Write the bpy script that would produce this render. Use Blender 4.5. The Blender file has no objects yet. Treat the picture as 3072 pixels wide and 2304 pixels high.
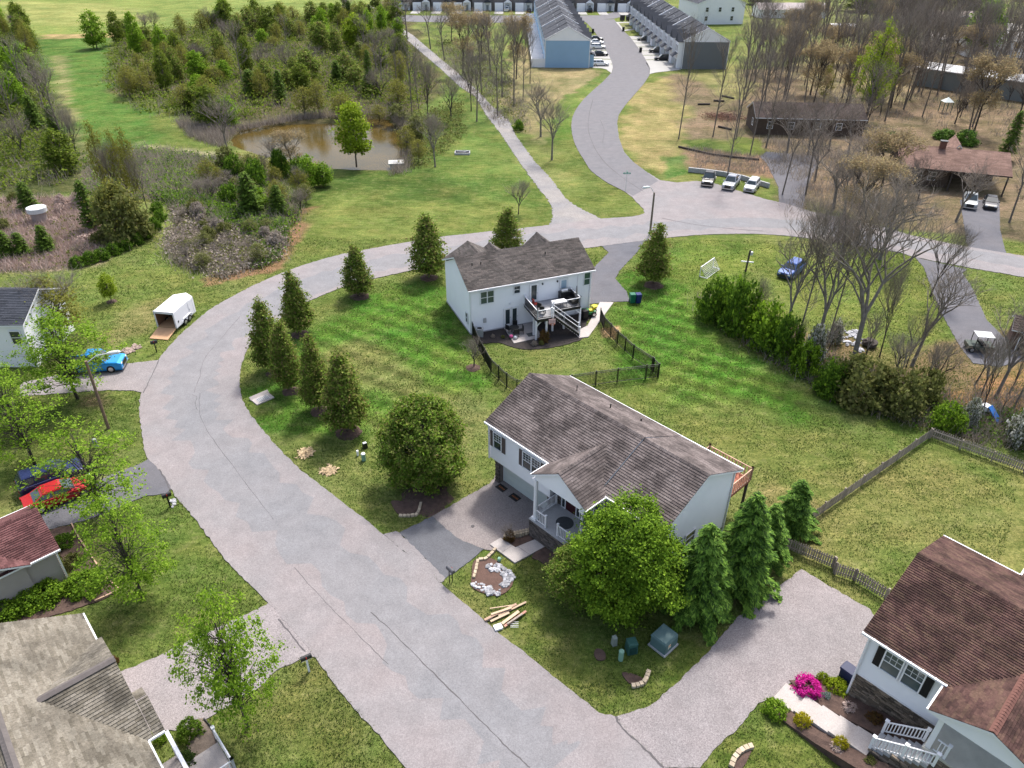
import bpy, math, random
import numpy as np
from mathutils import Vector, Matrix
random.seed(7); RS = np.random.RandomState(11)
R = math.radians
scene = bpy.context.scene
COL = scene.collection

# ------------------------------------------------------------------ camera, sky, sun, exposure
CAM_H = 37.0; FPX = 2200.0; PITCH = R(33.1); ROLL = R(.35)
cr, sr = math.cos(ROLL), math.sin(ROLL)
right0 = Vector((1, 0, 0)); up0 = Vector((0, math.sin(PITCH), math.cos(PITCH)))
fwd = Vector((0, math.cos(PITCH), -math.sin(PITCH)))
cx_ = right0 * cr + up0 * sr; cy_ = up0 * cr - right0 * sr; cz_ = -fwd
camd = bpy.data.cameras.new('camera'); cam = bpy.data.objects.new('camera', camd); COL.objects.link(cam)
cam.matrix_world = Matrix(((cx_.x, cy_.x, cz_.x, 0), (cx_.y, cy_.y, cz_.y, 0), (cx_.z, cy_.z, cz_.z, CAM_H), (0, 0, 0, 1)))
camd.sensor_fit = 'HORIZONTAL'; camd.sensor_width = 36.0; camd.lens = FPX / 3072 * 36.0
camd.clip_start = 1.0; camd.clip_end = 5000
scene.camera = cam

SUN_AZ = R(22)      # from +Y towards +X
SUN_EL = R(57)
world = bpy.data.worlds.new('World'); scene.world = world; world.use_nodes = True
wn = world.node_tree; bg = wn.nodes['Background']
sky = wn.nodes.new('ShaderNodeTexSky'); sky.sky_type = 'NISHITA'; sky.sun_disc = False
sky.sun_elevation = SUN_EL; sky.sun_rotation = SUN_AZ
sky.air_density = 1.0; sky.dust_density = 4.0; sky.ozone_density = 1.0
hz_ = wn.nodes.new('ShaderNodeHueSaturation'); hz_.inputs['Saturation'].default_value = .8      # thin high cloud whitens the sky
wn.links.new(sky.outputs[0], hz_.inputs['Color']); wn.links.new(hz_.outputs[0], bg.inputs[0]); bg.inputs[1].default_value = 0.15
sund = bpy.data.lights.new('sun', 'SUN'); sund.energy = 2.4; sund.angle = R(6); sund.color = (1, .965, .91)
sun = bpy.data.objects.new('sun', sund); COL.objects.link(sun)
sd = Vector((math.sin(SUN_AZ) * math.cos(SUN_EL), math.cos(SUN_AZ) * math.cos(SUN_EL), math.sin(SUN_EL)))
sun.rotation_euler = sd.to_track_quat('Z', 'Y').to_euler(); sun.location = sd * 300
scene.view_settings.view_transform = 'Standard'; scene.view_settings.look = 'None'
scene.view_settings.gamma = 1; scene.view_settings.exposure = 1.0
scene.view_settings.use_curve_mapping = False
scene.cycles.max_bounces = 5; scene.cycles.diffuse_bounces = 2; scene.cycles.glossy_bounces = 2
scene.cycles.transmission_bounces = 2; scene.cycles.transparent_max_bounces = 4
scene.cycles.caustics_reflective = False; scene.cycles.caustics_refractive = False

# ------------------------------------------------------------------ surveying helpers: a sight line from the camera meets the ground
def at(u, v, z=0.0):
    a, b = u - 1536, v - 1152
    U = (cr * a + sr * b) / FPX; V = (-sr * a + cr * b) / FPX
    d = (U, math.cos(PITCH) - V * math.sin(PITCH), -math.sin(PITCH) - V * math.cos(PITCH))
    k = (CAM_H - z) / -d[2]
    return Vector((d[0] * k, d[1] * k, z))
OVS = 3072 / 2212
def ov(x, y, z=0.0): return at(x * OVS, y * OVS, z)
TS = 0.36166
def tl(ox, oy, s=TS): return lambda x, y, z=0.0: at(ox + x * s, oy + y * s, z)
tB, tC, tD = tl(750, 0), tl(1500, 0), tl(2272, 0)
tE, tF, tG, tH = tl(0, 580), tl(750, 580), tl(1500, 580), tl(2272, 580)
tI, tJ, tK, tL = tl(0, 1140), tl(750, 1140), tl(1400, 1080, .40687), tl(2272, 1140)
tM, tN, tO, tQ = tl(0, 1704), tl(750, 1704), tl(1500, 1704), tl(2272, 1704)
def depth(p): return p[1] * math.cos(PITCH) + (CAM_H - p[2]) * math.sin(PITCH)
def pix(p):
    x, y, z = p[0], p[1], p[2] - CAM_H
    zc = y * math.cos(PITCH) - z * math.sin(PITCH); yc = -(y * math.sin(PITCH) + z * math.cos(PITCH))
    u, v = FPX * x / zc, FPX * yc / zc
    return 1536 + cr * u - sr * v, 1152 + sr * u + cr * v
def tallness(base, top_v):      # height of an upright thing at base whose top shows at picture row top_v
    lo, hi = 0.0, 34.0
    for _ in range(30):
        m = (lo + hi) / 2
        if pix((base[0], base[1], m))[1] > top_v: lo = m
        else: hi = m
    return lo

# ------------------------------------------------------------------ materials
def newmat(name):
    m = bpy.data.materials.new(name); m.use_nodes = True
    nt = m.node_tree; b = nt.nodes['Principled BSDF']
    b.inputs['Specular IOR Level'].default_value = .25
    return m, nt, b
def lk(nt, a, b): nt.links.new(a, b)
def noise(nt, co, scale, detail=4, rough=.6):
    n = nt.nodes.new('ShaderNodeTexNoise'); n.inputs['Scale'].default_value = scale
    n.inputs['Detail'].default_value = detail; n.inputs['Roughness'].default_value = rough
    if co is not None: lk(nt, co, n.inputs['Vector'])
    return n.outputs['Fac']
def ramp(nt, fac, stops):
    r = nt.nodes.new('ShaderNodeValToRGB'); e = r.color_ramp.elements
    while len(e) < len(stops): e.new(.5)
    for i, (p, c) in enumerate(stops):
        e[i].position = p; e[i].color = tuple(c) + (1,) if len(c) == 3 else c
    lk(nt, fac, r.inputs[0]); return r.outputs[0]
def mixc(nt, fac, a, b, mode='MIX'):
    m = nt.nodes.new('ShaderNodeMix'); m.data_type = 'RGBA'; m.blend_type = mode; m.clamp_result = False
    for s, v in ((m.inputs['Factor'], fac), (m.inputs[6], a), (m.inputs[7], b)):
        if hasattr(v, 'default_value'): lk(nt, v, s)
        elif isinstance(v, (int, float)): s.default_value = v
        else: s.default_value = (v[0], v[1], v[2], 1)
    return m.outputs[2]
def math_(nt, op, a, b=None, c=None):
    m = nt.nodes.new('ShaderNodeMath'); m.operation = op
    for i, v in enumerate((a, b, c)):
        if v is None: continue
        if hasattr(v, 'default_value'): lk(nt, v, m.inputs[i])
        else: m.inputs[i].default_value = v
    return m.outputs[0]
def pos(nt):
    g = nt.nodes.new('ShaderNodeNewGeometry'); return g.outputs['Position'], g
def scaled(nt, v, s):
    m = nt.nodes.new('ShaderNodeMapping'); m.inputs['Scale'].default_value = s; lk(nt, v, m.inputs[0]); return m.outputs[0]
def bump(nt, b, h, strength, dist=.02):
    n = nt.nodes.new('ShaderNodeBump'); n.inputs['Strength'].default_value = strength; n.inputs['Distance'].default_value = dist
    lk(nt, h, n.inputs['Height']); lk(nt, n.outputs[0], b.inputs['Normal'])
MC = {}
def mat(name, col, rough=.7, var=.12, scale=2.5, bmp=0, metal=0, island=0, spec=None, fine=0, col2=None):
    """plain surface: colour with uneven wear, optional second tone, optional per-piece variation"""
    if name in MC: return MC[name]
    m, nt, b = newmat(name); p, g = pos(nt)
    n1 = noise(nt, p, scale, 5)
    c2 = col2 or tuple(c * .7 for c in col)
    f = ramp(nt, n1, [(.3, (0, 0, 0)), (.7, (1, 1, 1))])
    c = mixc(nt, math_(nt, 'MULTIPLY', f, min(1, var * 2.5)), col, c2)
    if fine:
        n2 = noise(nt, p, fine, 3, .8)
        c = mixc(nt, 1.0, c, ramp(nt, n2, [(.3, (.72,) * 3), (.7, (1.28,) * 3)]), 'MULTIPLY')
    if island:
        oi = nt.nodes.new('ShaderNodeObjectInfo')
        r = math_(nt, 'FRACT', math_(nt, 'ADD', g.outputs['Random Per Island'], oi.outputs['Random']))
        k = math_(nt, 'MULTIPLY_ADD', r, island * 2, 1 - island)
        cc = nt.nodes.new('ShaderNodeCombineXYZ')
        for i in range(3): lk(nt, k, cc.inputs[i])
        c = mixc(nt, 1.0, c, cc.outputs[0], 'MULTIPLY')
    lk(nt, c, b.inputs['Base Color']); b.inputs['Roughness'].default_value = rough; b.inputs['Metallic'].default_value = metal
    if spec is not None: b.inputs['Specular IOR Level'].default_value = spec
    if bmp: bump(nt, b, noise(nt, p, max(fine, 12), 4), bmp)
    MC[name] = m; return m
def leafmat(name, cols, rough=.75, trans=.45):
    """foliage: every leaf takes its own tone between the given colours; a little light passes through"""
    m, nt, b = newmat(name); p, g = pos(nt)
    n = noise(nt, p, .9, 3)
    r = math_(nt, 'ADD', math_(nt, 'MULTIPLY', g.outputs['Random Per Island'], .62), math_(nt, 'MULTIPLY', n, .45))
    st = [(i / (len(cols) - 1) * .8 + .12, c) for i, c in enumerate(cols)]
    c = ramp(nt, r, st); lk(nt, c, b.inputs['Base Color']); b.inputs['Roughness'].default_value = rough
    b.inputs['Specular IOR Level'].default_value = .15
    t = nt.nodes.new('ShaderNodeBsdfTranslucent'); lk(nt, c, t.inputs[0])
    mx = nt.nodes.new('ShaderNodeMixShader'); mx.inputs[0].default_value = trans
    lk(nt, b.outputs[0], mx.inputs[1]); lk(nt, t.outputs[0], mx.inputs[2])
    lk(nt, mx.outputs[0], nt.nodes['Material Output'].inputs[0]); return m

def shinglemat(name, a, bcol, c3, blotch, bscale=1.2):
    m, nt, b = newmat(name); p, g = pos(nt)
    oi = nt.nodes.new('ShaderNodeObjectInfo')
    r = math_(nt, 'FRACT', math_(nt, 'ADD', g.outputs['Random Per Island'], oi.outputs['Random']))
    c = ramp(nt, r, [(.0, a), (.45, bcol), (1, c3)])
    n = noise(nt, p, bscale, 4, .65)
    c = mixc(nt, 1.0, c, ramp(nt, n, [(.40, (blotch,) * 3), (.58, (1.06,) * 3)]), 'MULTIPLY')
    n2 = noise(nt, p, 9, 5, .8)
    c = mixc(nt, 1.0, c, ramp(nt, n2, [(.35, (.66,) * 3), (.68, (1.3,) * 3)]), 'MULTIPLY')
    lk(nt, c, b.inputs['Base Color']); b.inputs['Roughness'].default_value = .95
    bump(nt, b, noise(nt, p, 30, 3), .5, .01); return m

def roadmat(name, col, warm, cool, speck=.25, patch=.5):
    m, nt, b = newmat(name); p, g = pos(nt)
    f = noise(nt, p, .16, 4, .55)
    c = mixc(nt, math_(nt, 'MULTIPLY', ramp(nt, f, [(.35, (0, 0, 0)), (.65, (1, 1, 1))]), patch), warm, cool)
    c = mixc(nt, .45, c, col)
    f2 = noise(nt, scaled(nt, p, (1, 1, 1)), .7, 6, .7)
    c = mixc(nt, 1.0, c, ramp(nt, f2, [(.3, (.86,) * 3), (.7, (1.1,) * 3)]), 'MULTIPLY')
    f3 = noise(nt, p, 14, 4, .85)
    c = mixc(nt, 1.0, c, ramp(nt, f3, [(.32, (1 - speck,) * 3), (.68, (1 + speck,) * 3)]), 'MULTIPLY')
    lk(nt, c, b.inputs['Base Color']); b.inputs['Roughness'].default_value = .93; b.inputs['Specular IOR Level'].default_value = .2
    bump(nt, b, f3, .25, .01); return m

M_road = roadmat('road_asphalt', (.225, .205, .205), (.245, .212, .212), (.195, .195, .203), .32, .9)
M_roadc = roadmat('centre_lane_asphalt', (.195, .192, .20), (.21, .20, .205), (.175, .178, .19), .3, .9)
M_road2 = roadmat('street_asphalt', (.15, .145, .155), (.155, .148, .155), (.135, .138, .15), .18)
M_drive = roadmat('pale_driveway', (.235, .212, .212), (.265, .23, .23), (.185, .175, .18), .5, .9)
M_drivegar = roadmat('garage_apron', (.215, .19, .185), (.25, .215, .205), (.15, .138, .14), .45, .9)
M_black = roadmat('dark_asphalt', (.115, .118, .13), (.12, .12, .13), (.10, .105, .125), .25)
M_grey = roadmat('grey_asphalt', (.12, .118, .13), (.13, .122, .13), (.095, .10, .118), .25, .9)
M_gravel = roadmat('gravel', (.22, .21, .205), (.27, .245, .225), (.16, .165, .185), .6, .9)
M_conc = mat('concrete', (.42, .38, .36), .85, .15, 1.5, .15, fine=25)
M_concg = mat('grey_concrete', (.42, .42, .43), .85, .25, 1.2, .15, fine=20)
M_pad = mat('white_concrete_pad', (.35, .34, .325), .85, .12, .5)
M_crack = mat('crack_filler', (.10, .092, .095), .9)
M_white = mat('white_paint', (.80, .80, .82), .5, .06)
M_siding = mat('white_siding', (.84, .835, .84), .55, .06, .8)
M_siding2 = mat('bright_siding', (.86, .86, .87), .55, .06, .8)
M_beige = mat('taupe_siding', (.37, .335, .30), .6, .1)
M_blue = mat('blue_siding', (.30, .46, .62), .6, .08, .3)
M_dgrey = mat('charcoal_siding', (.165, .175, .18), .7, .1, .3)
M_glass = mat('window_glass', (.03, .045, .05), .08, .3, 1.5, spec=.8)
M_glassg = mat('green_window_glass', (.05, .085, .085), .08, .3, 1.5, spec=.8)
M_garage = mat('garage_door_paint', (.55, .60, .58), .45, .08)
M_shutbr = mat('brown_shutter', (.12, .095, .09), .6)
M_shutbl = mat('black_shutter', (.018, .018, .018), .5)
M_black_m = mat('black_metal', (.012, .012, .013), .4, spec=.5)
M_rubber = mat('black_rubber', (.02, .02, .02), .8)
M_chrome = mat('bright_metal', (.6, .6, .6), .3, metal=1)
M_bark = mat('brown_bark', (.205, .175, .15), .95, .4, 3, .5, col2=(.12, .10, .085))
M_barkg = mat('grey_bark', (.23, .205, .18), .95, .4, 3, .5, col2=(.13, .11, .095))
M_barkd = mat('dark_bark', (.075, .062, .055), .95, .3, 3, .5)
M_wood_old = mat('weathered_wood', (.31, .265, .225), .9, .3, 4, island=.25, fine=30)
M_wood_new = mat('raw_lumber', (.58, .43, .30), .85, .2, 4, island=.2)
M_wood_deck = mat('stained_deck', (.36, .13, .085), .8, .3, 4, island=.15)
M_wood_rail = mat('tan_wood', (.50, .33, .235), .8, .3, 4, island=.15)
M_ply = mat('plywood', (.56, .34, .19), .75, .25, 1.5)
M_stone = mat('ledge_stone', (.21, .165, .12), .95, .3, 2, .4, island=.62, col2=(.12, .10, .085), fine=20)
M_stoneb = mat('brown_stone', (.13, .11, .10), .95, .3, 2, .4, island=.45, fine=20)
M_block = mat('tan_block', (.50, .41, .30), .95, .3, 4, .3, island=.2)
M_rock = mat('white_rock', (.38, .38, .40), .9, .4, 5, .3, island=.35)
M_mulch = mat('bark_mulch', (.115, .075, .06), 1, .6, 2.5, .8, fine=22, col2=(.06, .04, .034))
M_mulchd = mat('dark_mulch', (.045, .038, .036), 1, .5, 2.5, .8, fine=22)
M_chips = mat('mulch_chips', (.16, .095, .075), 1, .5, 3, island=.6)
M_dirt = mat('bare_dirt', (.38, .25, .16), 1, .4, 1.5, .4, fine=15)
M_green = mat('utility_green', (.035, .10, .085), .55)
M_greenl = mat('transformer_green', (.10, .17, .175), .5, .12)
M_greenp = mat('pale_green_plastic', (.22, .38, .29), .55)
M_pole = mat('pole_wood', (.25, .17, .11), .9, .4, 4, .4, col2=(.14, .10, .075))
M_poleg = mat('grey_pole_wood', (.20, .165, .14), .9, .4, 4)
M_lampm = mat('lamp_grey', (.55, .56, .57), .5)
M_slate = shinglemat('slate_roof', (.038, .042, .052), (.050, .055, .068), (.062, .067, .082), .9, .3)
M_sh_main = shinglemat('taupe_shingles', (.105, .086, .083), (.135, .111, .105), (.17, .143, .136), .52, .6)
M_sh_red = shinglemat('red_brown_shingles', (.062, .032, .029), (.092, .050, .042), (.108, .066, .048), .5, .8)
M_sh_tan = shinglemat('tan_shingles', (.13, .115, .09), (.175, .155, .125), (.215, .195, .16), .68, .5)
M_sh_wh = shinglemat('charcoal_shingles', (.065, .058, .054), (.10, .088, .082), (.135, .115, .105), .75, .6)
M_sh_mar = shinglemat('maroon_shingles', (.085, .036, .036), (.115, .05, .05), (.15, .07, .068), .7, .8)
M_sh_far = shinglemat('brown_roof_shingles', (.20, .125, .10), (.24, .15, .12), (.28, .18, .145), .8, .3)
M_sh_dark = shinglemat('dark_brown_roof', (.055, .04, .036), (.075, .055, .05), (.095, .07, .062), .8, .3)
M_water = None

# ------------------------------------------------------------------ mesh helpers
class MB:
    def __init__(s): s.v = []; s.f = []; s.mi = []; s.mats = []; s.cur = 0
    def m(s, mt):
        if mt not in s.mats: s.mats.append(mt)
        s.cur = s.mats.index(mt); return s
    def add(s, vs, fs):
        n = len(s.v); s.v += [tuple(p) for p in vs]; s.f += [tuple(n + i for i in f) for f in fs]; s.mi += [s.cur] * len(fs); return s
    def box(s, c, d, rz=0, top=1.0):
        x, y, z = d[0] / 2, d[1] / 2, d[2] / 2; ca, sa = math.cos(rz), math.sin(rz); vs = []
        for sz in (-1, 1):
            k = top if sz > 0 else 1
            for a, b in ((-1, -1), (1, -1), (1, 1), (-1, 1)):
                px, py = a * x * k, b * y * k
                vs.append((c[0] + px * ca - py * sa, c[1] + px * sa + py * ca, c[2] + sz * z))
        return s.add(vs, [(3, 2, 1, 0), (4, 5, 6, 7), (0, 1, 5, 4), (1, 2, 6, 5), (2, 3, 7, 6), (3, 0, 4, 7)])
    def b3(s, x0, x1, y0, y1, z0, z1): return s.box(((x0 + x1) / 2, (y0 + y1) / 2, (z0 + z1) / 2), (abs(x1 - x0), abs(y1 - y0), abs(z1 - z0)))
    def bar(s, p, q, w, h=None):          # box beam between two points
        h = h or w; p = Vector(p); q = Vector(q); d = (q - p)
        if d.length < 1e-6: return s
        d.normalize(); up = Vector((0, 0, 1)) if abs(d.z) < .95 else Vector((1, 0, 0))
        a = d.cross(up).normalized() * (w / 2); b = a.normalized().cross(d).normalized() * (h / 2)
        vs = [e + i * a + j * b for e in (p, q) for i, j in ((-1, -1), (1, -1), (1, 1), (-1, 1))]
        return s.add(vs, [(0, 1, 2, 3), (7, 6, 5, 4), (4, 5, 1, 0), (5, 6, 2, 1), (6, 7, 3, 2), (7, 4, 0, 3)])
    def tube(s, pts, rs, n=6, cap=True):
        rings = []
        for i, p in enumerate(pts):
            p = Vector(p); a = Vector(pts[max(i - 1, 0)]); b = Vector(pts[min(i + 1, len(pts) - 1)])
            d = (b - a)
            d = d.normalized() if d.length > 1e-9 else Vector((0, 0, 1))
            up = Vector((1, 0, 0)) if abs(d.x) < .8 else Vector((0, 1, 0))
            e1 = d.cross(up).normalized(); e2 = d.cross(e1)
            r = rs[i] if hasattr(rs, '__len__') else rs
            rings.append([p + (e1 * math.cos(2 * math.pi * k / n) + e2 * math.sin(2 * math.pi * k / n)) * r for k in range(n)])
        vs = [v for r in rings for v in r]; fs = []
        for i in range(len(pts) - 1):
            for k in range(n):
                a, b = i * n + k, i * n + (k + 1) % n
                fs.append((a, b, b + n, a + n))
        if cap: fs += [tuple(range(n))[::-1], tuple((len(pts) - 1) * n + k for k in range(n))]
        return s.add(vs, fs)
    def cyl(s, c, r, h, n=16, r2=None):    # upright, c = base centre
        return s.tube([(c[0], c[1], c[2]), (c[0], c[1], c[2] + h)], [r, r if r2 is None else r2], n)
    def prism(s, poly, z0, z1):
        n = len(poly); vs = [(p[0], p[1], z0) for p in poly] + [(p[0], p[1], z1) for p in poly]
        return s.add(vs, [tuple(range(n))[::-1], tuple(range(n, 2 * n))] + [(i, (i + 1) % n, n + (i + 1) % n, n + i) for i in range(n)])
    def side(s, poly, y0, y1):             # polygon in x,z extruded along y
        n = len(poly); vs = [(p[0], y0, p[1]) for p in poly] + [(p[0], y1, p[1]) for p in poly]
        return s.add(vs, [tuple(range(n)), tuple(range(n, 2 * n))[::-1]] + [(n + i, n + (i + 1) % n, (i + 1) % n, i) for i in range(n)])
    def blob(s, c, r, sq=1.0, seed=0, n=8, jag=.15):
        rr = random.Random(seed); vs = [(c[0], c[1], c[2] - r * sq)]; m = 5
        for i in range(1, m):
            t = math.pi * i / m - math.pi / 2
            for k in range(n):
                a = 2 * math.pi * k / n + i * .3; q = r * (1 + rr.uniform(-jag, jag))
                vs.append((c[0] + q * math.cos(t) * math.cos(a), c[1] + q * math.cos(t) * math.sin(a), c[2] + q * sq * math.sin(t)))
        vs.append((c[0], c[1], c[2] + r * sq)); fs = [(0, 1 + (k + 1) % n, 1 + k) for k in range(n)]
        for i in range(m - 2):
            for k in range(n):
                a = 1 + i * n + k; b = 1 + i * n + (k + 1) % n; fs.append((a, b, b + n, a + n))
        L = len(vs) - 1; base = 1 + (m - 2) * n
        fs += [(base + k, base + (k + 1) % n, L) for k in range(n)]
        return s.add(vs, fs)
    def mesh(s, name, mt=None, smooth=False):
        me = bpy.data.meshes.new(name); me.from_pydata(s.v, [], s.f)
        ms = s.mats or ([mt] if mt else [])
        for q in ms: me.materials.append(q)
        if len(ms) > 1: me.polygons.foreach_set('material_index', s.mi)
        if smooth: me.polygons.foreach_set('use_smooth', [True] * len(s.f))
        me.update(); return me
    def build(s, name, mt=None, parent=None, smooth=False): return put(name, s.mesh(name, mt, smooth), parent)
def put(name, me, parent=None, loc=None, rz=None):
    o = bpy.data.objects.new(name, me); COL.objects.link(o)
    if parent is not None: o.parent = parent
    if loc is not None: o.location = loc
    if rz is not None: o.rotation_euler = (0, 0, rz)
    return o
def tag(o, label=None, cat=None, group=None, kind=None):
    if label: o['label'] = label
    if cat: o['category'] = cat
    if group: o['group'] = group
    if kind: o['kind'] = kind
    return o
def thing(name, label, cat, loc=(0, 0, 0), rz=0, group=None):
    o = bpy.data.objects.new(name, None); COL.objects.link(o); o.location = loc; o.rotation_euler = (0, 0, rz)
    o.empty_display_size = .2
    return tag(o, label, cat, group)
def struct(o): o['kind'] = 'structure'; return o
def smooth_poly(pts, closed=True, sub=4):
    P = [Vector((p[0], p[1], 0)) for p in pts]; n = len(P); out = []
    rng = range(n) if closed else range(n - 1)
    for i in rng:
        a, b, c, d = (P[(i - 1) % n], P[i], P[(i + 1) % n], P[(i + 2) % n]) if closed else (P[max(i - 1, 0)], P[i], P[i + 1], P[min(i + 2, n - 1)])
        for k in range(sub):
            t = k / sub
            out.append(.5 * ((2 * b) + (-a + c) * t + (2 * a - 5 * b + 4 * c - d) * t * t + (-a + 3 * b - 3 * c + d) * t ** 3))
    if not closed: out.append(P[-1])
    return out
PAVES = []
def sheet(name, pts, z, mt, parent=None, jag=0.0, thick=.12):
    """flat slab whose top lies at z, with a slightly ragged edge"""
    P = [Vector((p[0], p[1], 0)) for p in pts]
    if jag:
        Q = []; rr = random.Random(3)
        for i, p in enumerate(P):
            q = P[(i + 1) % len(P)]; d = (q - p); n = max(1, min(90, int(d.length / .28))); nn = Vector((-d.y, d.x, 0))
            nn = nn.normalized() if nn.length > 1e-6 else nn
            for k in range(n): Q.append(p + d * (k / n) + nn * rr.uniform(-jag, jag) * (1 if k else .3))
        P = Q
    ar = sum(P[i].x * P[(i + 1) % len(P)].y - P[(i + 1) % len(P)].x * P[i].y for i in range(len(P)))
    if ar < 0: P.reverse()
    PAVES.append(np.array([(p.x, p.y) for p in P]))
    b = MB(); b.prism([(p.x, p.y) for p in P], z - thick, z)
    return b.build(name, mt, parent)
def strip(name, pts, w, z, mt, parent=None, wob=0):
    b = MB(); rr = random.Random(5); P = [Vector((p[0], p[1], z)) for p in pts]; L = []; 
    for i, p in enumerate(P):
        d = P[min(i + 1, len(P) - 1)] - P[max(i - 1, 0)]; n = Vector((-d.y, d.x, 0)).normalized()
        p = p + n * rr.uniform(-wob, wob); k = w / 2 * (1 + rr.uniform(-.4, .4) * (wob > 0))
        L += [p + n * k, p - n * k]
    b.add(L, [(2 * i, 2 * i + 1, 2 * i + 3, 2 * i + 2) for i in range(len(P) - 1)])
    return b.build(name, mt, parent)
def npmesh(name, V, nper, mt, smooth=False):
    """mesh from an array of separate polygons, nper corners each"""
    n = len(V) // nper; me = bpy.data.meshes.new(name)
    me.vertices.add(len(V)); me.vertices.foreach_set('co', V.astype(np.float32).ravel())
    me.loops.add(len(V)); me.loops.foreach_set('vertex_index', np.arange(len(V), dtype=np.int32))
    me.polygons.add(n); me.polygons.foreach_set('loop_start', np.arange(n, dtype=np.int32) * nper)
    try: me.polygons.foreach_set('loop_total', np.full(n, nper, dtype=np.int32))
    except Exception: pass
    me.materials.append(mt); me.update(calc_edges=True); me.validate(); return me

# ------------------------------------------------------------------ ground
def poly_ov(pts): return np.array([tuple(ov(x, y))[:2] for x, y in pts])
def sdist(X, Y, P):
    """signed distance to a polygon, positive inside"""
    d = np.full(X.shape, 1e9); ins = np.zeros(X.shape, bool); n = len(P)
    for i in range(n):
        x0, y0 = P[i]; x1, y1 = P[(i + 1) % n]; dx, dy = x1 - x0, y1 - y0
        t = np.clip(((X - x0) * dx + (Y - y0) * dy) / (dx * dx + dy * dy + 1e-9), 0, 1)
        d = np.minimum(d, np.hypot(X - x0 - t * dx, Y - y0 - t * dy))
        c = ((y0 > Y) != (y1 > Y)) & (X < (x1 - x0) * (Y - y0) / (y1 - y0 + 1e-12) + x0); ins ^= c
    return np.where(ins, d, -d)
_perm = np.random.RandomState(5).rand(256, 256)
def vnoise(X, Y, s):
    x, y = X / s, Y / s; xi, yi = np.floor(x).astype(int), np.floor(y).astype(int); fx, fy = x - xi, y - yi
    fx, fy = fx * fx * (3 - 2 * fx), fy * fy * (3 - 2 * fy); g = lambda a, b: _perm[a % 256, b % 256]
    return (g(xi, yi) * (1 - fx) + g(xi + 1, yi) * fx) * (1 - fy) + (g(xi, yi + 1) * (1 - fx) + g(xi + 1, yi + 1) * fx) * fy
def fnoise(X, Y, s): return vnoise(X, Y, s) * .5 + vnoise(X + 31, Y - 17, s / 2.1) * .3 + vnoise(X - 57, Y + 91, s / 4.3) * .2

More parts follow.
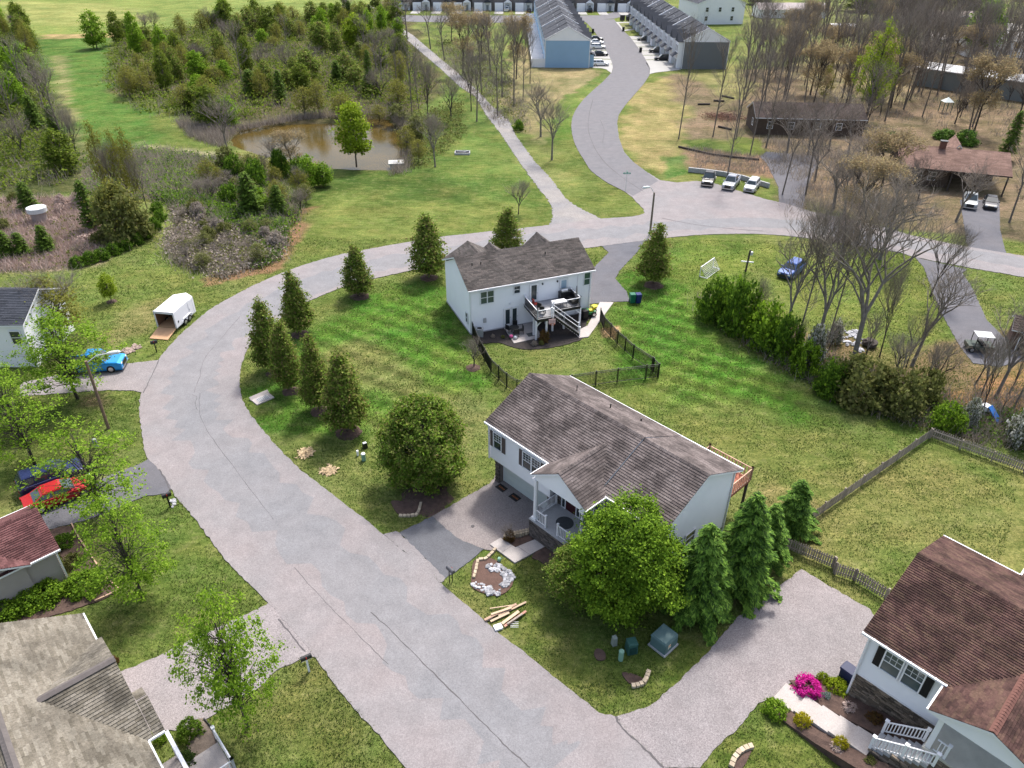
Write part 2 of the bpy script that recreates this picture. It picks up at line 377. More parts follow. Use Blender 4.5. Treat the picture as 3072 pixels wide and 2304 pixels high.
POND = [(497, 297), (520, 278), (560, 268), (640, 263), (740, 262), (790, 252), (835, 252), (855, 268), (868, 300), (882, 335), (876, 358), (840, 364), (760, 362), (700, 358), (640, 350), (590, 338), (540, 322), (505, 310)]
pond_w = poly_ov(POND)
G_DRY = (.205, .20, .085); G_MID = (.11, .155, .036); G_LUSH = (.060, .135, .018); G_DEEP = (.04, .10, .014)
LITTER = (.165, .12, .088); LITTER2 = (.20, .135, .085); DARKF = (.085, .075, .042); STRAW = (.36, .27, .14); REED = (.27, .20, .17)
ZONES = [  # polygon in the survey picture, colour, edge softness (m), raggedness (m), strength
    ([(-400, -14), (900, -14), (850, 60), (600, 66), (230, 78), (60, 78), (-300, 60)], (.17, .205, .062), 3, 6, 1),
    ([(0, 0), (260, 8), (330, 40), (200, 60), (60, 50)], (.26, .25, .10), 6, 10, .6),
    ([(70, 82), (240, 82), (255, 130), (230, 200), (340, 255), (330, 320), (200, 330), (100, 300)], (.075, .135, .03), 2, 4, 1),
    ([(90, 75), (250, 71), (250, 80), (95, 84)], (.36, .25, .14), .8, 1.5, 1),
    ([(118, 120), (140, 120), (160, 250), (190, 330), (170, 330), (135, 240)], (.25, .21, .12), 1.5, 2, .7),
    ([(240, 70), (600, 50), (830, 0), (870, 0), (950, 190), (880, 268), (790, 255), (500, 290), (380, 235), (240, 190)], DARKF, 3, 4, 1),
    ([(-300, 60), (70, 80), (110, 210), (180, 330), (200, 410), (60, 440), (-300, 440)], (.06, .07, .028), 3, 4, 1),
    ([(180, 335), (330, 318), (520, 345), (600, 380), (640, 480), (560, 520), (420, 470), (330, 430), (180, 420)], (.16, .135, .085), 2, 3, 1),
    ([(270, 305), (420, 322), (500, 340), (620, 352), (700, 362), (640, 372), (500, 352), (330, 330)], (.30, .27, .16), 1, 2, .9),
    ([(-60, 430), (170, 430), (240, 500), (300, 470), (330, 500), (230, 560), (160, 585), (-60, 600)], REED, 1.5, 2, 1),
    ([(380, 440), (440, 450), (520, 480), (620, 500), (610, 560), (480, 600), (390, 570), (360, 530), (395, 480)], (.26, .205, .155), 1, 2, 1),
    ([(630, 455), (700, 440), (690, 470), (600, 580), (500, 608), (430, 625), (440, 600), (580, 560)], (.24, .13, .09), .5, 1.2, .9),
    ([(330, 440), (350, 430), (380, 470), (360, 530), (330, 570), (310, 570), (345, 520), (352, 480)], (.15, .19, .05), .5, .6, 1),
    ([(640, 470), (720, 400), (870, 372), (1060, 380), (1180, 470), (1100, 495), (900, 510), (700, 560), (620, 580)], (.125, .15, .042), 2, 5, .9),
    ([(700, 365), (900, 362), (1100, 378), (1120, 420), (900, 440), (720, 410)], (.06, .095, .022), 1.5, 4, .85),
    ([(870, 260), (1000, 180), (1140, 380), (1160, 440), (1000, 400), (900, 370)], (.085, .13, .032), 2, 5, .8),
    ([(1110, 100), (1240, 110), (1310, 160), (1300, 200), (1210, 260), (1200, 330), (1130, 300), (1080, 220)], (.24, .19, .115), 2, 4, .9),
    ([(1180, 260), (1260, 250), (1250, 330), (1390, 470), (1300, 475), (1220, 400)], (.10, .125, .034), 1.5, 4, .8),
    ([(1200, 225), (1300, 160), (1310, 175), (1240, 240), (1235, 300), (1200, 300)], (.09, .15, .03), 1, 2, .8),
    ([(1340, 330), (1350, 240), (1400, 180), (1470, 160), (1500, 220), (1480, 330), (1440, 380), (1380, 360)], (.25, .20, .10), 2, 4, .9),
    ([(1440, 165), (2300, 90), (2500, 600), (1700, 440), (1640, 320), (1500, 300), (1470, 240)], LITTER, 3, 6, 1),
    ([(1480, 150), (1600, 130), (1640, 210), (1560, 230)], (.20, .19, .08), 3, 5, .8),
    ([(1480, 320), (1700, 345), (1700, 385), (1500, 372), (1440, 350)], (.21, .135, .10), 1, 2, 1),
    ([(1430, 340), (1480, 335), (1490, 375), (1440, 385)], (.06, .14, .03), 1, 1, .8),
    ([(1590, 290), (1660, 300), (1650, 325), (1580, 315)], (.11, .14, .03), 1, 3, .8),
    ([(1700, 130), (1880, 110), (1900, 140), (1990, 215), (1860, 230), (1740, 190)], (.30, .24, .15), 2, 5, .7),
    ([(1600, 20), (1800, 0), (2212, 20), (2240, 110), (1900, 120), (1640, 90)], (.17, .17, .075), 3, 5, .7),
    ([(525, 860), (640, 730), (790, 640), (900, 600), (960, 600), (1010, 700), (1090, 830), (1000, 900), (880, 920), (700, 960), (600, 930)], G_LUSH, 1.5, 3, .85),
    ([(650, 760), (800, 720), (900, 800), (920, 860), (800, 850), (720, 830)], (.155, .145, .06), 2.5, 3, .75),
    ([(900, 850), (1050, 850), (1060, 900), (1000, 1000), (900, 1000), (860, 920)], (.17, .155, .07), 2.5, 3, .7),
    ([(1340, 600), (1500, 520), (1650, 560), (1500, 640), (1560, 740), (1800, 830), (1950, 910), (1700, 900), (1430, 900), (1340, 860), (1290, 770), (1310, 690)], G_LUSH, 2, 4, .9),
    ([(1420, 560), (1500, 520), (1640, 530), (1620, 600), (1500, 630)], (.12, .155, .035), 2, 4, .8),
    ([(1260, 850), (1500, 860), (1800, 930), (1960, 930), (1820, 1060), (1680, 1060), (1560, 980), (1420, 900)], (.135, .15, .045), 3, 6, .85),
    ([(1640, 530), (2000, 560), (2060, 740), (2020, 780), (1800, 760), (1680, 680)], (.13, .155, .04), 2, 4, .9),
    ([(1500, 640), (1560, 690), (1640, 760), (1760, 830), (1860, 880), (1990, 920), (2240, 960), (2240, 700), (2060, 740), (1900, 750), (1700, 700), (1560, 640)], (.17, .11, .075), 1, 2, .85),
    ([(1860, 700), (2020, 760), (2000, 800), (1840, 780)], (.13, .15, .04), 1.5, 3, .7),
    ([(2010, 940), (2230, 1010), (2230, 1300), (1980, 1200), (1740, 1150)], (.165, .165, .058), 2, 5, .95),
    ([(2020, 955), (2230, 1030), (2230, 1100), (2040, 1000)], (.085, .13, .03), 2, 4, .7),
    ([(1650, 1000), (1740, 1100), (1860, 1270), (1900, 1300), (1720, 1240), (1690, 1200)], (.19, .165, .07), 1.5, 3, .9),
    ([(960, 1240), (1070, 1180), (1200, 1200), (1480, 1330), (1700, 1250), (1600, 1370), (1350, 1545), (1300, 1540), (1100, 1350)], (.095, .125, .03), 1.5, 3, .8),
    ([(1130, 1340), (1230, 1380), (1300, 1480), (1250, 1450)], (.17, .155, .06), 1.5, 2, .6),
    ([(1520, 1659), (1640, 1540), (1900, 1659), (1850, 1800), (1500, 1800)], (.10, .135, .032), 1, 2, .8),
    ([(330, 1080), (400, 1090), (540, 1280), (600, 1350), (540, 1360), (300, 1350), (200, 1330)], (.095, .13, .032), 1.5, 3, .8),
    ([(250, 1310), (480, 1290), (500, 1350), (270, 1420)], (.08, .105, .032), 1.5, 3, .6),
    ([(640, 1450), (700, 1440), (900, 1700), (760, 1750), (600, 1659), (480, 1560)], (.12, .125, .04), 1.5, 3, .7),
    ([(-60, 590), (200, 580), (430, 570), (400, 640), (330, 800), (200, 790), (-60, 660)], (.125, .155, .042), 2, 5, .9),
    ([(260, 680), (340, 660), (360, 720), (300, 740), (200, 760)], (.20, .165, .085), 2, 4, .6),
    ([(-60, 840), (290, 850), (300, 930), (200, 1000), (0, 1060), (-60, 1060)], (.08, .105, .028), 1.5, 3, .8),
    ([(160, 850), (240, 845), (230, 880), (170, 880)], (.12, .085, .06), .8, 1, .9),
    ([(1295, 705), (1345, 700), (1335, 735), (1300, 728)], (.38, .24, .15), .3, .4, .9),
    ([(2060, 860), (2230, 780), (2240, 900), (2120, 900)], (.28, .15, .08), 1.5, 2, .8),
    ([(1560, 1240), (1680, 1215), (1620, 1300), (1540, 1380)], (.15, .12, .07), 1, 2, .7),
]
def build_ground():
    ys = [-40.0, -15]; y = 2.0
    while y < 620: ys.append(y); y += max(.42, (y - 20) * .0085)
    ys += [680, 780, 950, 1300, 2000, 3200]
    xs = [0.0]; x = 0.0
    while x < 300: x += .5 if x < 46 else .5 + (x - 46) * .022; xs.append(x)
    xs += [360, 480, 700, 1100, 1800, 3000]
    xs = np.array([-a for a in xs[:0:-1]] + xs); ys = np.array(ys)
    X, Y = np.meshgrid(xs, ys); nx, ny = len(xs), len(ys)
    c = np.zeros(X.shape + (3,)); c[:] = (.11, .14, .038)
    nn = fnoise(X, Y, 9)
    c = c * (1 - (nn[..., None] > .55) * .0) + (np.array(G_DRY) - c) * (np.clip((nn - .45) * 3, 0, 1) * .55)[..., None]
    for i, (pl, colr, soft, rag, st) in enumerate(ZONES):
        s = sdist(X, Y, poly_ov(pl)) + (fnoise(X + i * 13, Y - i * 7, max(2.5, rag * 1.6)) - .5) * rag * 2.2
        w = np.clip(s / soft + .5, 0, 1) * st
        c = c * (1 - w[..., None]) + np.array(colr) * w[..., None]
    fy = np.clip((Y - 60) / 40, 0, 1)[..., None]
    c = c * (1 + fy * ((fnoise(X, Y, 3.2)[..., None] - .5) * np.array((1.1, .9, 1.2)) + (fnoise(X + 40, Y, 11)[..., None] - .5) * np.array((.7, .5, .6))))
    # far beyond the houses: mixed fields and woods
    far = np.clip((Y - 420) / 80, 0, 1)[..., None]
    fw = (fnoise(X, Y, 120) > .5)[..., None]
    c = c * (1 - far) + np.where(fw, np.array((.05, .065, .025)), np.array((.15, .17, .06))) * far
    sp = sdist(X, Y, pond_w) + (fnoise(X, Y, 3) - .5) * 1.2
    Z = -np.clip((sp + .9) / 1.6, 0, 1) * 1.0
    Z += np.clip((fnoise(X, Y, 6) - .5), -1, 1) * .10 * (np.clip((sp + 6) / 4, 0, 1)) - .03
    sb = np.clip((1.6 - np.abs(sp)) / 1.6, 0, 1)[..., None] * .85
    c = c * (1 - sb) + np.array((.075, .055, .038)) * sb
    mow = np.zeros(X.shape)
    for pl, k in (([(530, 860), (640, 730), (900, 600), (1010, 700), (1090, 830), (880, 940), (700, 980), (900, 1080), (830, 1140)], 1), ([(1340, 600), (1500, 640), (1560, 740), (1800, 830), (1950, 910), (1700, 900), (1430, 900), (1290, 770)], 1), ([(640, 470), (900, 400), (1180, 480), (620, 590)], .18)):
        mow = np.maximum(mow, np.clip(sdist(X, Y, poly_ov(pl)) / 2, 0, 1) * k)
    V = np.stack([X, Y, Z], -1).reshape(-1, 3); idx = np.arange(nx * ny).reshape(ny, nx)
    F = np.stack([idx[:-1, :-1], idx[:-1, 1:], idx[1:, 1:], idx[1:, :-1]], -1).reshape(-1, 4)
    me = bpy.data.meshes.new('ground'); me.vertices.add(len(V)); me.vertices.foreach_set('co', V.astype(np.float32).ravel())
    me.loops.add(F.size); me.loops.foreach_set('vertex_index', F.astype(np.int32).ravel())
    me.polygons.add(len(F)); me.polygons.foreach_set('loop_start', np.arange(len(F), dtype=np.int32) * 4)
    try: me.polygons.foreach_set('loop_total', np.full(len(F), 4, dtype=np.int32))
    except Exception: pass
    at_ = me.attributes.new('cover', 'FLOAT_COLOR', 'POINT')
    cc = np.concatenate([c.reshape(-1, 3), mow.reshape(-1, 1)], 1); at_.data.foreach_set('color', cc.astype(np.float32).ravel())
    me.polygons.foreach_set('use_smooth', np.ones(len(F), bool)); me.update(calc_edges=True)
    m, nt, b = newmat('grassy_ground'); p, g = pos(nt)
    a = nt.nodes.new('ShaderNodeAttribute'); a.attribute_name = 'cover'
    col = a.outputs['Color']
    # dry and lush patches
    n1 = noise(nt, scaled(nt, p, (1, 1, 0)), .22, 5, .62); n2 = noise(nt, scaled(nt, p, (1, 1, 0)), 1.1, 5, .7)
    hs = nt.nodes.new('ShaderNodeHueSaturation'); lk(nt, col, hs.inputs['Color'])
    lk(nt, math_(nt, 'MULTIPLY_ADD', n1, -.10, .55), hs.inputs['Hue'])
    col = hs.outputs[0]
    col = mixc(nt, ramp(nt, n1, [(.5, (0, 0, 0)), (.75, (.42,) * 3)]), col, mixc(nt, .6, col, (.24, .205, .09)))
    col = mixc(nt, ramp(nt, n2, [(.52, (0, 0, 0)), (.72, (.6,) * 3)]), col, mixc(nt, .6, col, (.27, .235, .13)))
    col = mixc(nt, ramp(nt, n2, [(.28, (.75,) * 3), (.48, (0, 0, 0))]), col, mixc(nt, 1.0, col, (.40, .60, .42), 'MULTIPLY'))
    n5 = noise(nt, scaled(nt, p, (.35, 1.1, 0)), 1.3, 5, .75)
    col = mixc(nt, 1.0, col, ramp(nt, n5, [(.30, (.60, .66, .55)), (.5, (.95,) * 3), (.70, (1.38, 1.3, 1.35))]), 'MULTIPLY')
    n3 = noise(nt, scaled(nt, p, (1, 1, 0)), 4.2, 6, .8)
    col = mixc(nt, 1.0, col, ramp(nt, n3, [(.30, (.45, .5, .42)), (.5, (.9, .95, .8)), (.70, (1.6, 1.5, 1.5))]), 'MULTIPLY')
    n4 = noise(nt, scaled(nt, p, (1, 1, 0)), 17, 3, .8)
    col = mixc(nt, 1.0, col, ramp(nt, n4, [(.3, (.62,) * 3), (.7, (1.4,) * 3)]), 'MULTIPLY')
    # mower passes
    sx = nt.nodes.new('ShaderNodeSeparateXYZ'); lk(nt, p, sx.inputs[0])
    def stripes(ax, ay, per):
        t = math_(nt, 'ADD', math_(nt, 'MULTIPLY', sx.outputs[0], ax), math_(nt, 'MULTIPLY', sx.outputs[1], ay))
        t = math_(nt, 'ADD', t, math_(nt, 'MULTIPLY', n1, .9))
        s = math_(nt, 'SINE', math_(nt, 'MULTIPLY', t, 2 * math.pi / per)); return s
    s = math_(nt, 'ADD', math_(nt, 'MULTIPLY', stripes(.55, .83, 2.3), .26), math_(nt, 'MULTIPLY', stripes(-.80, .6, 2.1), .12))
    k = math_(nt, 'MULTIPLY_ADD', math_(nt, 'MULTIPLY', s, a.outputs['Alpha']), 1, 1)
    cb = nt.nodes.new('ShaderNodeCombineXYZ')
    for i in range(3): lk(nt, k, cb.inputs[i])
    col = mixc(nt, 1.0, col, cb.outputs[0], 'MULTIPLY')
    lk(nt, col, b.inputs['Base Color']); b.inputs['Roughness'].default_value = 1; b.inputs['Specular IOR Level'].default_value = .05
    bump(nt, b, math_(nt, 'ADD', n3, math_(nt, 'MULTIPLY', n4, .5)), .7, .12)
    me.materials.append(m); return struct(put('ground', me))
build_ground()

# pond
m_w, nt_, b_ = newmat('pond_water'); p_, g_ = pos(nt_)
lk(nt_, ramp(nt_, noise(nt_, p_, .12, 3), [(.3, (.088, .058, .013)), (.7, (.048, .038, .012))]), b_.inputs['Base Color'])
b_.inputs['Roughness'].default_value = .12; b_.inputs['Specular IOR Level'].default_value = .07
bump(nt_, b_, noise(nt_, p_, 2.5, 3), .06, .03)
wp = pond_w; wc = wp.mean(0); wp = wc + (wp - wc) * 1.05
struct(sheet('pond_water', [tuple(q) for q in wp], -.55, m_w, thick=.1))

# ------------------------------------------------------------------ roads and pavements
road_L = [at(*q) for q in ((1216, 2304), (1148, 2221), (1075, 2138), (1014, 2066), (952, 1982), (920, 1938), (860, 1868), (786, 1790), (727, 1730), (687, 1690), (633, 1622), (579, 1550), (521, 1481), (500, 1440), (470, 1400), (441, 1372), (427, 1310), (418, 1240), (421, 1190), (440, 1140), (477, 1077), (524, 1021), (579, 970), (633, 927), (687, 895), (750, 862), (822, 829), (895, 801), (1003, 768), (1112, 746), (1245, 723), (1329, 710), (1484, 693), (1560, 685), (1650, 675), (1807, 656), (1898, 650), (1934, 640))]
junction = [at(*q) for q in ((1930, 626), (1909, 606), (1898, 593), (1869, 571))]
side_L = [at(*q) for q in ((1825, 550), (1775, 514), (1753, 481), (1731, 445), (1717, 405), (1715, 365), (1724, 336), (1746, 304), (1775, 275), (1804, 250), (1829, 224), (1838, 210), (1836, 188), (1825, 163), (1806, 130), (1786, 98), (1760, 69), (1742, 58))]
side_R = [at(*q) for q in ((1842, 58), (1856, 76), (1865, 87), (1872, 94), (1891, 112), (1916, 145), (1934, 174), (1950, 205), (1948, 226), (1930, 253), (1901, 286), (1876, 315), (1856, 344), (1851, 369), (1856, 412), (1872, 456), (1898, 485), (1941, 517), (1981, 541))]
bulb = [at(*q) for q in ((2030, 548), (2090, 543), (2150, 552), (2240, 580), (2290, 596), (2360, 612), (2440, 636), (2560, 660), (2670, 686), (2728, 705), (2814, 723), (2905, 741), (3072, 768), (3300, 806))]
road_R = [at(*q) for q in ((3300, 885), (3072, 832), (2923, 806), (2742, 771), (2699, 758), (2560, 735), (2400, 712), (2272, 702), (2115, 704), (2006, 713), (1934, 722), (1807, 738), (1750, 745), (1600, 762), (1450, 780), (1329, 797), (1245, 810), (1115, 837), (1039, 858), (931, 902), (837, 960), (760, 1021), (734, 1068), (720, 1122), (721, 1173), (738, 1222), (770, 1268), (793, 1296), (858, 1368), (913, 1418), (985, 1475), (1039, 1516), (1097, 1560), (1151, 1604), (1230, 1668), (1321, 1747), (1343, 1769), (1401, 1816), (1452, 1861), (1500, 1903), (1572, 1956), (1645, 2017), (1724, 2079), (1797, 2138), (1847, 2150), (1888, 2200), (1988, 2304))]
ext = [at(2140, 2440), at(1350, 2440)]
main_poly = smooth_poly(road_L, False, 3) + junction + smooth_poly(side_L, False, 3) + side_R + bulb + smooth_poly(road_R, False, 3) + ext
main_road = struct(sheet('road', main_poly, .03, M_road, jag=.07))
street_far = struct(sheet('townhouse_street', [at(*q) for q in ((1842, 56), (1900, 41), (1975, 39), (1955, 17), (1880, 18), (1870, 30), (1800, 46), (1260, 47), (1100, 40), (1100, 58), (1250, 66), (1500, 68), (1742, 62))], .022, M_road2))
# darker resurfaced part of the side street
struct(sheet('street_overlay', smooth_poly(side_L, False, 2) + side_R[:-1] + [at(1975, 543), at(1900, 588)], .034, M_road2, thick=.03))
lane = smooth_poly([at(*q) for q in ((1640, 2320), (1560, 2230), (1330, 1990), (1120, 1790), (900, 1590), (720, 1420), (610, 1290), (572, 1180), (605, 1080), (690, 990), (830, 905), (1000, 835), (1180, 785), (1400, 745), (1650, 712), (1850, 696), (2050, 676), (2350, 672), (2800, 745), (3100, 795))], False, 8)
struct(strip('paving_lane', lane, 3.7, .034, M_roadc, None, .05))
# joints and cracks in the road
def crack(pts, w=.05, tf=at, z=.036): return strip('crack', smooth_poly([tf(*p) for p in pts], False, 5), w, z, M_crack, main_road, .03)
crack([(1112, 1838), (1165, 1885), (1230, 1950), (1300, 2020), (1380, 2100), (1450, 2170), (1500, 2222), (1550, 2268), (1590, 2304)], .06)
crack([(1847, 2150), (1862, 2180), (1905, 2220), (1950, 2262), (1990, 2305)], .10)
crack([(883, 1704), (960, 1790), (1040, 1870), (1110, 1940), (1165, 1995)], .03)
crack([(1003, 1220), (1015, 1245), (1040, 1300), (1100, 1390)], .02) if False else None
crack([(600, 1180), (598, 1220), (606, 1262), (640, 1320), (700, 1400), (760, 1480), (820, 1560)], .035)
crack([(575, 1185), (590, 1192), (586, 1215), (594, 1232)], .04)
crack([(720, 950), (660, 1020), (612, 1080), (600, 1130), (590, 1155), (583, 1180)], .035)
crack([(1985, 655), (2060, 670), (2130, 680), (2230, 690), (2290, 694)], .14)
crack([(1778, 300), (1765, 360), (1770, 410), (1800, 470), (1850, 520), (1930, 575)], .10, z=.04)
crack([(1800, 360), (1812, 390), (1808, 430)], .07, z=.04)
crack([(430, 1180), (450, 1140), (477, 1080)], .08)
crack([(478, 1408), (496, 1440), (512, 1472)], .06)
crack([(835, 1858), (870, 1900), (915, 1955)], .07)
# gravel track
grL = [at(*q) for q in ((1645, 678), (1659, 652), (1655, 616), (1637, 590), (1590, 530), (1550, 474), (1500, 398), (1455, 340), (1426, 289), (1379, 260), (1329, 213), (1274, 166), (1220, 119), (1177, 80), (1130, 40), (1104, 20))]
grR = [at(*q) for q in ((1118, 20), (1155, 45), (1202, 83), (1238, 105), (1285, 145), (1336, 188), (1394, 235), (1437, 275), (1473, 315), (1528, 362), (1547, 405), (1601, 481), (1652, 535), (1695, 593), (1731, 620), (1807, 658))]
struct(sheet('gravel_track', grL + grR, .015, M_gravel, jag=.18))
def flat(name, pts, z, m, tf=at, jag=.055, parent=None): return struct(sheet(name, [tf(*p) for p in pts], z, m, parent, jag))
# driveways on the left
flat('driveway', [(477, 1080), (450, 1083), (395, 1090), (340, 1092), (240, 1110), (60, 1150), (60, 1190), (240, 1176), (330, 1170), (400, 1172), (428, 1180)], .02, M_drive)
flat('driveway', [(512, 1468), (500, 1480), (430, 1490), (345, 1528), (260, 1560), (190, 1578), (60, 1610), (60, 1530), (250, 1470), (330, 1425), (400, 1400), (438, 1382), (452, 1370), (490, 1400), (535, 1475)], .02, M_grey)
flat('driveway', [(950, 1972), (916, 1968), (870, 1995), (830, 2010), (780, 2060), (700, 2110), (640, 2145), (560, 2190), (330, 2190), (300, 2050), (358, 2018), (470, 1972), (560, 1925), (700, 1860), (800, 1815), (812, 1800), (860, 1850), (900, 1890), (935, 1940)], .02, M_drive)
# garage driveway of the middle house: apron, dark strip, pale pad
flat('driveway_apron', [(1151, 1603), (1188, 1594), (1200, 1600), (1336, 1735), (1330, 1745), (1322, 1749)], .032, M_road)
flat('driveway_patch', [(1198, 1598), (1296, 1549), (1368, 1612), (1390, 1624), (1452, 1646), (1400, 1690), (1336, 1736)], .026, M_black)
flat('driveway', [(1292, 1551), (1470, 1450), (1490, 1422), (1645, 1530), (1630, 1568), (1600, 1592), (1518, 1632), (1474, 1652), (1452, 1648), (1390, 1628), (1366, 1616)], .02, M_drivegar)
# big driveway on the right
flat('driveway', [(1847, 2150), (1900, 2134), (1958, 2112), (2030, 2050), (2130, 1950), (2220, 1845), (2300, 1790), (2405, 1708), (2500, 1765), (2610, 1828), (2640, 1870), (2610, 2000), (2560, 2060), (2440, 2030), (2370, 2050), (2325, 2090), (2275, 2110), (2210, 2190), (2150, 2240), (2100, 2304), (1992, 2304), (1900, 2215)], .02, M_drive)
flat('driveway', [(1800, 733), (1826, 757), (1788, 796), (1760, 830), (1700, 880), (1768, 912), (1838, 905), (1889, 905), (1880, 875), (1846, 836), (1860, 810), (1908, 760), (1940, 715)], .02, M_grey)
flat('driveway', [(2745, 772), (2770, 800), (2800, 880), (2830, 950), (2880, 1040), (2920, 1090), (3000, 1100), (3080, 1080), (2960, 960), (2915, 860), (2888, 822), (2900, 808)], .02, M_grey)
flat('driveway', [(2880, 600), (2900, 730), (2905, 742), (3020, 766), (3000, 690), (2998, 600)], .02, M_grey)
flat('driveway', [(2337, 606), (2335, 560), (2300, 490), (2280, 470), (2300, 455), (2460, 470), (2450, 500), (2420, 560), (2408, 632)], .02, M_grey)

# ------------------------------------------------------------------ vegetation
L_pear = leafmat('pear_leaves', [(.05, .075, .014), (.11, .17, .022), (.20, .30, .04), (.22, .16, .07), (.34, .47, .07)])
L_round = leafmat('glossy_leaves', [(.04, .075, .010), (.10, .18, .018), (.19, .31, .03), (.20, .18, .06), (.34, .48, .07)], .5)
L_maple = leafmat('fresh_leaves', [(.05, .11, .008), (.11, .21, .012), (.175, .30, .018), (.24, .38, .03), (.33, .46, .06)])
L_big = leafmat('deep_green_leaves', [(.035, .075, .008), (.08, .155, .012), (.14, .25, .016), (.21, .34, .025), (.28, .42, .04)])
L_fir = leafmat('evergreen_needles', [(.018, .044, .012), (.045, .10, .016), (.09, .18, .022), (.15, .28, .035), (.25, .38, .06)], .7, .2)
L_cedar = leafmat('cedar_needles', [(.035, .06, .010), (.06, .11, .013), (.10, .17, .018), (.14, .22, .025)], .8, .2)
L_lime = leafmat('lime_leaves', [(.14, .20, .012), (.20, .29, .015), (.27, .36, .025), (.33, .40, .05)])
L_yel = leafmat('budding_leaves', [(.10, .10, .022), (.17, .165, .03), (.22, .23, .04), (.26, .24, .06)])
L_wood = leafmat('woodland_leaves', [(.035, .055, .010), (.08, .12, .015), (.14, .20, .02), (.20, .27, .03), (.15, .12, .05)])
L_bud = leafmat('orange_buds', [(.26, .19, .11), (.35, .27, .15), (.40, .34, .18)])
L_twig = leafmat('dry_twigs', [(.15, .125, .105), (.23, .195, .165), (.31, .27, .23), (.38, .33, .285)], .95, .3)
L_twigl = leafmat('pale_twigs', [(.22, .185, .155), (.33, .28, .235), (.42, .37, .315)], .95, .3)
L_reed = leafmat('dead_reeds', [(.34, .25, .21), (.50, .38, .33), (.62, .50, .44)], .95, .1)
L_olive = leafmat('olive_leaves', [(.06, .07, .02), (.12, .135, .035), (.18, .20, .055), (.24, .22, .09)])
L_ivy = leafmat('bramble_leaves', [(.025, .055, .008), (.06, .125, .012), (.12, .22, .018), (.20, .32, .03)])
L_pink = leafmat('magenta_petals', [(.45, .01, .20), (.62, .02, .32), (.75, .06, .42)], .7)
L_gold = leafmat('golden_leaves', [(.30, .28, .015), (.45, .40, .02), (.55, .48, .04)])
L_wht = leafmat('white_petals', [(.06, .08, .03), (.10, .12, .05), (.5, .5, .45), (.7, .7, .66)])
L_grass = leafmat('grass_blades', [(.075, .13, .018), (.10, .16, .03), (.16, .20, .055), (.24, .23, .10)], .9, .3)
L_gold2 = leafmat('bronze_leaves', [(.10, .05, .02), (.16, .08, .03), (.12, .12, .03)])

def quads(C, size, N=None, elong=1.5, rnd=RS, flop=1.0):
    n = len(C); N = rnd.normal(size=(n, 3)) if N is None else N + rnd.normal(size=(n, 3)) * flop
    N /= np.linalg.norm(N, axis=1, keepdims=True) + 1e-9
    T = rnd.normal(size=(n, 3)); A = np.cross(N, T); A /= np.linalg.norm(A, axis=1, keepdims=True) + 1e-9
    B = np.cross(N, A); s = (size * (.6 + .8 * rnd.rand(n)))[:, None] if np.isscalar(size) else size[:, None]
    A = A * s * .5 * elong; B = B * s * .5
    fold = N * s * .12
    return np.stack([C - A, C + B + fold, C + A, C - B + fold], 1).reshape(-1, 3)
def crown(profile, h0, h1, rad, nclump, per, csize, leaf, shell=.5, seed=1, up=.6, elong=1.5):
    r = np.random.RandomState(seed); hs = []
    ts = np.linspace(0, 1, 60); pr = np.array([profile(t) for t in ts]); w = pr + .05; cdf = np.cumsum(w) / w.sum()
    t = np.interp(r.rand(nclump), cdf, ts); a = r.rand(nclump) * 2 * np.pi
    lob = 1 + .13 * np.sin(a * 3 + seed + t * 4) + .13 * np.sin(a * 5 + t * 9 + seed * 2) + .07 * np.sin(a * 9 - t * 17)
    q = np.sqrt(shell + (1 - shell) * r.rand(nclump)) if shell > 0 else np.sqrt(r.rand(nclump))
    rr = np.interp(t, ts, pr) * rad * q * lob * np.where(r.rand(nclump) < .1, r.uniform(1.05, 1.28, nclump), 1)
    C = np.stack([rr * np.cos(a), rr * np.sin(a), h0 + t * (h1 - h0)], 1)
    k = np.repeat(np.arange(nclump), per); off = r.normal(size=(len(k), 3)) * csize * np.array((1, 1, .6)) * (.6 + .8 * r.rand(nclump))[k][:, None]
    P = C[k] + off
    out = P.copy(); out[:, 2] = 0; out /= np.linalg.norm(out, axis=1, keepdims=True) + 1e-6
    N = out * .6 + np.array((0, 0, up))
    return quads(P, leaf, N, elong, r, .7), C
def limbs(b, C, base_h, trunk_top, r0, n, seed, thick=.05):
    rr = random.Random(seed); idx = list(range(len(C))); rr.shuffle(idx)
    for i in idx[:n]:
        c = C[i]; z0 = rr.uniform(base_h, min(trunk_top, max(base_h + .1, c[2] - .2)))
        m = Vector((c[0] * .45, c[1] * .45, z0 + (c[2] - z0) * .6))
        b.tube([(0, 0, z0), m, (c[0], c[1], c[2])], [thick, thick * .6, thick * .2], 4, False)
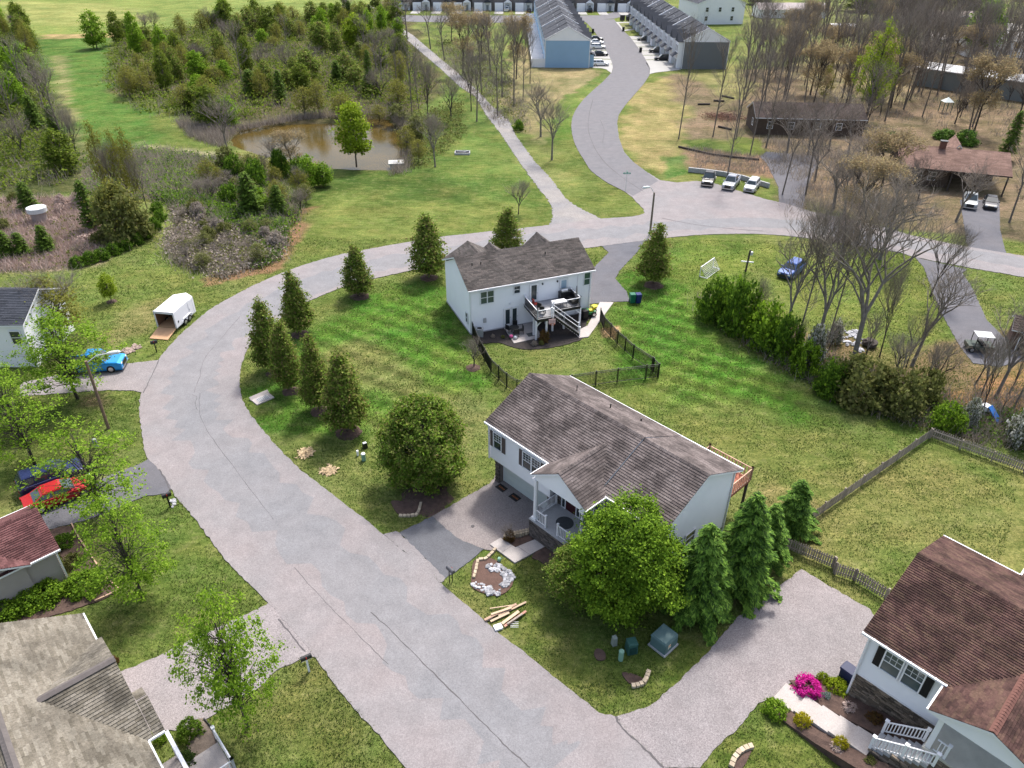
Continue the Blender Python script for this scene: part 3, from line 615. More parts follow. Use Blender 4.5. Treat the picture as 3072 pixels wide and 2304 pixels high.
def tree_meshes(kind, seed):
    r = random.Random(seed); b = MB(); lm = None; tm = M_bark; V = None
    if kind == 'pear':            # upright ornamental pear, 7 m x 3.2 m
        pf = lambda t: (min(1, t * 4 + .45)) * (1 - t ** 1.4) ** .85
        V, C = crown(pf, .8, 7, 1.55, 330, 34, .21, .13, .2, seed); b.tube([(0, 0, -.2), (0, 0, 2.5), (0, 0, 6.4)], [.11, .08, .02], 7)
        limbs(b, C, .8, 4.5, .05, 40, seed, .035); H, W, lm = 7, 3.2, L_pear
    elif kind == 'round':         # dense egg-shaped pear, 7 x 5
        pf = lambda t: math.sin(math.pi * min(1, (t * .86 + .14))) ** .6
        V, C = crown(pf, .45, 7, 2.5, 640, 72, .20, .115, .55, seed, .7); b.tube([(0, 0, -.2), (0, 0, 3), (0, 0, 6)], [.16, .12, .03], 8)
        limbs(b, C, .8, 4.5, .05, 60, seed, .05); H, W, lm = 7, 5, L_round
    elif kind == 'big':           # big lobed maple, 9 x 7.5
        pf = lambda t: math.sin(math.pi * min(1, (t * .84 + .16))) ** .55
        V, C = crown(pf, .8, 9, 3.5, 520, 96, .30, .13, .45, seed, 1.1); b.tube([(0, 0, -.2), (.05, 0, 3), (0, 0, 8)], [.2, .15, .03], 8)
        limbs(b, C, 1, 6, .05, 70, seed, .06); H, W, lm = 9, 7.5, L_big
    elif kind == 'maple':         # open young maple with layered sprays, 7 x 6
        pf = lambda t: math.sin(math.pi * min(1, (t * .78 + .22))) ** .7
        V, C = crown(pf, 1.6, 7, 3.0, [200, 165, 95][((seed - 105) // 7) % 3], 42, .24, .115, .0, seed, 1.8, 1.3); b.tube([(0, 0, -.2), (.06, .05, 2), (-.05, .05, 4), (0, 0, 6.4)], [.12, .09, .06, .02], 7)
        limbs(b, C, 1.2, 5, .05, 150, seed, .03); H, W, lm, tm = 7, 6, L_maple, M_barkd
    elif kind in ('fir', 'cedar'):  # drooping boughs, 8 x 4.5 ; cedar: narrow 6 x 2
        rs = np.random.RandomState(seed); H, W = (8, 4.6) if kind == 'fir' else (6, 2.2)
        P = []; NN = []; DD = []
        nb = 130 if kind == 'fir' else 170
        for i in range(nb):
            t = (i + rs.rand()) / nb; z = .25 + t * (H - .45); L = (W / 2) * (1 - t) ** (.68 if kind == 'fir' else .5) * rs.uniform(.62, 1.2) + .08
            a = i * 2.4 + rs.rand() * .5; k = max(6, int(L * (170 if kind == 'fir' else 34)))
            s = rs.rand(k) ** .65; w = rs.normal(size=k) * (.05 + .15 * (1 - s) + .05) * min(1, L)
            x = s * L * math.cos(a) - w * math.sin(a); y = s * L * math.sin(a) + w * math.cos(a)
            zz = z + s * L * (.22 if kind == 'fir' else .9) - (s ** 2) * L * (.50 if kind == 'fir' else .35) + rs.normal(size=k) * .04
            sg = np.where(rs.rand(k) < .5, -1, 1) * rs.uniform(.3, .9, k); DD.append(np.stack([math.cos(a) - sg * math.sin(a), math.sin(a) + sg * math.cos(a), .25 - .9 * s], 1))
            P.append(np.stack([x, y, zz], 1)); n = np.stack([np.full(k, .35 * math.cos(a)), np.full(k, .35 * math.sin(a)), np.full(k, 1.)], 1); NN.append(n)
            if i % 3 == 0: b.tube([(0, 0, z), (math.cos(a) * L * .7, math.sin(a) * L * .7, z + L * .05)], [.03, .01], 3, False)
        P = np.concatenate(P); NN = np.concatenate(NN) + rs.normal(size=P.shape) * .25; A = np.concatenate(DD) + rs.normal(size=P.shape) * .15
        A /= np.linalg.norm(A, axis=1, keepdims=True); B = np.cross(NN, A); B /= np.linalg.norm(B, axis=1, keepdims=True) + 1e-9; z_ = rs.uniform(.6, 1.3, (len(P), 1)) * (.17 if kind == 'fir' else .2)
        V = np.stack([P - A * z_ * .7, P + B * z_ * .26, P + A * z_, P - B * z_ * .26], 1).reshape(-1, 3)
        b.tube([(0, 0, -.2), (0, 0, H * .95)], [.14, .02], 7); lm = L_fir if kind == 'fir' else L_cedar
    elif kind in ('wood', 'lime', 'yellow'):   # woodland tree seen from afar, 9 x 5
        pf = lambda t: math.sin(math.pi * min(1, (t * .8 + .2))) ** .7
        nc, pr_, cs = (150, 26, .42) if kind != 'yellow' else (150, 18, .5)
        V, C = crown(pf, 1.0 if kind == 'wood' else 2.2, 9, 2.5, nc, pr_, cs, .30 if kind != 'yellow' else .2, .2, seed, .8, 1.3)
        b.tube([(0, 0, -.2), (.1, 0, 4), (0, 0, 8)], [.14, .1, .03], 6); limbs(b, C, 1.5, 6.5, .05, 60, seed, .045)
        H, W = 9, 5; lm = {'wood': L_wood, 'lime': L_lime, 'yellow': L_yel}[kind]; tm = M_bark
    elif kind == 'shrub':         # 2 x 2.4 bush down to the ground
        pf = lambda t: math.sqrt(max(0, 1 - (t * .97) ** 2))
        V, C = crown(pf, .1, 2, 1.2, 130, 26, .17, .13, .5, seed, .5); limbs(b, C, .05, .6, .02, 16, seed, .02); b.tube([(0, 0, -.1), (0, 0, 1.)], [.05, .02], 5)
        H, W, lm = 2, 2.4, L_ivy
    elif kind == 'ball':          # clipped foundation bush 1 x 1.2
        pf = lambda t: math.sqrt(max(0, 1 - (t * .97) ** 2))
        V, C = crown(pf, .08, 1, .6, 170, 16, .06, .065, .8, seed, .5); b.tube([(0, 0, -.1), (0, 0, .5)], [.04, .02], 5)
        H, W, lm = 1, 1.2, L_ivy
    else:                         # bare trees: 'bare' spreading 13 x 9, 'pole' forest-grown 16 x 5, 'snag', 'sapling' 5 x 2.4
        spec = {'bare': (13, 9, .22, 6, .46), 'pole': (17, 5.5, .17, 5, .30), 'bud': (14, 7, .18, 6, .36), 'sapling': (5, 2.6, .05, 4, .35), 'crownlet': (9, 5, .13, 6, .40)}[kind]
        H, W, r0, lev, spread = spec; tw = MB(); tips = []
        bole = {'bare': .22, 'pole': .52, 'bud': .35, 'sapling': .25, 'crownlet': .14}[kind]
        def grow(p, d, L, rad, k):
            if k < 0: return
            q = p + d * L; mid = p + d * (L * .5) + Vector((r.uniform(-1, 1), r.uniform(-1, 1), 0)) * L * .05
            tgt = b if rad > .035 else tw
            tgt.tube([p, mid, q], [rad, rad * .85, rad * .68], 6 if rad > .1 else (4 if rad > .03 else 3), False)
            if k == 0:
                tips.append(q)
                for _ in range(2):
                    e = Vector((r.uniform(-1, 1), r.uniform(-1, 1), r.uniform(-.3, .8))).normalized(); tw.tube([q, q + (d + e * .9).normalized() * L * .8], [rad * .5, rad * .2], 3, False)
                return
            n = r.choice((2, 3, 3)) if k < lev - 1 else r.choice((3, 4))
            for i in range(n):
                a = r.uniform(0, 6.283); e = Vector((math.cos(a), math.sin(a), r.uniform(-.1, .4)))
                nd = (d * (1 - spread) + e * spread * r.uniform(.8, 1.7) + Vector((0, 0, .05 if kind == 'bare' else .1))).normalized()
                grow(q if i < 2 else p + d * L * r.uniform(.45, .9), nd, L * r.uniform(.62, .88), rad * r.uniform(.5, .72), k - 1)
        b.tube([(0, 0, -.3), (0, 0, .4)], [r0 * 1.35, r0], 8, False)
        p = Vector((0, 0, .3)); d = Vector((r.uniform(-.06, .06), r.uniform(-.06, .06), 1)).normalized()
        q = p + d * H * bole; b.tube([p, p + d * H * bole * .5, q], [r0, r0 * .88, r0 * .8], 8, False)
        if kind in ('pole', 'bud'):
            for i in range(12):
                z = r.uniform(.45, 1) * H * bole; a = r.uniform(0, 6.28)
                grow(p + d * z, Vector((math.cos(a), math.sin(a), .6)).normalized(), H * .085, r0 * .25, 3)
        for i in range(4 if kind != 'pole' else 3):
            a = i * 2.1 + r.uniform(0, 1); e = Vector((math.cos(a), math.sin(a), 0)) * (spread * (1.15 if kind != 'pole' else .7))
            grow(q - d * r.uniform(0, H * .04), (d + e).normalized(), H * .17, r0 * .62, lev - 1)
        tv = tw.mesh(kind + '_twigs', L_twigl if kind == 'bare' else L_twig)
        zs = max(v[2] for v in tw.v); xs = sorted(math.hypot(v[0], v[1]) for v in tw.v); W = 2 * xs[int(len(xs) * .93)]; H = zs
        buds = None
        if kind == 'bud':
            rs = np.random.RandomState(seed); T = np.array([tuple(t) for t in tips]); T = np.repeat(T, 7, 0) + rs.normal(size=(len(T) * 7, 3)) * .28
            buds = npmesh('bud_blossom', quads(T, .17, None, 1.2, rs), 4, L_bud)
        return dict(H=H, W=W, trunk=b.mesh(kind + '_trunk', {'bare': M_barkg, 'pole': M_bark}.get(kind, M_barkd), True), crown=tv, cn='branches', extra=buds)
    rad_ = np.sort(np.hypot(V[:, 0], V[:, 1])); W = 2 * rad_[int(len(rad_) * .985)]; H = np.sort(V[:, 2])[int(len(V) * .998)]
    return dict(H=H, W=W, trunk=b.mesh(kind + '_trunk', tm, True), crown=npmesh(kind + '_crown', V, 4, lm), cn='crown', extra=None)
TREES = {}
def tree_kind(kind, i):
    key = (kind, i)
    if key not in TREES: TREES[key] = tree_meshes(kind, 100 + i * 7 + len(kind))
    return TREES[key]
REC = {}
def recolour(me, m):
    k = (me.name, m.name)
    if k not in REC: c = me.copy(); c.materials[0] = m; REC[k] = c
    return REC[k]
NVAR = dict(pear=3, round=1, big=2, maple=3, fir=2, cedar=2, wood=3, lime=2, yellow=2, shrub=2, ball=2, bare=3, pole=4, bud=2, sapling=2, crownlet=2)
tc_ = {}
def plant(kind, p, h, w, name, label, cat='tree', group=None, leaf=None, rz=None, lean=0, sx=1):
    i = tc_.get(kind, 0) % NVAR[kind]; tc_[kind] = tc_.get(kind, 0) + 1
    T = tree_kind(kind, i); o = thing(name, label, cat, (p[0], p[1], p[2] if len(p) > 2 else 0), random.uniform(0, 6.28) if rz is None else rz, group)
    o.scale = (w / T['W'] * sx, w / T['W'], h / T['H'])
    if lean: o.rotation_euler = (random.uniform(-lean, lean), random.uniform(-lean, lean), o.rotation_euler[2])
    put('trunk' if cat == 'tree' else 'stem', T['trunk'], o); put(T['cn'] if cat == 'tree' else ('foliage' if T['cn'] == 'crown' else 'branches'), recolour(T['crown'], leaf) if leaf else T['crown'], o)
    if T['extra']: put('blossom', T['extra'], o)
    return o
def tree_ov(kind, base, top_y, wpx, name, label, cat='tree', group=None, leaf=None, hmin=.3, lean=0, h=None):
    p = ov(*base); hh = h or max(hmin, tallness(p, top_y * OVS)); w = wpx * OVS * depth((p[0], p[1], hh / 2)) / FPX
    return plant(kind, p, hh, w, name, label, cat, group, leaf, lean=lean)

# --- the street trees round the bend
pg = 'upright pear trees along the bend'
for base, top, w, lab in [
    ((926, 599), 464, 72, 'tall upright pear tree with mulch ring beside the white two-storey house'),
    ((776, 638), 529, 60, 'upright pear tree in its own mulch ring, second left of the white house'),
    ((647, 719), 587, 62, 'upright pear tree in front of the row of four, nearest the road bend'),
    ((588, 800), 646, 64, 'leftmost of the four close-set pear trees at the bend'),
    ((626, 842), 694, 62, 'second from left of the four close-set pear trees, bright green'),
    ((690, 884), 725, 64, 'third of the four close-set pear trees, brownish green'),
    ((752, 930), 760, 84, 'rightmost and nearest of the four close-set pear trees at the bend'),
    ((1095, 560), 449, 62, 'upright pear tree standing behind the roof of the white house'),
    ((1411, 612), 484, 66, 'dark upright pear tree right of the asphalt driveway of the white house')]:
    tree_ov('pear', base, top, w * 1.22, 'pear_tree', lab, group=pg)
for (x, y), r_ in (((926, 600), 1.5), ((777, 640), 1.5), ((648, 722), 1.3), ((692, 888), 1.2), ((628, 845), 1.1), ((753, 934), 1.5), ((1411, 616), 1.6), ((921, 1076), 2.6), ((1022, 794), 1.0), ((241, 651), .8), ((590, 806), 1.0)):
    q = ov(x, y); b = MB(); n = 26; rr = random.Random(x); r_ = r_ * .72; c = [(q.x + r_ * rr.uniform(.85, 1.12) * math.cos(i * 6.283 / n), q.y + r_ * rr.uniform(.85, 1.12) * math.sin(i * 6.283 / n)) for i in range(n)]
    b.add([(q.x, q.y, .09)] + [(a[0] * .55 + q.x * .45, a[1] * .55 + q.y * .45, .08) for a in c] + [(a[0], a[1], -.02) for a in c], [(0, 1 + i, 1 + (i + 1) % n) for i in range(n)] + [(1 + i, 1 + n + i, 1 + n + (i + 1) % n, 1 + (i + 1) % n) for i in range(n)])
    tag(b.build('mulch_ring', M_mulch), kind='structure')
tree_ov('round', (922, 1034), 860, 196, 'round_pear_tree', 'dense egg-shaped tree left of the garage driveway')
# --- in front of the middle house
tree_ov('big', (1340, 1296), 1100, 262, 'maple_tree', 'big leafy tree hiding the right end of the front porch', leaf=L_big)
tree_ov('big', (1260, 1282), 1176, 165, 'maple_tree', 'shorter rounder leafy tree on the lawn left of the big leafy tree', leaf=L_round)
eg = 'evergreens between the middle house and the right driveway'
for base, top, w, lab in [((1500, 1318), 1136, 168, 'nearest drooping evergreen, right of the big leafy tree'),
                          ((1588, 1272), 1070, 180, 'tallest evergreen, second from the nearest, at the end wall of the middle house'),
                          ((1645, 1212), 1092, 118, 'smaller evergreen between the tallest one and the dark one'),
                          ((1704, 1148), 1040, 120, 'dark pointed evergreen where the two wooden fences meet')]:
    tree_ov('fir', base, top, w, 'evergreen_tree', lab, group=eg, leaf=None)
# --- young maples by the left houses
mg = 'young maples in the left front gardens'
for base, top, w, lab, k in [((536, 1570), 1280, 232, 'young maple spreading over the driveway of the nearest left house', 'maple'),
                             ((308, 1292), 1075, 205, 'young maple on the lawn beside the taupe house', 'maple'),
                             ((221, 1107), 915, 265, 'sparse maple over the driveway with the red car', 'maple'),
                             ((168, 862), 668, 215, 'light green maple beside the blue pickup truck', 'maple'),
                             ((25, 930), 765, 160, 'leafy maple at the left edge below the white house', 'maple'),
                             ((75, 1003), 800, 215, 'dense maple at the left picture edge above the maroon roof', 'maple')]:
    tree_ov(k, base, top, w, 'young_maple', lab, group=mg)
# --- the meadow and pond
tree_ov('crownlet', (130, 735), 560, 140, 'budding_tree', 'yellow-green budding tree with many thin stems above the left houses'); 
tree_ov('yellow', (136, 735), 558, 150, 'budding_tree', 'fine yellow-green foliage tree above the left houses', h=7)
tree_ov('lime', (241, 652), 590, 40, 'young_tree', 'small lime-green tree alone on the meadow above the trailer')
tree_ov('lime', (770, 358), 220, 88, 'pond_tree', 'bright lime-green tree on the near bank of the pond')
tree_ov('bare', (940, 360), 225, 70, 'bare_tree', 'single bare tree on the grass right of the pond')
tree_ov('bare', (492, 328), 178, 90, 'bare_tree', 'grey bare tree at the left end of the pond')
tree_ov('crownlet', (1120, 462), 385, 56, 'budding_bush', 'thin budding bush beside the lower end of the gravel track', 'bush')
tree_ov('bare', (1168, 295), 150, 90, 'bare_tree', 'bare pruned tree between gravel track and winding street, left of a pair')
tree_ov('bare', (1192, 345), 185, 80, 'bare_tree', 'bare forked tree between gravel track and winding street, right of a pair')
tree_ov('shrub', (1120, 282), 258, 26, 'green_bush', 'small green bush right of the gravel track', 'bush')
tree_ov('crownlet', (1024, 792), 722, 60, 'weeping_tree', 'small bare weeping tree at the corner of the black metal fence')
for x, y, t, w, lab in [(20, 560, 498, 44, 'leftmost green cone-shaped shrub by the reeds'), (52, 556, 503, 40, 'second green cone-shaped shrub by the reeds'), (104, 548, 487, 42, 'third green cone-shaped shrub below the concrete riser'), (66, 458, 393, 44, 'bright green cone-shaped tree above the concrete riser'), (203, 500, 390, 50, 'dark green conical tree behind the reeds'), (545, 470, 372, 56, 'green conical tree in the thicket below the pond'), (605, 470, 400, 44, 'slim conical tree at the right end of the thicket')]:
    tree_ov('cedar', (x, y), t, w, 'conical_evergreen', lab, group='conical trees in the meadow')
tree_ov('yellow', (270, 515), 388, 118, 'olive_tree', 'broad olive-green bush tree inside the curved mown path', leaf=L_yel)
tree_ov('shrub', (275, 518), 400, 125, 'olive_bush', 'dense olive undergrowth inside the curved mown path', 'bush', leaf=L_olive)
for x, y, t, w in ((170, 575, 552, 36), (196, 568, 543, 36), (222, 560, 535, 36), (248, 548, 524, 36), (272, 538, 514, 36), (296, 526, 502, 36), (318, 512, 488, 36), (336, 496, 470, 34), (346, 476, 452, 32), (340, 456, 436, 30)):
    tree_ov('shrub', (x, y), t, w, 'hedge_bush', 'clump of the low green hedge curving along the mown path', 'bush', 'hedge clumps along the mown path', leaf=L_ivy)
# --- thickets (countable trees, placed by survey polygons)
def in_poly(x, y, P):
    c = False; n = len(P)
    for i in range(n):
        x0, y0 = P[i]; x1, y1 = P[(i + 1) % n]
        if ((y0 > y) != (y1 > y)) and x < (x1 - x0) * (y - y0) / (y1 - y0 + 1e-12) + x0: c = not c
    return c
def scatter(poly, n, mind, seed, avoid=None):
    r = random.Random(seed); P = [tuple(q) for q in poly_ov(poly)]; xs = [q[0] for q in P]; ys = [q[1] for q in P]; out = []; k = 0
    while len(out) < n and k < n * 120:
        k += 1; x, y = r.uniform(min(xs), max(xs)), r.uniform(min(ys), max(ys))
        if in_poly(x, y, P) and all((x - a) ** 2 + (y - b) ** 2 > mind * mind for a, b in out) and not (avoid and avoid(x, y)): out.append((x, y))
    return out
UL = [(245, 95), (330, 70), (470, 55), (640, 40), (760, 15), (850, 20), (870, 75), (935, 190), (900, 255), (860, 250), (790, 240), (640, 250), (560, 255), (480, 285), (400, 255), (300, 250), (230, 180)]
r_ = random.Random(4)
kinds = [('wood', None, 'dense green tree', 8.5, 5), ('wood', L_pear, 'dark leafy tree', 8, 5), ('cedar', None, 'narrow green conical tree', 7.5, 3.2), ('yellow', None, 'yellow-green budding tree', 7.5, 4.5), ('crownlet', None, 'bare brown-twigged tree', 8, 5), ('pole', None, 'tall bare tree', 14, 5)]
desc = {True: 'in the thicket behind the pond', False: 'in the wood between field and gravel track'}
for i, (x, y) in enumerate(scatter(UL, 135, 3.1, 21)):
    u, v = pix((x, y, 0)); near = v > 230; bnd = 'front' if v > 290 else ('middle' if v > 190 else 'back'); prt = 'left' if u < 600 else ('central' if u < 950 else 'right')
    desc_ = 'in the ' + bnd + ' of the pond wood, ' + prt + ' part'
    k = r_.choices(kinds, (9, 7, 1.6, 7, 4, 4 if u > 850 else .5))[0]
    plant(k[0], (x, y), k[3] * r_.uniform(.5, 1.15), k[4] * r_.uniform(.8, 1.4), 'thicket_tree', k[2] + ' ' + desc_, group=k[2] + 's ' + desc_, leaf=k[1] if r_.random() < .6 else (L_maple if k[0] == 'wood' and k[1] is None else k[1]))
for x, y, t, w, k, lab in [(210, 105, 22, 56, 'wood', 'round bright green tree standing at the field edge'), (300, 120, 25, 40, 'wood', 'small tree at the edge of the top field'), (545, 210, 150, 44, 'cedar', 'green conical tree left of a pair behind the pond'), (608, 222, 152, 34, 'cedar', 'narrow green conical tree right of a pair behind the pond'), (770, 110, 28, 60, 'lime', 'brightest green rounded tree in the wood behind the pond'), (655, 200, 135, 50, 'wood', 'leafy green tree between the conical pair and the pond'), (405, 240, 180, 66, 'yellow', 'pale yellow-green round tree left of the pond'), (287, 205, 140, 50, 'yellow', 'small budding tree on the green slope'), (800, 205, 108, 26, 'cedar', 'slim conical evergreen beside the bare trunks'), (690, 250, 170, 50, 'yellow', 'yellow blossoming shrub tree on the far pond bank'), (660, 250, 185, 60, 'yellow', 'pale leafy willow on the far pond bank'), (740, 255, 200, 60, 'yellow', 'olive willow bush at the right of the far pond bank')]:
    tree_ov(k, (x, y), t, w, 'leafy_tree', lab, leaf=L_wood if k == 'wood' and x > 600 else (L_maple if k == 'wood' else None))
LE = [(-120, 60), (40, 60), (80, 110), (100, 200), (130, 300), (170, 360), (130, 400), (-60, 420), (-150, 300)]
zz_ = lambda x, y: 'beside the top field' if pix((x, y, 0))[1] < 200 else ('beside the green slope' if pix((x, y, 0))[1] < 400 else 'just above the reeds')
for i, (x, y) in enumerate(scatter(LE, 66, 3.6, 8)):
    k = r_.choices(kinds, (6, 4, 1, 5, 3, 1.5))[0]
    plant(k[0], (x, y), k[3] * r_.uniform(.8, 1.25), k[4] * r_.uniform(.9, 1.3), 'woodland_tree', k[2] + ' in the left edge wood, ' + zz_(x, y), group=k[2] + 's in the left edge wood, ' + zz_(x, y), leaf=L_maple if (k[0] == 'wood' and r_.random() < .4) else k[1])
for x, y, t in ((250, 440, 272), (262, 436, 285), (285, 440, 270), (300, 445, 262), (318, 450, 300), (236, 430, 250), (170, 350, 210), (150, 320, 205)):
    tree_ov('yellow' if x % 4 < 2 else 'crownlet', (x, y), t + 10, 44, 'thin_tree', ('thin yellow-budding' if x % 4 < 2 else 'thin bare leaning') + ' tree on the slope left of the mown path', group='thin trees left of the pond', lean=.12)
for i, (x, y) in enumerate(scatter([(560, 378), (640, 380), (680, 390), (700, 440), (640, 470), (520, 470), (430, 440), (380, 400), (480, 375)], 18, 2.8, 5)):
    k = r_.choice([('yellow', None), ('crownlet', None), ('wood', L_olive), ('shrub', None), ('yellow', L_olive)])
    plant(k[0], (x, y), r_.uniform(2.6, 5.2), r_.uniform(2.5, 4.2), 'thicket_tree', k[0].replace('yellow', 'yellow-green budding').replace('crownlet', 'bare twiggy').replace('wood', 'olive leafy').replace('shrub', 'low bushy green') + ' tree in the thicket below the pond, ' + ('left' if x < -40 else ('right' if x > -30 else 'middle')) + ' part', group='scrub trees below the pond', leaf=k[1])
# bare trees along the gravel track
for x, y, t, w, k in [(890, 250, 75, 50, 'pole'), (860, 215, 60, 46, 'pole'), (905, 240, 100, 44, 'pole'), (1030, 262, 105, 66, 'pole'), (925, 258, 110, 60, 'crownlet'), (975, 260, 150, 60, 'crownlet'), (1018, 240, 90, 54, 'crownlet'), (1075, 250, 60, 60, 'pole'), (1110, 230, 20, 66, 'pole'), (1085, 210, 30, 60, 'pole'), (1130, 215, 50, 50, 'pole'), (1040, 200, 20, 60, 'pole'), (1000, 160, 15, 60, 'bud'), (1060, 160, 10, 70, 'pole'), (960, 130, 10, 60, 'pole'), (1115, 170, 20, 60, 'bud'), (1145, 180, 30, 40, 'sapling'), (930, 105, 5, 60, 'pole'), (880, 85, -10, 60, 'pole'), (975, 90, 0, 50, 'bud'), (1010, 110, 10, 60, 'pole'), (1040, 120, 18, 60, 'bud')]:
    tree_ov(k, (x, y), t, w, 'bare_tree', {'pole': 'tall bare tree', 'crownlet': 'small bare tree', 'bud': 'pale budding tree', 'sapling': 'thin sapling'}[k] + (' left' if x < 1000 or (x < 1035 and y > 230) else ' right') + ' of the gravel track, ' + ('near the pond' if y > 228 else ('half way up' if y > 150 else 'at its far end')), group=('bare' if k != 'bud' else 'budding') + ' trees along the gravel track')
# upper right wood
named = [((1466, 300), 12, 60, 'first tall bare tree right of the winding street, in front of the grey row'), ((1430, 320), None, 0, ''), ((1540, 295), 60, 60, 'tall thin bare tree with two stems in front of the grey row'), ((1568, 398), 100, 70, 'tall bare tree rising behind the timber edging'), ((1620, 335), 70, 60, 'bare leaning tree at the leaf-littered brush pile'), ((1685, 270), 20, 60, 'bare tree right of the brush pile'), ((1590, 300), 15, 60, 'slim bare tree before the charcoal end wall'), ((1660, 285), 10, 66, 'tallest bare tree behind the log timbers')]
for b_, t, w, lab in named:
    if t is not None: tree_ov('pole', b_, t, w, 'bare_tree', lab)
UR = [(1700, 100), (1780, 120), (1900, 90), (2000, 80), (2140, 110), (2212, 140), (2280, 210), (2280, 340), (2212, 310), (1930, 260), (1860, 290), (1830, 245), (1700, 225), (1600, 230), (1560, 170), (1620, 130)]
for i, (x, y) in enumerate(scatter(UR, 185, 2.5, 33)):
    u, v = pix((x, y, 0)); zone = ('left of the lime tree' if u < 2500 else ('behind the brown-roofed house' if u < 2820 else 'at the right picture edge')) + (', far back' if v < 190 else (', middle depth' if v < 290 else ', nearest row'))
    k = r_.choices(['pole', 'bud', 'crownlet', 'yellow'], (6, 2.0 if u < 2560 else .5, 2, .5))[0]
    nm = {'pole': 'tall bare grey tree', 'bud': 'orange-budding tree', 'crownlet': 'small bare twiggy tree', 'yellow': 'yellow-green budding tree'}[k]
    plant(k, (x, y), {'pole': 19, 'bud': 13, 'crownlet': 9, 'yellow': 8}[k] * r_.uniform(.75, 1.2), {'pole': 7, 'bud': 8, 'crownlet': 5, 'yellow': 4.5}[k] * r_.uniform(.8, 1.2), 'bare_tree', nm + ' in the wood ' + zone, group=nm + 's ' + zone, lean=.08)
tree_ov('maple', (1868, 262), 42, 98, 'lime_tree', 'bright lime-green tree towering in the bare wood at upper right', leaf=L_lime)
tree_ov('lime', (2110, 130), 0, 90, 'leafy_tree', 'green-leaved tree at the top right among the pale houses', leaf=L_maple)
tree_ov('cedar', (2170, 345), 240, 40, 'evergreen_tree', 'small evergreen behind the brown-roofed house')
for x, y, t in ((1920, 322, 285), (2040, 300, 278), (2085, 312, 280)): tree_ov('shrub', (x, y), t, 50, 'evergreen_shrub', 'dark green shrub behind the brown roof', 'bush', 'shrubs behind the brown roof', leaf=L_fir)
for x, y, t, w, k in [(1990, 120, -5, 80, 'pole'), (2060, 90, -20, 80, 'pole'), (1900, 60, -20, 70, 'bud'), (1800, 70, -25, 70, 'pole'), (2160, 60, -20, 70, 'pole'), (2210, 90, -20, 80, 'bud'), (1740, 60, -20, 60, 'pole'), (1960, 40, -25, 80, 'wood'), (1860, 25, -20, 90, 'wood'), (2020, 30, -25, 90, 'bud'), (1640, 10, -20, 60, 'wood'), (2100, 20, -20, 80, 'wood')]:
    tree_ov(k, (x, y), t, w, 'background_tree', 'tree among the distant houses at the top right', group='trees among the distant houses')
# right side bare trees by the yard
rb = 'large bare trees beside the mown yard'
for base, t, w, lab, k, ln in [((1838, 800), 330, 250, 'largest grey bare tree with pale spreading limbs beside the yard', 'bare', .05), ((1758, 770), 360, 170, 'dark-trunked bare tree next to the largest grey one', 'bare', .04), ((1715, 765), 400, 90, 'straight brown bare tree left of the dark-trunked one', 'pole', .03), ((1686, 752), 395, 120, 'bare tree with forked stems just right of the blue car', 'bare', .06), ((1970, 790), 520, 150, 'bare tree leaning right over the asphalt driveway', 'bare', .16), ((1788, 740), 420, 80, 'thin bare tree behind the dark-trunked one', 'pole', .04), ((1900, 770), 560, 70, 'thin sapling between the largest tree and the leaning one', 'crownlet', .08),
                                  ((2150, 860), 600, 150, 'stout bare tree at the right edge by the small shed', 'bare', .08), ((2120, 900), 690, 60, 'slender bare tree at the lower edge of the wood', 'crownlet', .1), ((2190, 880), 640, 90, 'bare tree with dark broken trunk at the right edge', 'bare', .1), ((2010, 640), 470, 90, 'bare tree in front of the brown-roofed house', 'crownlet', .05), ((2065, 478), 330, 110, 'bare tree beside the carport driveway', 'bare', .05), ((1900, 560), 350, 170, 'dense grey twiggy tree left of the carport', 'bare', .04), ((1740, 420), 230, 90, 'tall bare tree beside the sloping grey driveway', 'pole', .04), ((1800, 450), 290, 130, 'bare twiggy tree over the grey driveway', 'bare', .05), ((2180, 480), 300, 90, 'bare tree at the right of the carport', 'pole', .06), ((1850, 500), 330, 130, 'pale budding tree left of the brown-roofed house', 'bud', .04), ((1690, 420), 240, 70, 'slim bare tree above the parked silver car', 'pole', .05)]:
    tree_ov(k, base, t, w, 'bare_tree', lab, group=rb, lean=ln)
for i, (x, y, t, w, k) in enumerate([(1655, 318, 170, 80, 'bare'), (1700, 330, 190, 90, 'bare'), (1745, 335, 180, 80, 'bare'), (1790, 325, 190, 90, 'pole'), (1830, 340, 200, 90, 'bare'), (1760, 390, 250, 100, 'bare'), (1850, 400, 250, 120, 'bare'), (1900, 420, 270, 110, 'bud'), (1930, 470, 330, 110, 'bare'), (1820, 470, 310, 110, 'bare'), (1870, 540, 400, 110, 'crownlet'), (1980, 440, 330, 80, 'crownlet')]):
    tree_ov(k, (x, y), t, w, 'bare_tree', {'bare': 'spreading grey bare', 'pole': 'tall straight bare', 'bud': 'tan budding', 'crownlet': 'small twiggy'}[k] + ' tree ' + ('in front of the low dark brown house' if y < 345 else 'between the sloping driveway and the carport house'), group='bare trees about the two brown houses', lean=.05)
for i, (x, y) in enumerate(scatter([(1600, 700), (1700, 740), (1850, 760), (2050, 800), (2200, 820), (2240, 900), (2100, 910), (1900, 860), (1750, 800), (1640, 740)], 20, 2.2, 77)):
    plant(r_.choice(['crownlet', 'sapling', 'sapling']), (x, y), r_.uniform(3.5, 7), r_.uniform(2, 3.4), 'bare_sapling', 'thin bare sapling in the brushy strip right of the yard', group='saplings in the brushy strip', lean=.1)
bg_ = 'green bushes along the right side of the yard'
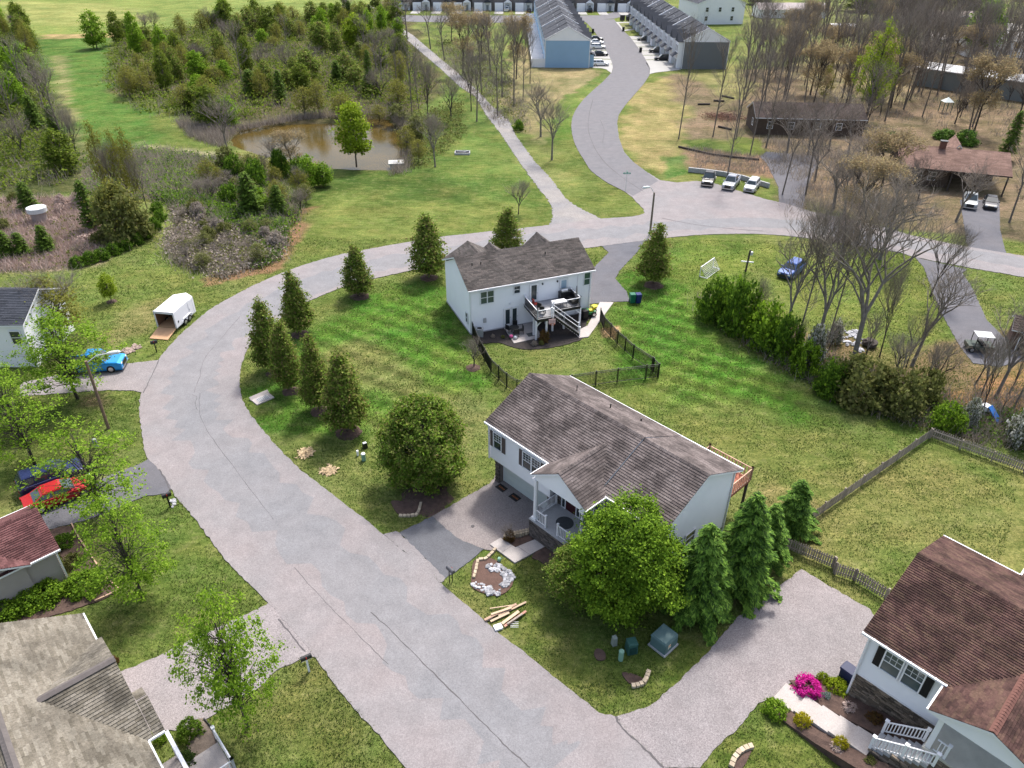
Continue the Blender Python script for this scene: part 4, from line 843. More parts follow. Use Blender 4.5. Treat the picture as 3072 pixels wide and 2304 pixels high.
for x, y, t, w, lf, lab in [(1535, 690, 600, 78, L_ivy, 'leftmost green bush at the yard edge below the goal'), (1590, 715, 600, 96, L_ivy, 'second green bush at the yard edge, tall and loose'), (1648, 745, 650, 100, L_big, 'bright green bush left of the bare tree trunks'), (1690, 770, 680, 80, L_ivy, 'green bush at the foot of the forked bare tree'), (1735, 805, 735, 70, L_big, 'small green bush left of the big grey-green bush'), (1850, 860, 775, 150, L_olive, 'big grey-green bush in front of the largest bare tree'), (1935, 885, 800, 120, L_olive, 'grey-green bush right of the big one'), (1990, 870, 800, 90, L_olive, 'twiggy olive bush next to the sapling'), (2040, 925, 870, 80, L_big, 'bright bush behind the corner of the wooden fence'), (1790, 850, 780, 80, L_ivy, 'low dark bush left of the grey-green one'), (1560, 670, 600, 60, L_ivy, 'bush beside the short utility post')]:
    tree_ov('shrub', (x, y), t, w, 'yard_bush', lab, 'bush', bg_, leaf=lf)
for x, y, t, w, lab in [(1750, 790, 700, 50, 'white-flowering shrub at the foot of the bare trees'), (2200, 960, 880, 70, 'white-flowering shrub at the right picture edge'), (2090, 920, 860, 40, 'small white-flowering shrub near the fence corner'), (1800, 740, 690, 36, 'tiny white-flowering shrub beside the largest tree')]:
    tree_ov('shrub', (x, y), t, w, 'flowering_shrub', lab, 'bush', leaf=L_wht)

for i, (x, y, t, w, k, lf) in enumerate([(598, 368, 285, 66, 'crownlet', None), (630, 374, 275, 66, 'bud', None), (672, 405, 335, 50, 'wood', L_maple), (575, 390, 330, 50, 'crownlet', None), (700, 402, 350, 46, 'wood', L_big), (650, 425, 365, 50, 'yellow', L_yel), (520, 425, 372, 60, 'crownlet', None), (605, 445, 390, 56, 'yellow', L_olive), (560, 458, 405, 56, 'wood', L_maple), (480, 410, 365, 56, 'crownlet', None), (430, 425, 385, 56, 'crownlet', None)]):
    tree_ov(k, (x, y), t, w, 'pond_side_tree', {'crownlet': 'bare twiggy', 'bud': 'tan budding', 'wood': 'fresh green', 'yellow': 'yellow-green'}[k] + ' small tree near the pond, ' + ('below the bank' if y > 380 else 'standing before the water'), group='small trees on the near side of the pond', leaf=lf)
for i, (x, y) in enumerate(scatter([(385, 445), (440, 458), (520, 488), (610, 505), (595, 560), (480, 595), (395, 565), (370, 530)], 26, 1.5, 61)):
    k = r_.choice([('crownlet', None), ('crownlet', None), ('shrub', L_olive), ('yellow', L_olive), ('shrub', L_twigl), ('sapling', None)])
    plant(k[0], (x, y), r_.uniform(1.2, 2.6), r_.uniform(1.5, 3.0), 'bank_shrub', {'crownlet': 'bare twiggy', 'shrub': 'low tangled', 'yellow': 'olive budding', 'sapling': 'thin upright'}[k[0]] + ' shrub in the grey-brown scrub beside the road bend', 'bush', 'shrubs in the grey-brown scrub', leaf=k[1])
for i, (x, y) in enumerate(scatter([(-30, 440), (165, 435), (240, 500), (225, 545), (160, 570), (-30, 585)], 14, 2.5, 62)):
    k = r_.choice([('crownlet', None), ('shrub', L_olive), ('shrub', L_reed)])
    plant(k[0], (x, y), r_.uniform(1.0, 2.4), r_.uniform(1.5, 3.0), 'reed_bed_shrub', {'crownlet': 'bare twiggy', 'shrub': 'low tangled'}[k[0]] + ' shrub among the pinkish dead reeds', 'bush', 'shrubs among the dead reeds', leaf=k[1])
for i, (x, y, t, w, k) in enumerate([(880, 335, 270, 50, 'yellow'), (900, 310, 250, 50, 'wood'), (865, 300, 240, 40, 'crownlet'), (930, 300, 240, 60, 'crownlet'), (820, 262, 225, 50, 'yellow'), (905, 350, 300, 44, 'yellow'), (860, 268, 225, 50, 'wood')]):
    tree_ov(k, (x, y), t, w, 'pond_side_tree', {'crownlet': 'bare twiggy', 'wood': 'olive leafy', 'yellow': 'yellow-green'}[k] + ' shrubby tree on the right bank of the pond', group='shrubby trees on the right pond bank', leaf=L_olive if k == 'wood' else None)
# --- undergrowth nobody could count
def brush(name, poly, n, kind, lf, size=.22, hgt=.9, spread=.4, per=14, seed=1, label=None):
    pts = np.array(scatter(poly, n, .0, seed)); r = np.random.RandomState(seed)
    if len(pts) == 0: return
    k = np.repeat(np.arange(len(pts)), per); hh = hgt * (.4 + r.rand(len(pts)) * .9)[k]
    P = np.zeros((len(k), 3)); P[:, :2] = pts[k] + r.normal(size=(len(k), 2)) * spread * (.5 + r.rand(len(k), 1)); P[:, 2] = r.rand(len(k)) * hh
    if kind == 'leaf': V = quads(P, size, np.tile(np.array((0, 0, .8)), (len(P), 1)), 1.4, r, .8)
    else:                       # blades: thin upright slivers
        d = r.normal(size=P.shape) * .35; d[:, 2] = 1; d *= (hh * (.5 + r.rand(len(P)) * .8))[:, None]; P[:, 2] = 0
        s = r.normal(size=P.shape); s[:, 2] = 0; s /= np.linalg.norm(s, axis=1, keepdims=True); s *= size * .5
        V = np.stack([P - s, P + s, P + d], 1).reshape(-1, 3)
        return tag(put(name, npmesh(name, V, 3, lf)), label, kind='stuff')
    return tag(put(name, npmesh(name, V, 4, lf)), label, kind='stuff')
brush('undergrowth', UL, 4600, 'leaf', L_wood, .34, 2.2, .9, 14, 2)
brush('undergrowth', UL, 1300, 'blade', L_twig, .09, 2.0, .8, 14, 3)
brush('undergrowth', LE, 2600, 'leaf', L_wood, .34, 1.6, .8, 14, 4)
brush('undergrowth', LE, 700, 'blade', L_twig, .09, 2.0, .8, 14, 14)
brush('reeds', [(-60, 435), (170, 430), (235, 500), (300, 470), (325, 500), (230, 550), (160, 575), (-60, 590)], 2600, 'blade', L_reed, .09, .9, .5, 14, 5)
BL = [(200, 335), (330, 325), (520, 352), (600, 390), (650, 470), (600, 520), (420, 470), (330, 430), (180, 420)]
brush('brambles', BL, 1500, 'blade', L_twigl, .08, 1.5, .6, 14, 6)
brush('brambles', BL, 1100, 'leaf', L_ivy, .24, .9, .6, 14, 7)
brush('bank_scrub', [(385, 440), (440, 455), (520, 485), (615, 505), (600, 560), (480, 600), (385, 568), (360, 530), (395, 480)], 1300, 'blade', L_twigl, .07, .9, .8, 12, 8)
brush('bank_scrub', [(385, 440), (440, 455), (520, 485), (615, 505), (600, 560), (480, 600), (385, 568), (360, 530)], 900, 'leaf', L_twigl, .22, .9, .6, 12, 48)
brush('bank_scrub', [(385, 440), (440, 455), (520, 485), (615, 505), (600, 560), (480, 600), (385, 568)], 500, 'leaf', L_olive, .2, 1.0, .5, 12, 29)
brush('reeds', [(-60, 435), (170, 430), (235, 500), (230, 550), (160, 575), (-60, 590)], 260, 'leaf', L_olive, .2, .9, .5, 12, 28)
brush('brambles', BL, 700, 'leaf', L_maple, .2, 1.2, .5, 12, 27)
brush('brambles', [(330, 420), (480, 450), (620, 500), (560, 520), (420, 470)], 500, 'leaf', L_ivy, .24, 1.3, .5, 14, 26)
brush('bank_scrub', [(470, 460), (620, 480), (625, 510), (600, 560), (560, 580), (540, 520)], 420, 'leaf', L_ivy, .2, .8, .4, 14, 9)
brush('pond_edge_scrub', [(380, 262), (500, 280), (640, 254), (800, 245), (860, 225), (900, 300), (880, 372), (840, 380), (885, 320), (860, 262), (790, 250), (640, 260), (510, 284), (480, 318), (420, 300)], 900, 'blade', L_twig, .08, 1.5, .5, 14, 10)
brush('pond_edge_scrub', [(870, 260), (1000, 220), (1000, 300), (900, 370), (870, 360), (885, 330)], 360, 'leaf', L_olive, .24, 1.3, .6, 14, 11)
brush('pond_edge_scrub', [(500, 340), (700, 362), (690, 380), (520, 362)], 240, 'leaf', L_yel, .2, 1.0, .5, 12, 12)
brush('yard_edge_scrub', [(1500, 650), (1560, 700), (1640, 765), (1760, 835), (1860, 885), (2000, 925), (2100, 960), (2240, 980), (2240, 860), (2050, 850), (1900, 810), (1760, 760), (1650, 700), (1560, 640)], 900, 'blade', L_twig, .05, 1.1, .5, 12, 13)
brush('yard_edge_scrub', [(1510, 655), (1560, 700), (1640, 765), (1760, 835), (1860, 885), (2000, 925), (2240, 975), (2240, 900), (2050, 870), (1900, 820), (1760, 770), (1650, 710)], 600, 'leaf', L_ivy, .18, .7, .5, 12, 15)
brush('litter_scrub', [(1480, 318), (1640, 335), (1700, 350), (1700, 380), (1510, 366)], 300, 'blade', L_twig, .06, .7, .5, 12, 16)
brush('wood_floor_scrub', [(1640, 300), (1900, 330), (1900, 420), (1820, 560), (1700, 480), (1730, 400), (1680, 340)], 500, 'blade', L_twigl, .07, 1.4, .6, 12, 17)
brush('wood_floor_scrub', UR, 900, 'blade', L_twig, .09, 1.3, .7, 12, 18)
brush('track_scrub', [(940, 110), (1050, 90), (1140, 230), (1140, 290), (1080, 270), (1000, 190)], 500, 'blade', L_twig, .09, 1.4, .7, 12, 19)
brush('track_scrub', [(940, 90), (1050, 90), (1110, 180), (1140, 280), (1120, 290), (1050, 220)], 300, 'leaf', L_olive, .28, 1.0, .7, 12, 20)
# mown grass: short blades over the near lawns, left off the pavements
def on_pavement(x, y):
    return False

# ------------------------------------------------------------------ building kit
def shingled(root, planes, m, e=.145, w=.6, singles=0, name='shingle', offs=.012):
    """planes: (origin, corner list in plane coordinates (u along eave, v up the slope), U, V). Real overlapping shingles, nearest ones single"""
    inv = root.matrix_basis if root else Matrix()
    def wedge(q, u0, u1, v0, v1):
        t0, t1 = .048, .006; return [(u0, v0, 0), (u1, v0, 0), (u1, v1, 0), (u0, v1, 0), (u0, v0, t0), (u1, v0, t0), (u1, v1, t1), (u0, v1, t1)]
    WF = [(4, 5, 6, 7), (0, 1, 5, 4), (1, 2, 6, 5), (2, 3, 7, 6), (3, 0, 4, 7)]
    full = []; rest = MB(); rr = random.Random(9)
    def clip(P, Q):             # convex clip of P by convex ccw Q
        out = P
        for i in range(len(Q)):
            a, b = Q[i], Q[(i + 1) % len(Q)]; ins = lambda p: (b[0] - a[0]) * (p[1] - a[1]) - (b[1] - a[1]) * (p[0] - a[0]) >= -1e-9
            res = []
            for j in range(len(out)):
                p, q = out[j], out[(j + 1) % len(out)]; pi, qi = ins(p), ins(q)
                if pi: res.append(p)
                if pi != qi:
                    d1 = (b[0] - a[0]) * (p[1] - a[1]) - (b[1] - a[1]) * (p[0] - a[0]); d2 = (b[0] - a[0]) * (q[1] - a[1]) - (b[1] - a[1]) * (q[0] - a[0])
                    t = d1 / (d1 - d2); res.append((p[0] + (q[0] - p[0]) * t, p[1] + (q[1] - p[1]) * t))
            out = res
            if len(out) < 3: return []
        return out
    for O, poly, U, V in planes:
        O, U, V = Vector(O), Vector(U).normalized(), Vector(V).normalized(); N = U.cross(V).normalized()
        ar = sum(poly[i][0] * poly[(i + 1) % len(poly)][1] - poly[(i + 1) % len(poly)][0] * poly[i][1] for i in range(len(poly)))
        if ar < 0: poly = poly[::-1]
        if N.z < 0: N = -N
        us = [p[0] for p in poly]; vs = [p[1] for p in poly]; nv = int((max(vs) - min(vs)) / e) + 1
        for j in range(nv):
            v0 = min(vs) + j * e; v1 = v0 + e * 1.08; k0 = -rr.random() * w
            nu = int((max(us) - min(us) - k0) / w) + 1
            for i in range(nu):
                u0 = min(us) + k0 + i * w; u1 = u0 + w - .008
                if u1 <= min(us): continue
                C = [(u0, v0), (u1, v0), (u1, v1), (u0, v1)]; K = clip(C, poly)
                if len(K) < 3: continue
                cen = O + U * ((u0 + u1) / 2) + V * v0 + N * offs
                if len(K) == 4 and all(abs(K[a][0] - b[0]) + abs(K[a][1] - b[1]) < 1e-6 for a, b in enumerate(C)):
                    full.append(((inv @ cen - cam.location).length, O + U * u0 + V * v0 + N * offs, U, V, N))
                else:
                    n = len(K); th = lambda v: .048 - .042 * (v - v0) / (e * 1.08)
                    pts = [O + U * a + V * b + N * offs for a, b in K] + [O + U * a + V * b + N * (offs + th(b)) for a, b in K]
                    rest.add(pts, [tuple(range(n, 2 * n))] + [(q, (q + 1) % n, n + (q + 1) % n, n + q) for q in range(n)])
    full.sort(key=lambda t: t[0]); me = None
    base = wedge(None, 0, w - .008, 0, e * 1.08)
    for i, (d, o, U, V, N) in enumerate(full):
        if i < singles:
            if me is None: b = MB(); b.add(base, WF); me = b.mesh(name, m)
            ob = put(name, me, root); ob.matrix_local = Matrix(((U.x, V.x, N.x, o.x), (U.y, V.y, N.y, o.y), (U.z, V.z, N.z, o.z), (0, 0, 0, 1)))
        else: rest.add([o + U * p[0] + V * p[1] + N * p[2] for p in base], WF)
    if rest.v:
        o = rest.build('shingles', m, root)
        if singles: o['kind'] = 'stuff'
        return o
def ridge_cap(root, p, q, m, w=.28, seg=.3):
    p, q = Vector(p), Vector(q); n = max(1, int((q - p).length / seg)); b = MB(); d = (q - p) / n; s = Vector((-d.y, d.x, 0)).normalized() * (w / 2)
    for i in range(n):
        a = p + d * i; c = a + d * 1.1; h0, h1 = Vector((0, 0, .075)), Vector((0, 0, .045)); dn = Vector((0, 0, -.03))
        b.add([a - s + dn, a + h0, a + s + dn, c - s + dn, c + h1, c + s + dn], [(0, 1, 4, 3), (1, 2, 5, 4), (0, 2, 1), (3, 4, 5)])
    b.build('ridge_cap', m, root)
def lap_wall(root, m, a, bpt, z0, zt, name='siding', course=.18, gable=None, lip=.045):
    """clapboard wall from a to b (local x,y); outward is to the right of a->b. gable=(peak fraction, peak z): triangular top"""
    a, c = Vector((a[0], a[1], 0)), Vector((bpt[0], bpt[1], 0)); L = (c - a).length; U = (c - a) / L; N = Vector((U.y, -U.x, 0))
    zmax = gable[1] if gable else zt; b = MB(); vs = []; fs = []; z = z0; k = 0
    def rng(z):
        if not gable or z <= zt: return 0, L
        t = (z - zt) / (zmax - zt); g = gable[0] * L; return g * t, L - (L - g) * t
    while z < zmax - 1e-4:
        z2 = min(z + course, zmax)
        for zz, off in ((z, lip), (z2, 0)):
            u0, u1 = rng(zz); vs += [a + U * u0 + N * off + Vector((0, 0, zz)), a + U * u1 + N * off + Vector((0, 0, zz))]
        n = len(vs); fs.append((n - 4, n - 3, n - 1, n - 2))
        if k: fs.append((n - 6, n - 5, n - 3, n - 4))
        z = z2; k += 1
    b.add(vs, fs); return b.build(name, m, root)
WIN = {}
def proud(c, rz, d=.045): return (c[0] + d * math.sin(rz), c[1] - d * math.cos(rz), c[2])     # trim sits outside the lapped boards
def window(root, c, rz, w, h, glass=None, gx=0, gy=0, trim=.07, name='window', frame=None, lower_grid=False, single=False):
    """double-hung window; c = centre on the wall face, outward = -y turned by rz; sashes, glazing bars and panes are geometry"""
    glass = glass or M_glass; frame = frame or M_white; key = (round(w, 2), round(h, 2), glass.name, gx, gy, trim, frame.name, single)
    if key not in WIN:
        b = MB(); d = .07
        for x0, x1, z0, z1 in ((-w / 2 - trim, w / 2 + trim, h / 2, h / 2 + trim), (-w / 2 - trim, w / 2 + trim, -h / 2 - trim, -h / 2), (-w / 2 - trim, -w / 2, -h / 2, h / 2), (w / 2, w / 2 + trim, -h / 2, h / 2)): b.b3(x0, x1, -d, 0, z0, z1)
        if not single: b.b3(-w / 2, w / 2, -.045, 0, -.025, .025)
        z0 = 0 if not single else -h / 2
        for i in range(1, gx): x = -w / 2 + w * i / gx; b.b3(x - .011, x + .011, -.035, 0, z0, h / 2)
        for i in range(1, gy): z = z0 + (h / 2 - z0) * i / gy; b.b3(-w / 2, w / 2, -.034, 0, z - .011, z + .011)
        p1 = MB().b3(-w / 2, w / 2, -.022, 0, .0 if not single else -h / 2, h / 2).mesh('pane', glass); p2 = None if single else MB().b3(-w / 2, w / 2, -.014, 0, -h / 2, 0).mesh('pane', glass)
        WIN[key] = (b.mesh('window', frame), p1, p2)
    f, p1, p2 = WIN[key]; o = put(name, f, root, proud(c, rz), rz); put('pane', p1, o)
    if p2: put('pane', p2, o)
    return o
def off(c, rz, dx): return (c[0] + dx * math.cos(rz), c[1] + dx * math.sin(rz), c[2])
def shutter(root, c, rz, w, h, m):
    c = proud(c, rz)
    b = MB(); b.b3(-w / 2, w / 2, -.035, 0, -h / 2, h / 2); n = int(h / .09)
    for i in range(n): z = -h / 2 + (i + .5) * h / n; b.b3(-w / 2 + .04, w / 2 - .04, -.05, -.034, z - .02, z + .02)
    return put('shutter', b.mesh('shutter', m), root, c, rz)
def door(root, c, rz, w, h, m, glass=None, frame=None):
    c = proud(c, rz); b = MB(); b.b3(-w / 2, w / 2, -.03, 0, 0, h); o = put('door', b.mesh('door', m), root, c, rz)
    f = MB(); 
    for x0, x1, z0, z1 in ((-w / 2 - .08, -w / 2, 0, h + .08), (w / 2, w / 2 + .08, 0, h + .08), (-w / 2, w / 2, h, h + .08)): f.b3(x0, x1, -.06, 0, z0, z1)
    f.build('frame', frame or M_white, o)
    if glass: MB().b3(-w / 2 + .13, w / 2 - .13, -.04, -.02, .25, h - .15).build('pane', glass, o)
    MB().box((w / 2 - .07, -.06, h * .48), (.04, .06, .04)).build('handle', M_black_m, o); return o
def garage(root, c, rz, w, h, m, panels=4, cols=4):
    o = put('garage_door', MB().b3(-w / 2, w / 2, -.02, .05, 0, h).mesh('garage_door', m), root, c, rz); pn = None
    for i in range(panels):
        for j in range(cols):
            if pn is None: pn = MB().b3(-w / cols / 2 + .06, w / cols / 2 - .06, -.035, -.02, -h / panels / 2 + .05, h / panels / 2 - .05).mesh('panel', m)
            q = put('panel', pn, o); q.location = (-w / 2 + (j + .5) * w / cols, 0, (i + .5) * h / panels)
    f = MB()
    for x0, x1, z0, z1 in ((-w / 2 - .1, -w / 2, 0, h + .1), (w / 2, w / 2 + .1, 0, h + .1), (-w / 2, w / 2, h, h + .1)): f.b3(x0, x1, -.05, .03, z0, z1)
    f.build('frame', M_white, o); return o
def gutter(root, pts, m=None, w=.11):
    b = MB()
    for p, q in zip(pts[:-1], pts[1:]): b.bar(p, q, w, .12)
    return b.build('gutter', m or M_white, root)
def downspout(root, x, y, z0, z1, m=None): return MB().b3(x - .045, x + .045, y - .045, y + .045, z0, z1).build('downspout', m or M_white, root)
def gable_roof(root, x0, x1, y0, y1, ze, zr, m, over=.3, singles=0, e=.145, w=.6, fascia=None, axis='x', yr=None, rear=True, cap=True, skip_front=None, th=.12, name='roof'):
    """gable roof, ridge along local x (or y). Eaves at y0, y1; ze is the eave height at the drip edge"""
    sw = (lambda p: p) if axis == 'x' else (lambda p: (p[1], p[0], p[2]))
    if axis == 'y': x0, x1, y0, y1 = y0, y1, x0, x1
    yr = (y0 + y1) / 2 if yr is None else yr
    b = MB(); P = [(x0, y0, ze), (x0, yr, zr), (x0, y1, ze), (x1, y0, ze), (x1, yr, zr), (x1, y1, ze)]; dz = th
    vs = [sw(p) for p in P] + [sw((p[0], p[1], p[2] - dz)) for p in P]
    b.add(vs, [(0, 3, 4, 1), (1, 4, 5, 2), (6, 7, 10, 9), (7, 8, 11, 10), (0, 1, 7, 6), (1, 2, 8, 7), (3, 9, 10, 4), (4, 10, 11, 5), (0, 6, 9, 3), (2, 5, 11, 8)])
    ro = b.build(name, fascia or M_white, root)
    pl = []
    for (ya, s) in (((y0, 1), (y1, -1)) if rear else ((y0, 1),)):
        run = abs(yr - ya); L = math.hypot(run, zr - ze); V = (0, s * run / L, (zr - ze) / L)
        O = sw((x0, ya, ze)); pl.append((O, [(0, 0), (x1 - x0, 0), (x1 - x0, L), (0, L)], sw((1, 0, 0)), sw(V)))
    shingled(root, pl, m, e, w, singles)
    if cap: ridge_cap(root, sw((x0, yr, zr + .03)), sw((x1, yr, zr + .03)), m)
    return ro
def rail(root, p, q, h=.95, gap=.13, m=None, post=.1, ends=(1, 1), name='railing', bal=.03, single=False, balm=None, mid=True):
    p, q = Vector(p), Vector(q); m = m or M_white; o = MB(); up = Vector((0, 0, 1)); L = (q - p).length; d = (q - p) / L
    o.m(m); o.bar(p + up * h, q + up * h, .07, .05); o.m(balm or m); o.bar(p + up * .1, q + up * .1, .05, .06); o = o.build(name, None, root)
    for k, e in zip(ends, (p, q)):
        if k: b = MB(); b.box((e.x, e.y, e.z + (h + .1) / 2), (post, post, h + .1)); b.box((e.x, e.y, e.z + h + .13), (post * 1.5, post * 1.5, .05)); b.build('post', m, root)
    n = int(L / gap); bb = MB(); me = None
    for i in range(1, n):
        c = p + (q - p) * (i / n)
        if single:
            if me is None: me = MB().box((0, 0, (h + .1) / 2), (bal, bal, h - .12)).mesh('baluster', balm or m)
            u = put('baluster', me, o); u.location = c
        else: bb.box((c.x, c.y, c.z + (h + .1) / 2), (bal, bal, h - .12))
    if not single: bb.build('balusters', balm or m, o)
    return o
def stone_band(root, a, b_, z0a, z0b, z1, m, singles=0, sw_=.34, sh=.115, seed=3, depth_=.10):
    """ledge-stone facing from a to b; bottom may slope from z0a to z0b"""
    a, c = Vector((a[0], a[1], 0)), Vector((b_[0], b_[1], 0)); L = (c - a).length; U = (c - a) / L; N = Vector((U.y, -U.x, 0)); rr = random.Random(seed)
    bk = MB(); bk.add([a + Vector((0, 0, z0a - .3)), c + Vector((0, 0, z0b - .3)), c + Vector((0, 0, z1)), a + Vector((0, 0, z1))], [(0, 1, 2, 3)]); bk.build('mortar', M_mulchd, root)
    z = min(z0a, z0b); lst = []; rz = math.atan2(U.y, U.x)
    while z < z1 - .02:
        h = min(rr.uniform(.75, 1.3) * sh, z1 - z); u = -rr.random() * .2
        while u < L:
            w = rr.uniform(.55, 1.6) * sw_; u0, u1 = max(u, 0), min(u + w, L); zb = z0a + (z0b - z0a) * ((u0 + u1) / 2) / L
            if u1 - u0 > .05 and z + h > zb + .03: lst.append((u0, u1, z, z + h, rr.uniform(.5, 1.3) * depth_))
            u += w
        z += h
    rest = MB(); mid = MB().b3(-.5, .5, -.5, .5, -.5, .5).mesh('stone', m) if singles else None
    lst.sort(key=lambda s: -(s[1] - s[0]) * (s[3] - s[2]))
    for i, (u0, u1, za, zb, dp) in enumerate(lst):
        cc = a + U * ((u0 + u1) / 2) + N * (dp / 2 - .02); cz = (za + zb) / 2; dm = (u1 - u0 - .018, dp + .04, zb - za - .016)
        if i < singles: o = put('stone', mid, root, (cc.x, cc.y, cz), rz); o.scale = dm
        else: rest.box((cc.x, cc.y, cz), dm, rz, .96)
    if rest.v:
        o = rest.build('stone_facing', m, root)
        if singles: o['kind'] = 'stuff'

# ================================================================== the middle house
mh = thing('house', 'white-sided house with brown-grey shingle roof, front porch and garage in the middle of the picture', 'house', (-1.90, 43.13, 0), R(-46.5))
L_, W_, ZE, ZR = 15.75, 8.87, 5.65, 7.75
core = MB(); core.b3(.45, 6.35, 1.0, 8.4, -.3, 5.55); core.b3(6.35, 15.35, 1.5, 8.4, -.3, 5.55); core.b3(10.9, 15.35, .75, 1.6, -.3, 5.4); core.b3(.32, 10.9, .36, 1.4, 3.0, 5.5) if 0 else None
core.build('wall_core', M_siding, mh)
b = MB(); b.b3(.2, 6.35, .33, 1.2, 2.36, 5.52); b.b3(6.35, 10.9, .95, 1.6, 3.6, 5.52); b.build('upper_wall', M_siding, mh)
lap_wall(mh, M_siding, (.2, .31), (6.36, .31), 2.36, 5.5)
lap_wall(mh, M_siding, (10.9, .72), (15.38, .72), 1.9, 5.5)
lap_wall(mh, M_siding, (6.36, .93), (6.36, .31), 2.36, 5.5) if 0 else None
lap_wall(mh, M_siding, (15.38, .72), (15.38, 8.43), .55, 5.42, gable=(.5, 7.5))
lap_wall(mh, M_siding, (.17, 8.43), (.17, .31), 2.36, 5.42, gable=(.5, 7.5)); lap_wall(mh, M_siding, (.42, 8.43), (.42, .62), 0, 2.36)
lap_wall(mh, M_siding, (15.38, 8.43), (.17, 8.43), .3, 5.5)
lap_wall(mh, M_siding, (6.6, .93), (10.9, .93), 1.62, 5.3)
b = MB(); b.b3(.16, 6.4, .28, .34, 2.26, 2.40); b.b3(.14, .22, .27, .35, 2.3, 5.5); b.b3(10.86, 10.95, .69, .77, 1.9, 5.5); b.b3(15.33, 15.42, .68, .76, .5, 5.5); b.build('trim', M_white, mh)
# roof: the left part stands slightly forward and higher than the right part
gable_roof(mh, 0, 10.75, -.05, W_, ZE + .03, ZR + .10, M_sh_main, singles=150, th=.16, e=.19)
gable_roof(mh, 10.75, 15.8, .22, W_, ZE, ZR, M_sh_main, singles=60, yr=W_ / 2, th=.14, name='roof', e=.19)
gutter(mh, [(0, -.12, ZE - .02), (6.6, -.12, ZE - .02)]); gutter(mh, [(10.78, .15, ZE - .03), (15.8, .15, ZE - .03)]); gutter(mh, [(0, W_ + .07, ZE - .02), (15.8, W_ + .07, ZE - .02)])
# porch gable
GX0, GX1, GXM, GY, GZ, GR = 6.5, 11.25, 8.88, -1.75, 5.62, 7.12
yb = (GR - ZE) / ((ZR - ZE) / (W_ / 2))
g0 = MB(); g0.add([(GX0, GY, GZ), (GXM, GY, GR), (GX1, GY, GZ), (GX0, .1, GZ), (GXM, yb + .1, GR), (GX1, .1, GZ)] + [(GX0, GY, GZ - .13), (GXM, GY, GR - .13), (GX1, GY, GZ - .13), (GX0, .1, GZ - .13), (GXM, yb, GR - .13), (GX1, .1, GZ - .13)], [(0, 1, 4, 3), (1, 2, 5, 4), (6, 9, 10, 7), (7, 10, 11, 8), (0, 6, 7, 1), (1, 7, 8, 2), (0, 3, 9, 6), (2, 8, 11, 5)])
g0.build('porch_roof', M_white, mh)
hl = math.hypot(GXM - GX0, GR - GZ); dl = yb - GY
shingled(mh, [((GX0, GY, GZ), [(0, 0), (.1 - GY, 0), (dl, hl), (0, hl)], (0, 1, 0), (GXM - GX0, 0, GR - GZ)), ((GX1, GY, GZ), [(0, 0), (.1 - GY, 0), (dl, hl), (0, hl)], (0, 1, 0), (GXM - GX1, 0, GR - GZ))], M_sh_main, .19, singles=90)
ridge_cap(mh, (GXM, GY, GR + .03), (GXM, yb, GR + .03), M_sh_main)
lap_wall(mh, M_siding, (GX0 + .15, GY + .22), (GX1 - .15, GY + .22), 5.24, 5.5, gable=(.5, 6.95), name='gable_siding')
b = MB(); b.b3(GX0 + .15, GX1 - .15, GY + .23, GY + .45, 5.2, 5.5); b.b3(GX0 + .15, GX0 + .35, GY + .4, .9, 5.2, 5.5); b.b3(GX1 - .35, GX1 - .15, GY + .4, .75, 5.2, 5.5); b.build('porch_beam', M_white, mh)
MB().b3(GX0 + .3, GX1 - .3, GY + .4, .93, 5.42, 5.46).build('porch_ceiling', M_white, mh)
gutter(mh, [(GX0 - .05, GY, GZ - .03), (GX0 - .05, -.1, GZ - .03)]); gutter(mh, [(GX1 + .05, GY, GZ - .03), (GX1 + .05, .1, GZ - .03)])
b = MB(); b.b3(6.4, 11.0, -1.62, .95, .0, 1.5); b.build('porch_base', M_concg, mh); MB().b3(6.32, 11.08, -1.70, .94, 1.5, 1.6).build('porch_floor', M_concg, mh)
stone_band(mh, (6.38, -1.64), (11.0, -1.64), .0, .3, 1.48, M_stoneb); stone_band(mh, (6.38, .9), (6.38, -1.64), 0, 0, 1.48, M_stoneb, seed=4)
for x in (6.66, 10.84):
    b = MB(); b.cyl((x, -1.42, 1.78), .155, 3.3, 20, .135); b.b3(x - .21, x + .21, -1.63, -1.21, 1.6, 1.80); b.b3(x - .2, x + .2, -1.62, -1.22, 5.06, 5.22); b.build('porch_column', M_white, mh, False)
rail(mh, (6.62, -1.25, 1.6), (6.62, .75, 1.6), single=True); rail(mh, (6.85, -1.5, 1.6), (7.75, -1.5, 1.6), ends=(0, 1), single=True); rail(mh, (8.85, -1.5, 1.6), (10.65, -1.5, 1.6), ends=(1, 0), single=True)
door(mh, (7.9, .9, 1.6), 0, .95, 2.1, mat('dark_red_door', (.055, .012, .015), .4))
for x in (7.22, 8.58): window(mh, (x, .9, 2.65), 0, .28, 2.0, single=True, name='sidelight')
for x in (9.45, 10.25): window(mh, (x, .9, 3.35), 0, .55, 1.4)
stone_band(mh, (6.5, .90), (7.0, .90), 1.6, 1.6, 5.2, M_stoneb, seed=8); stone_band(mh, (8.85, .88), (10.8, .88), 1.6, 1.6, 2.5, M_stoneb, seed=9)
tag(put('door_mat', MB().cyl((0, 0, 0), .62, .025, 20).mesh('door_mat', mat('dark_rug', (.07, .075, .08), .95, .5, 6)), None, mh.matrix_basis @ Vector((8.35, -.25, 1.605))), 'round dark patterned rug on the front porch floor', 'rug')
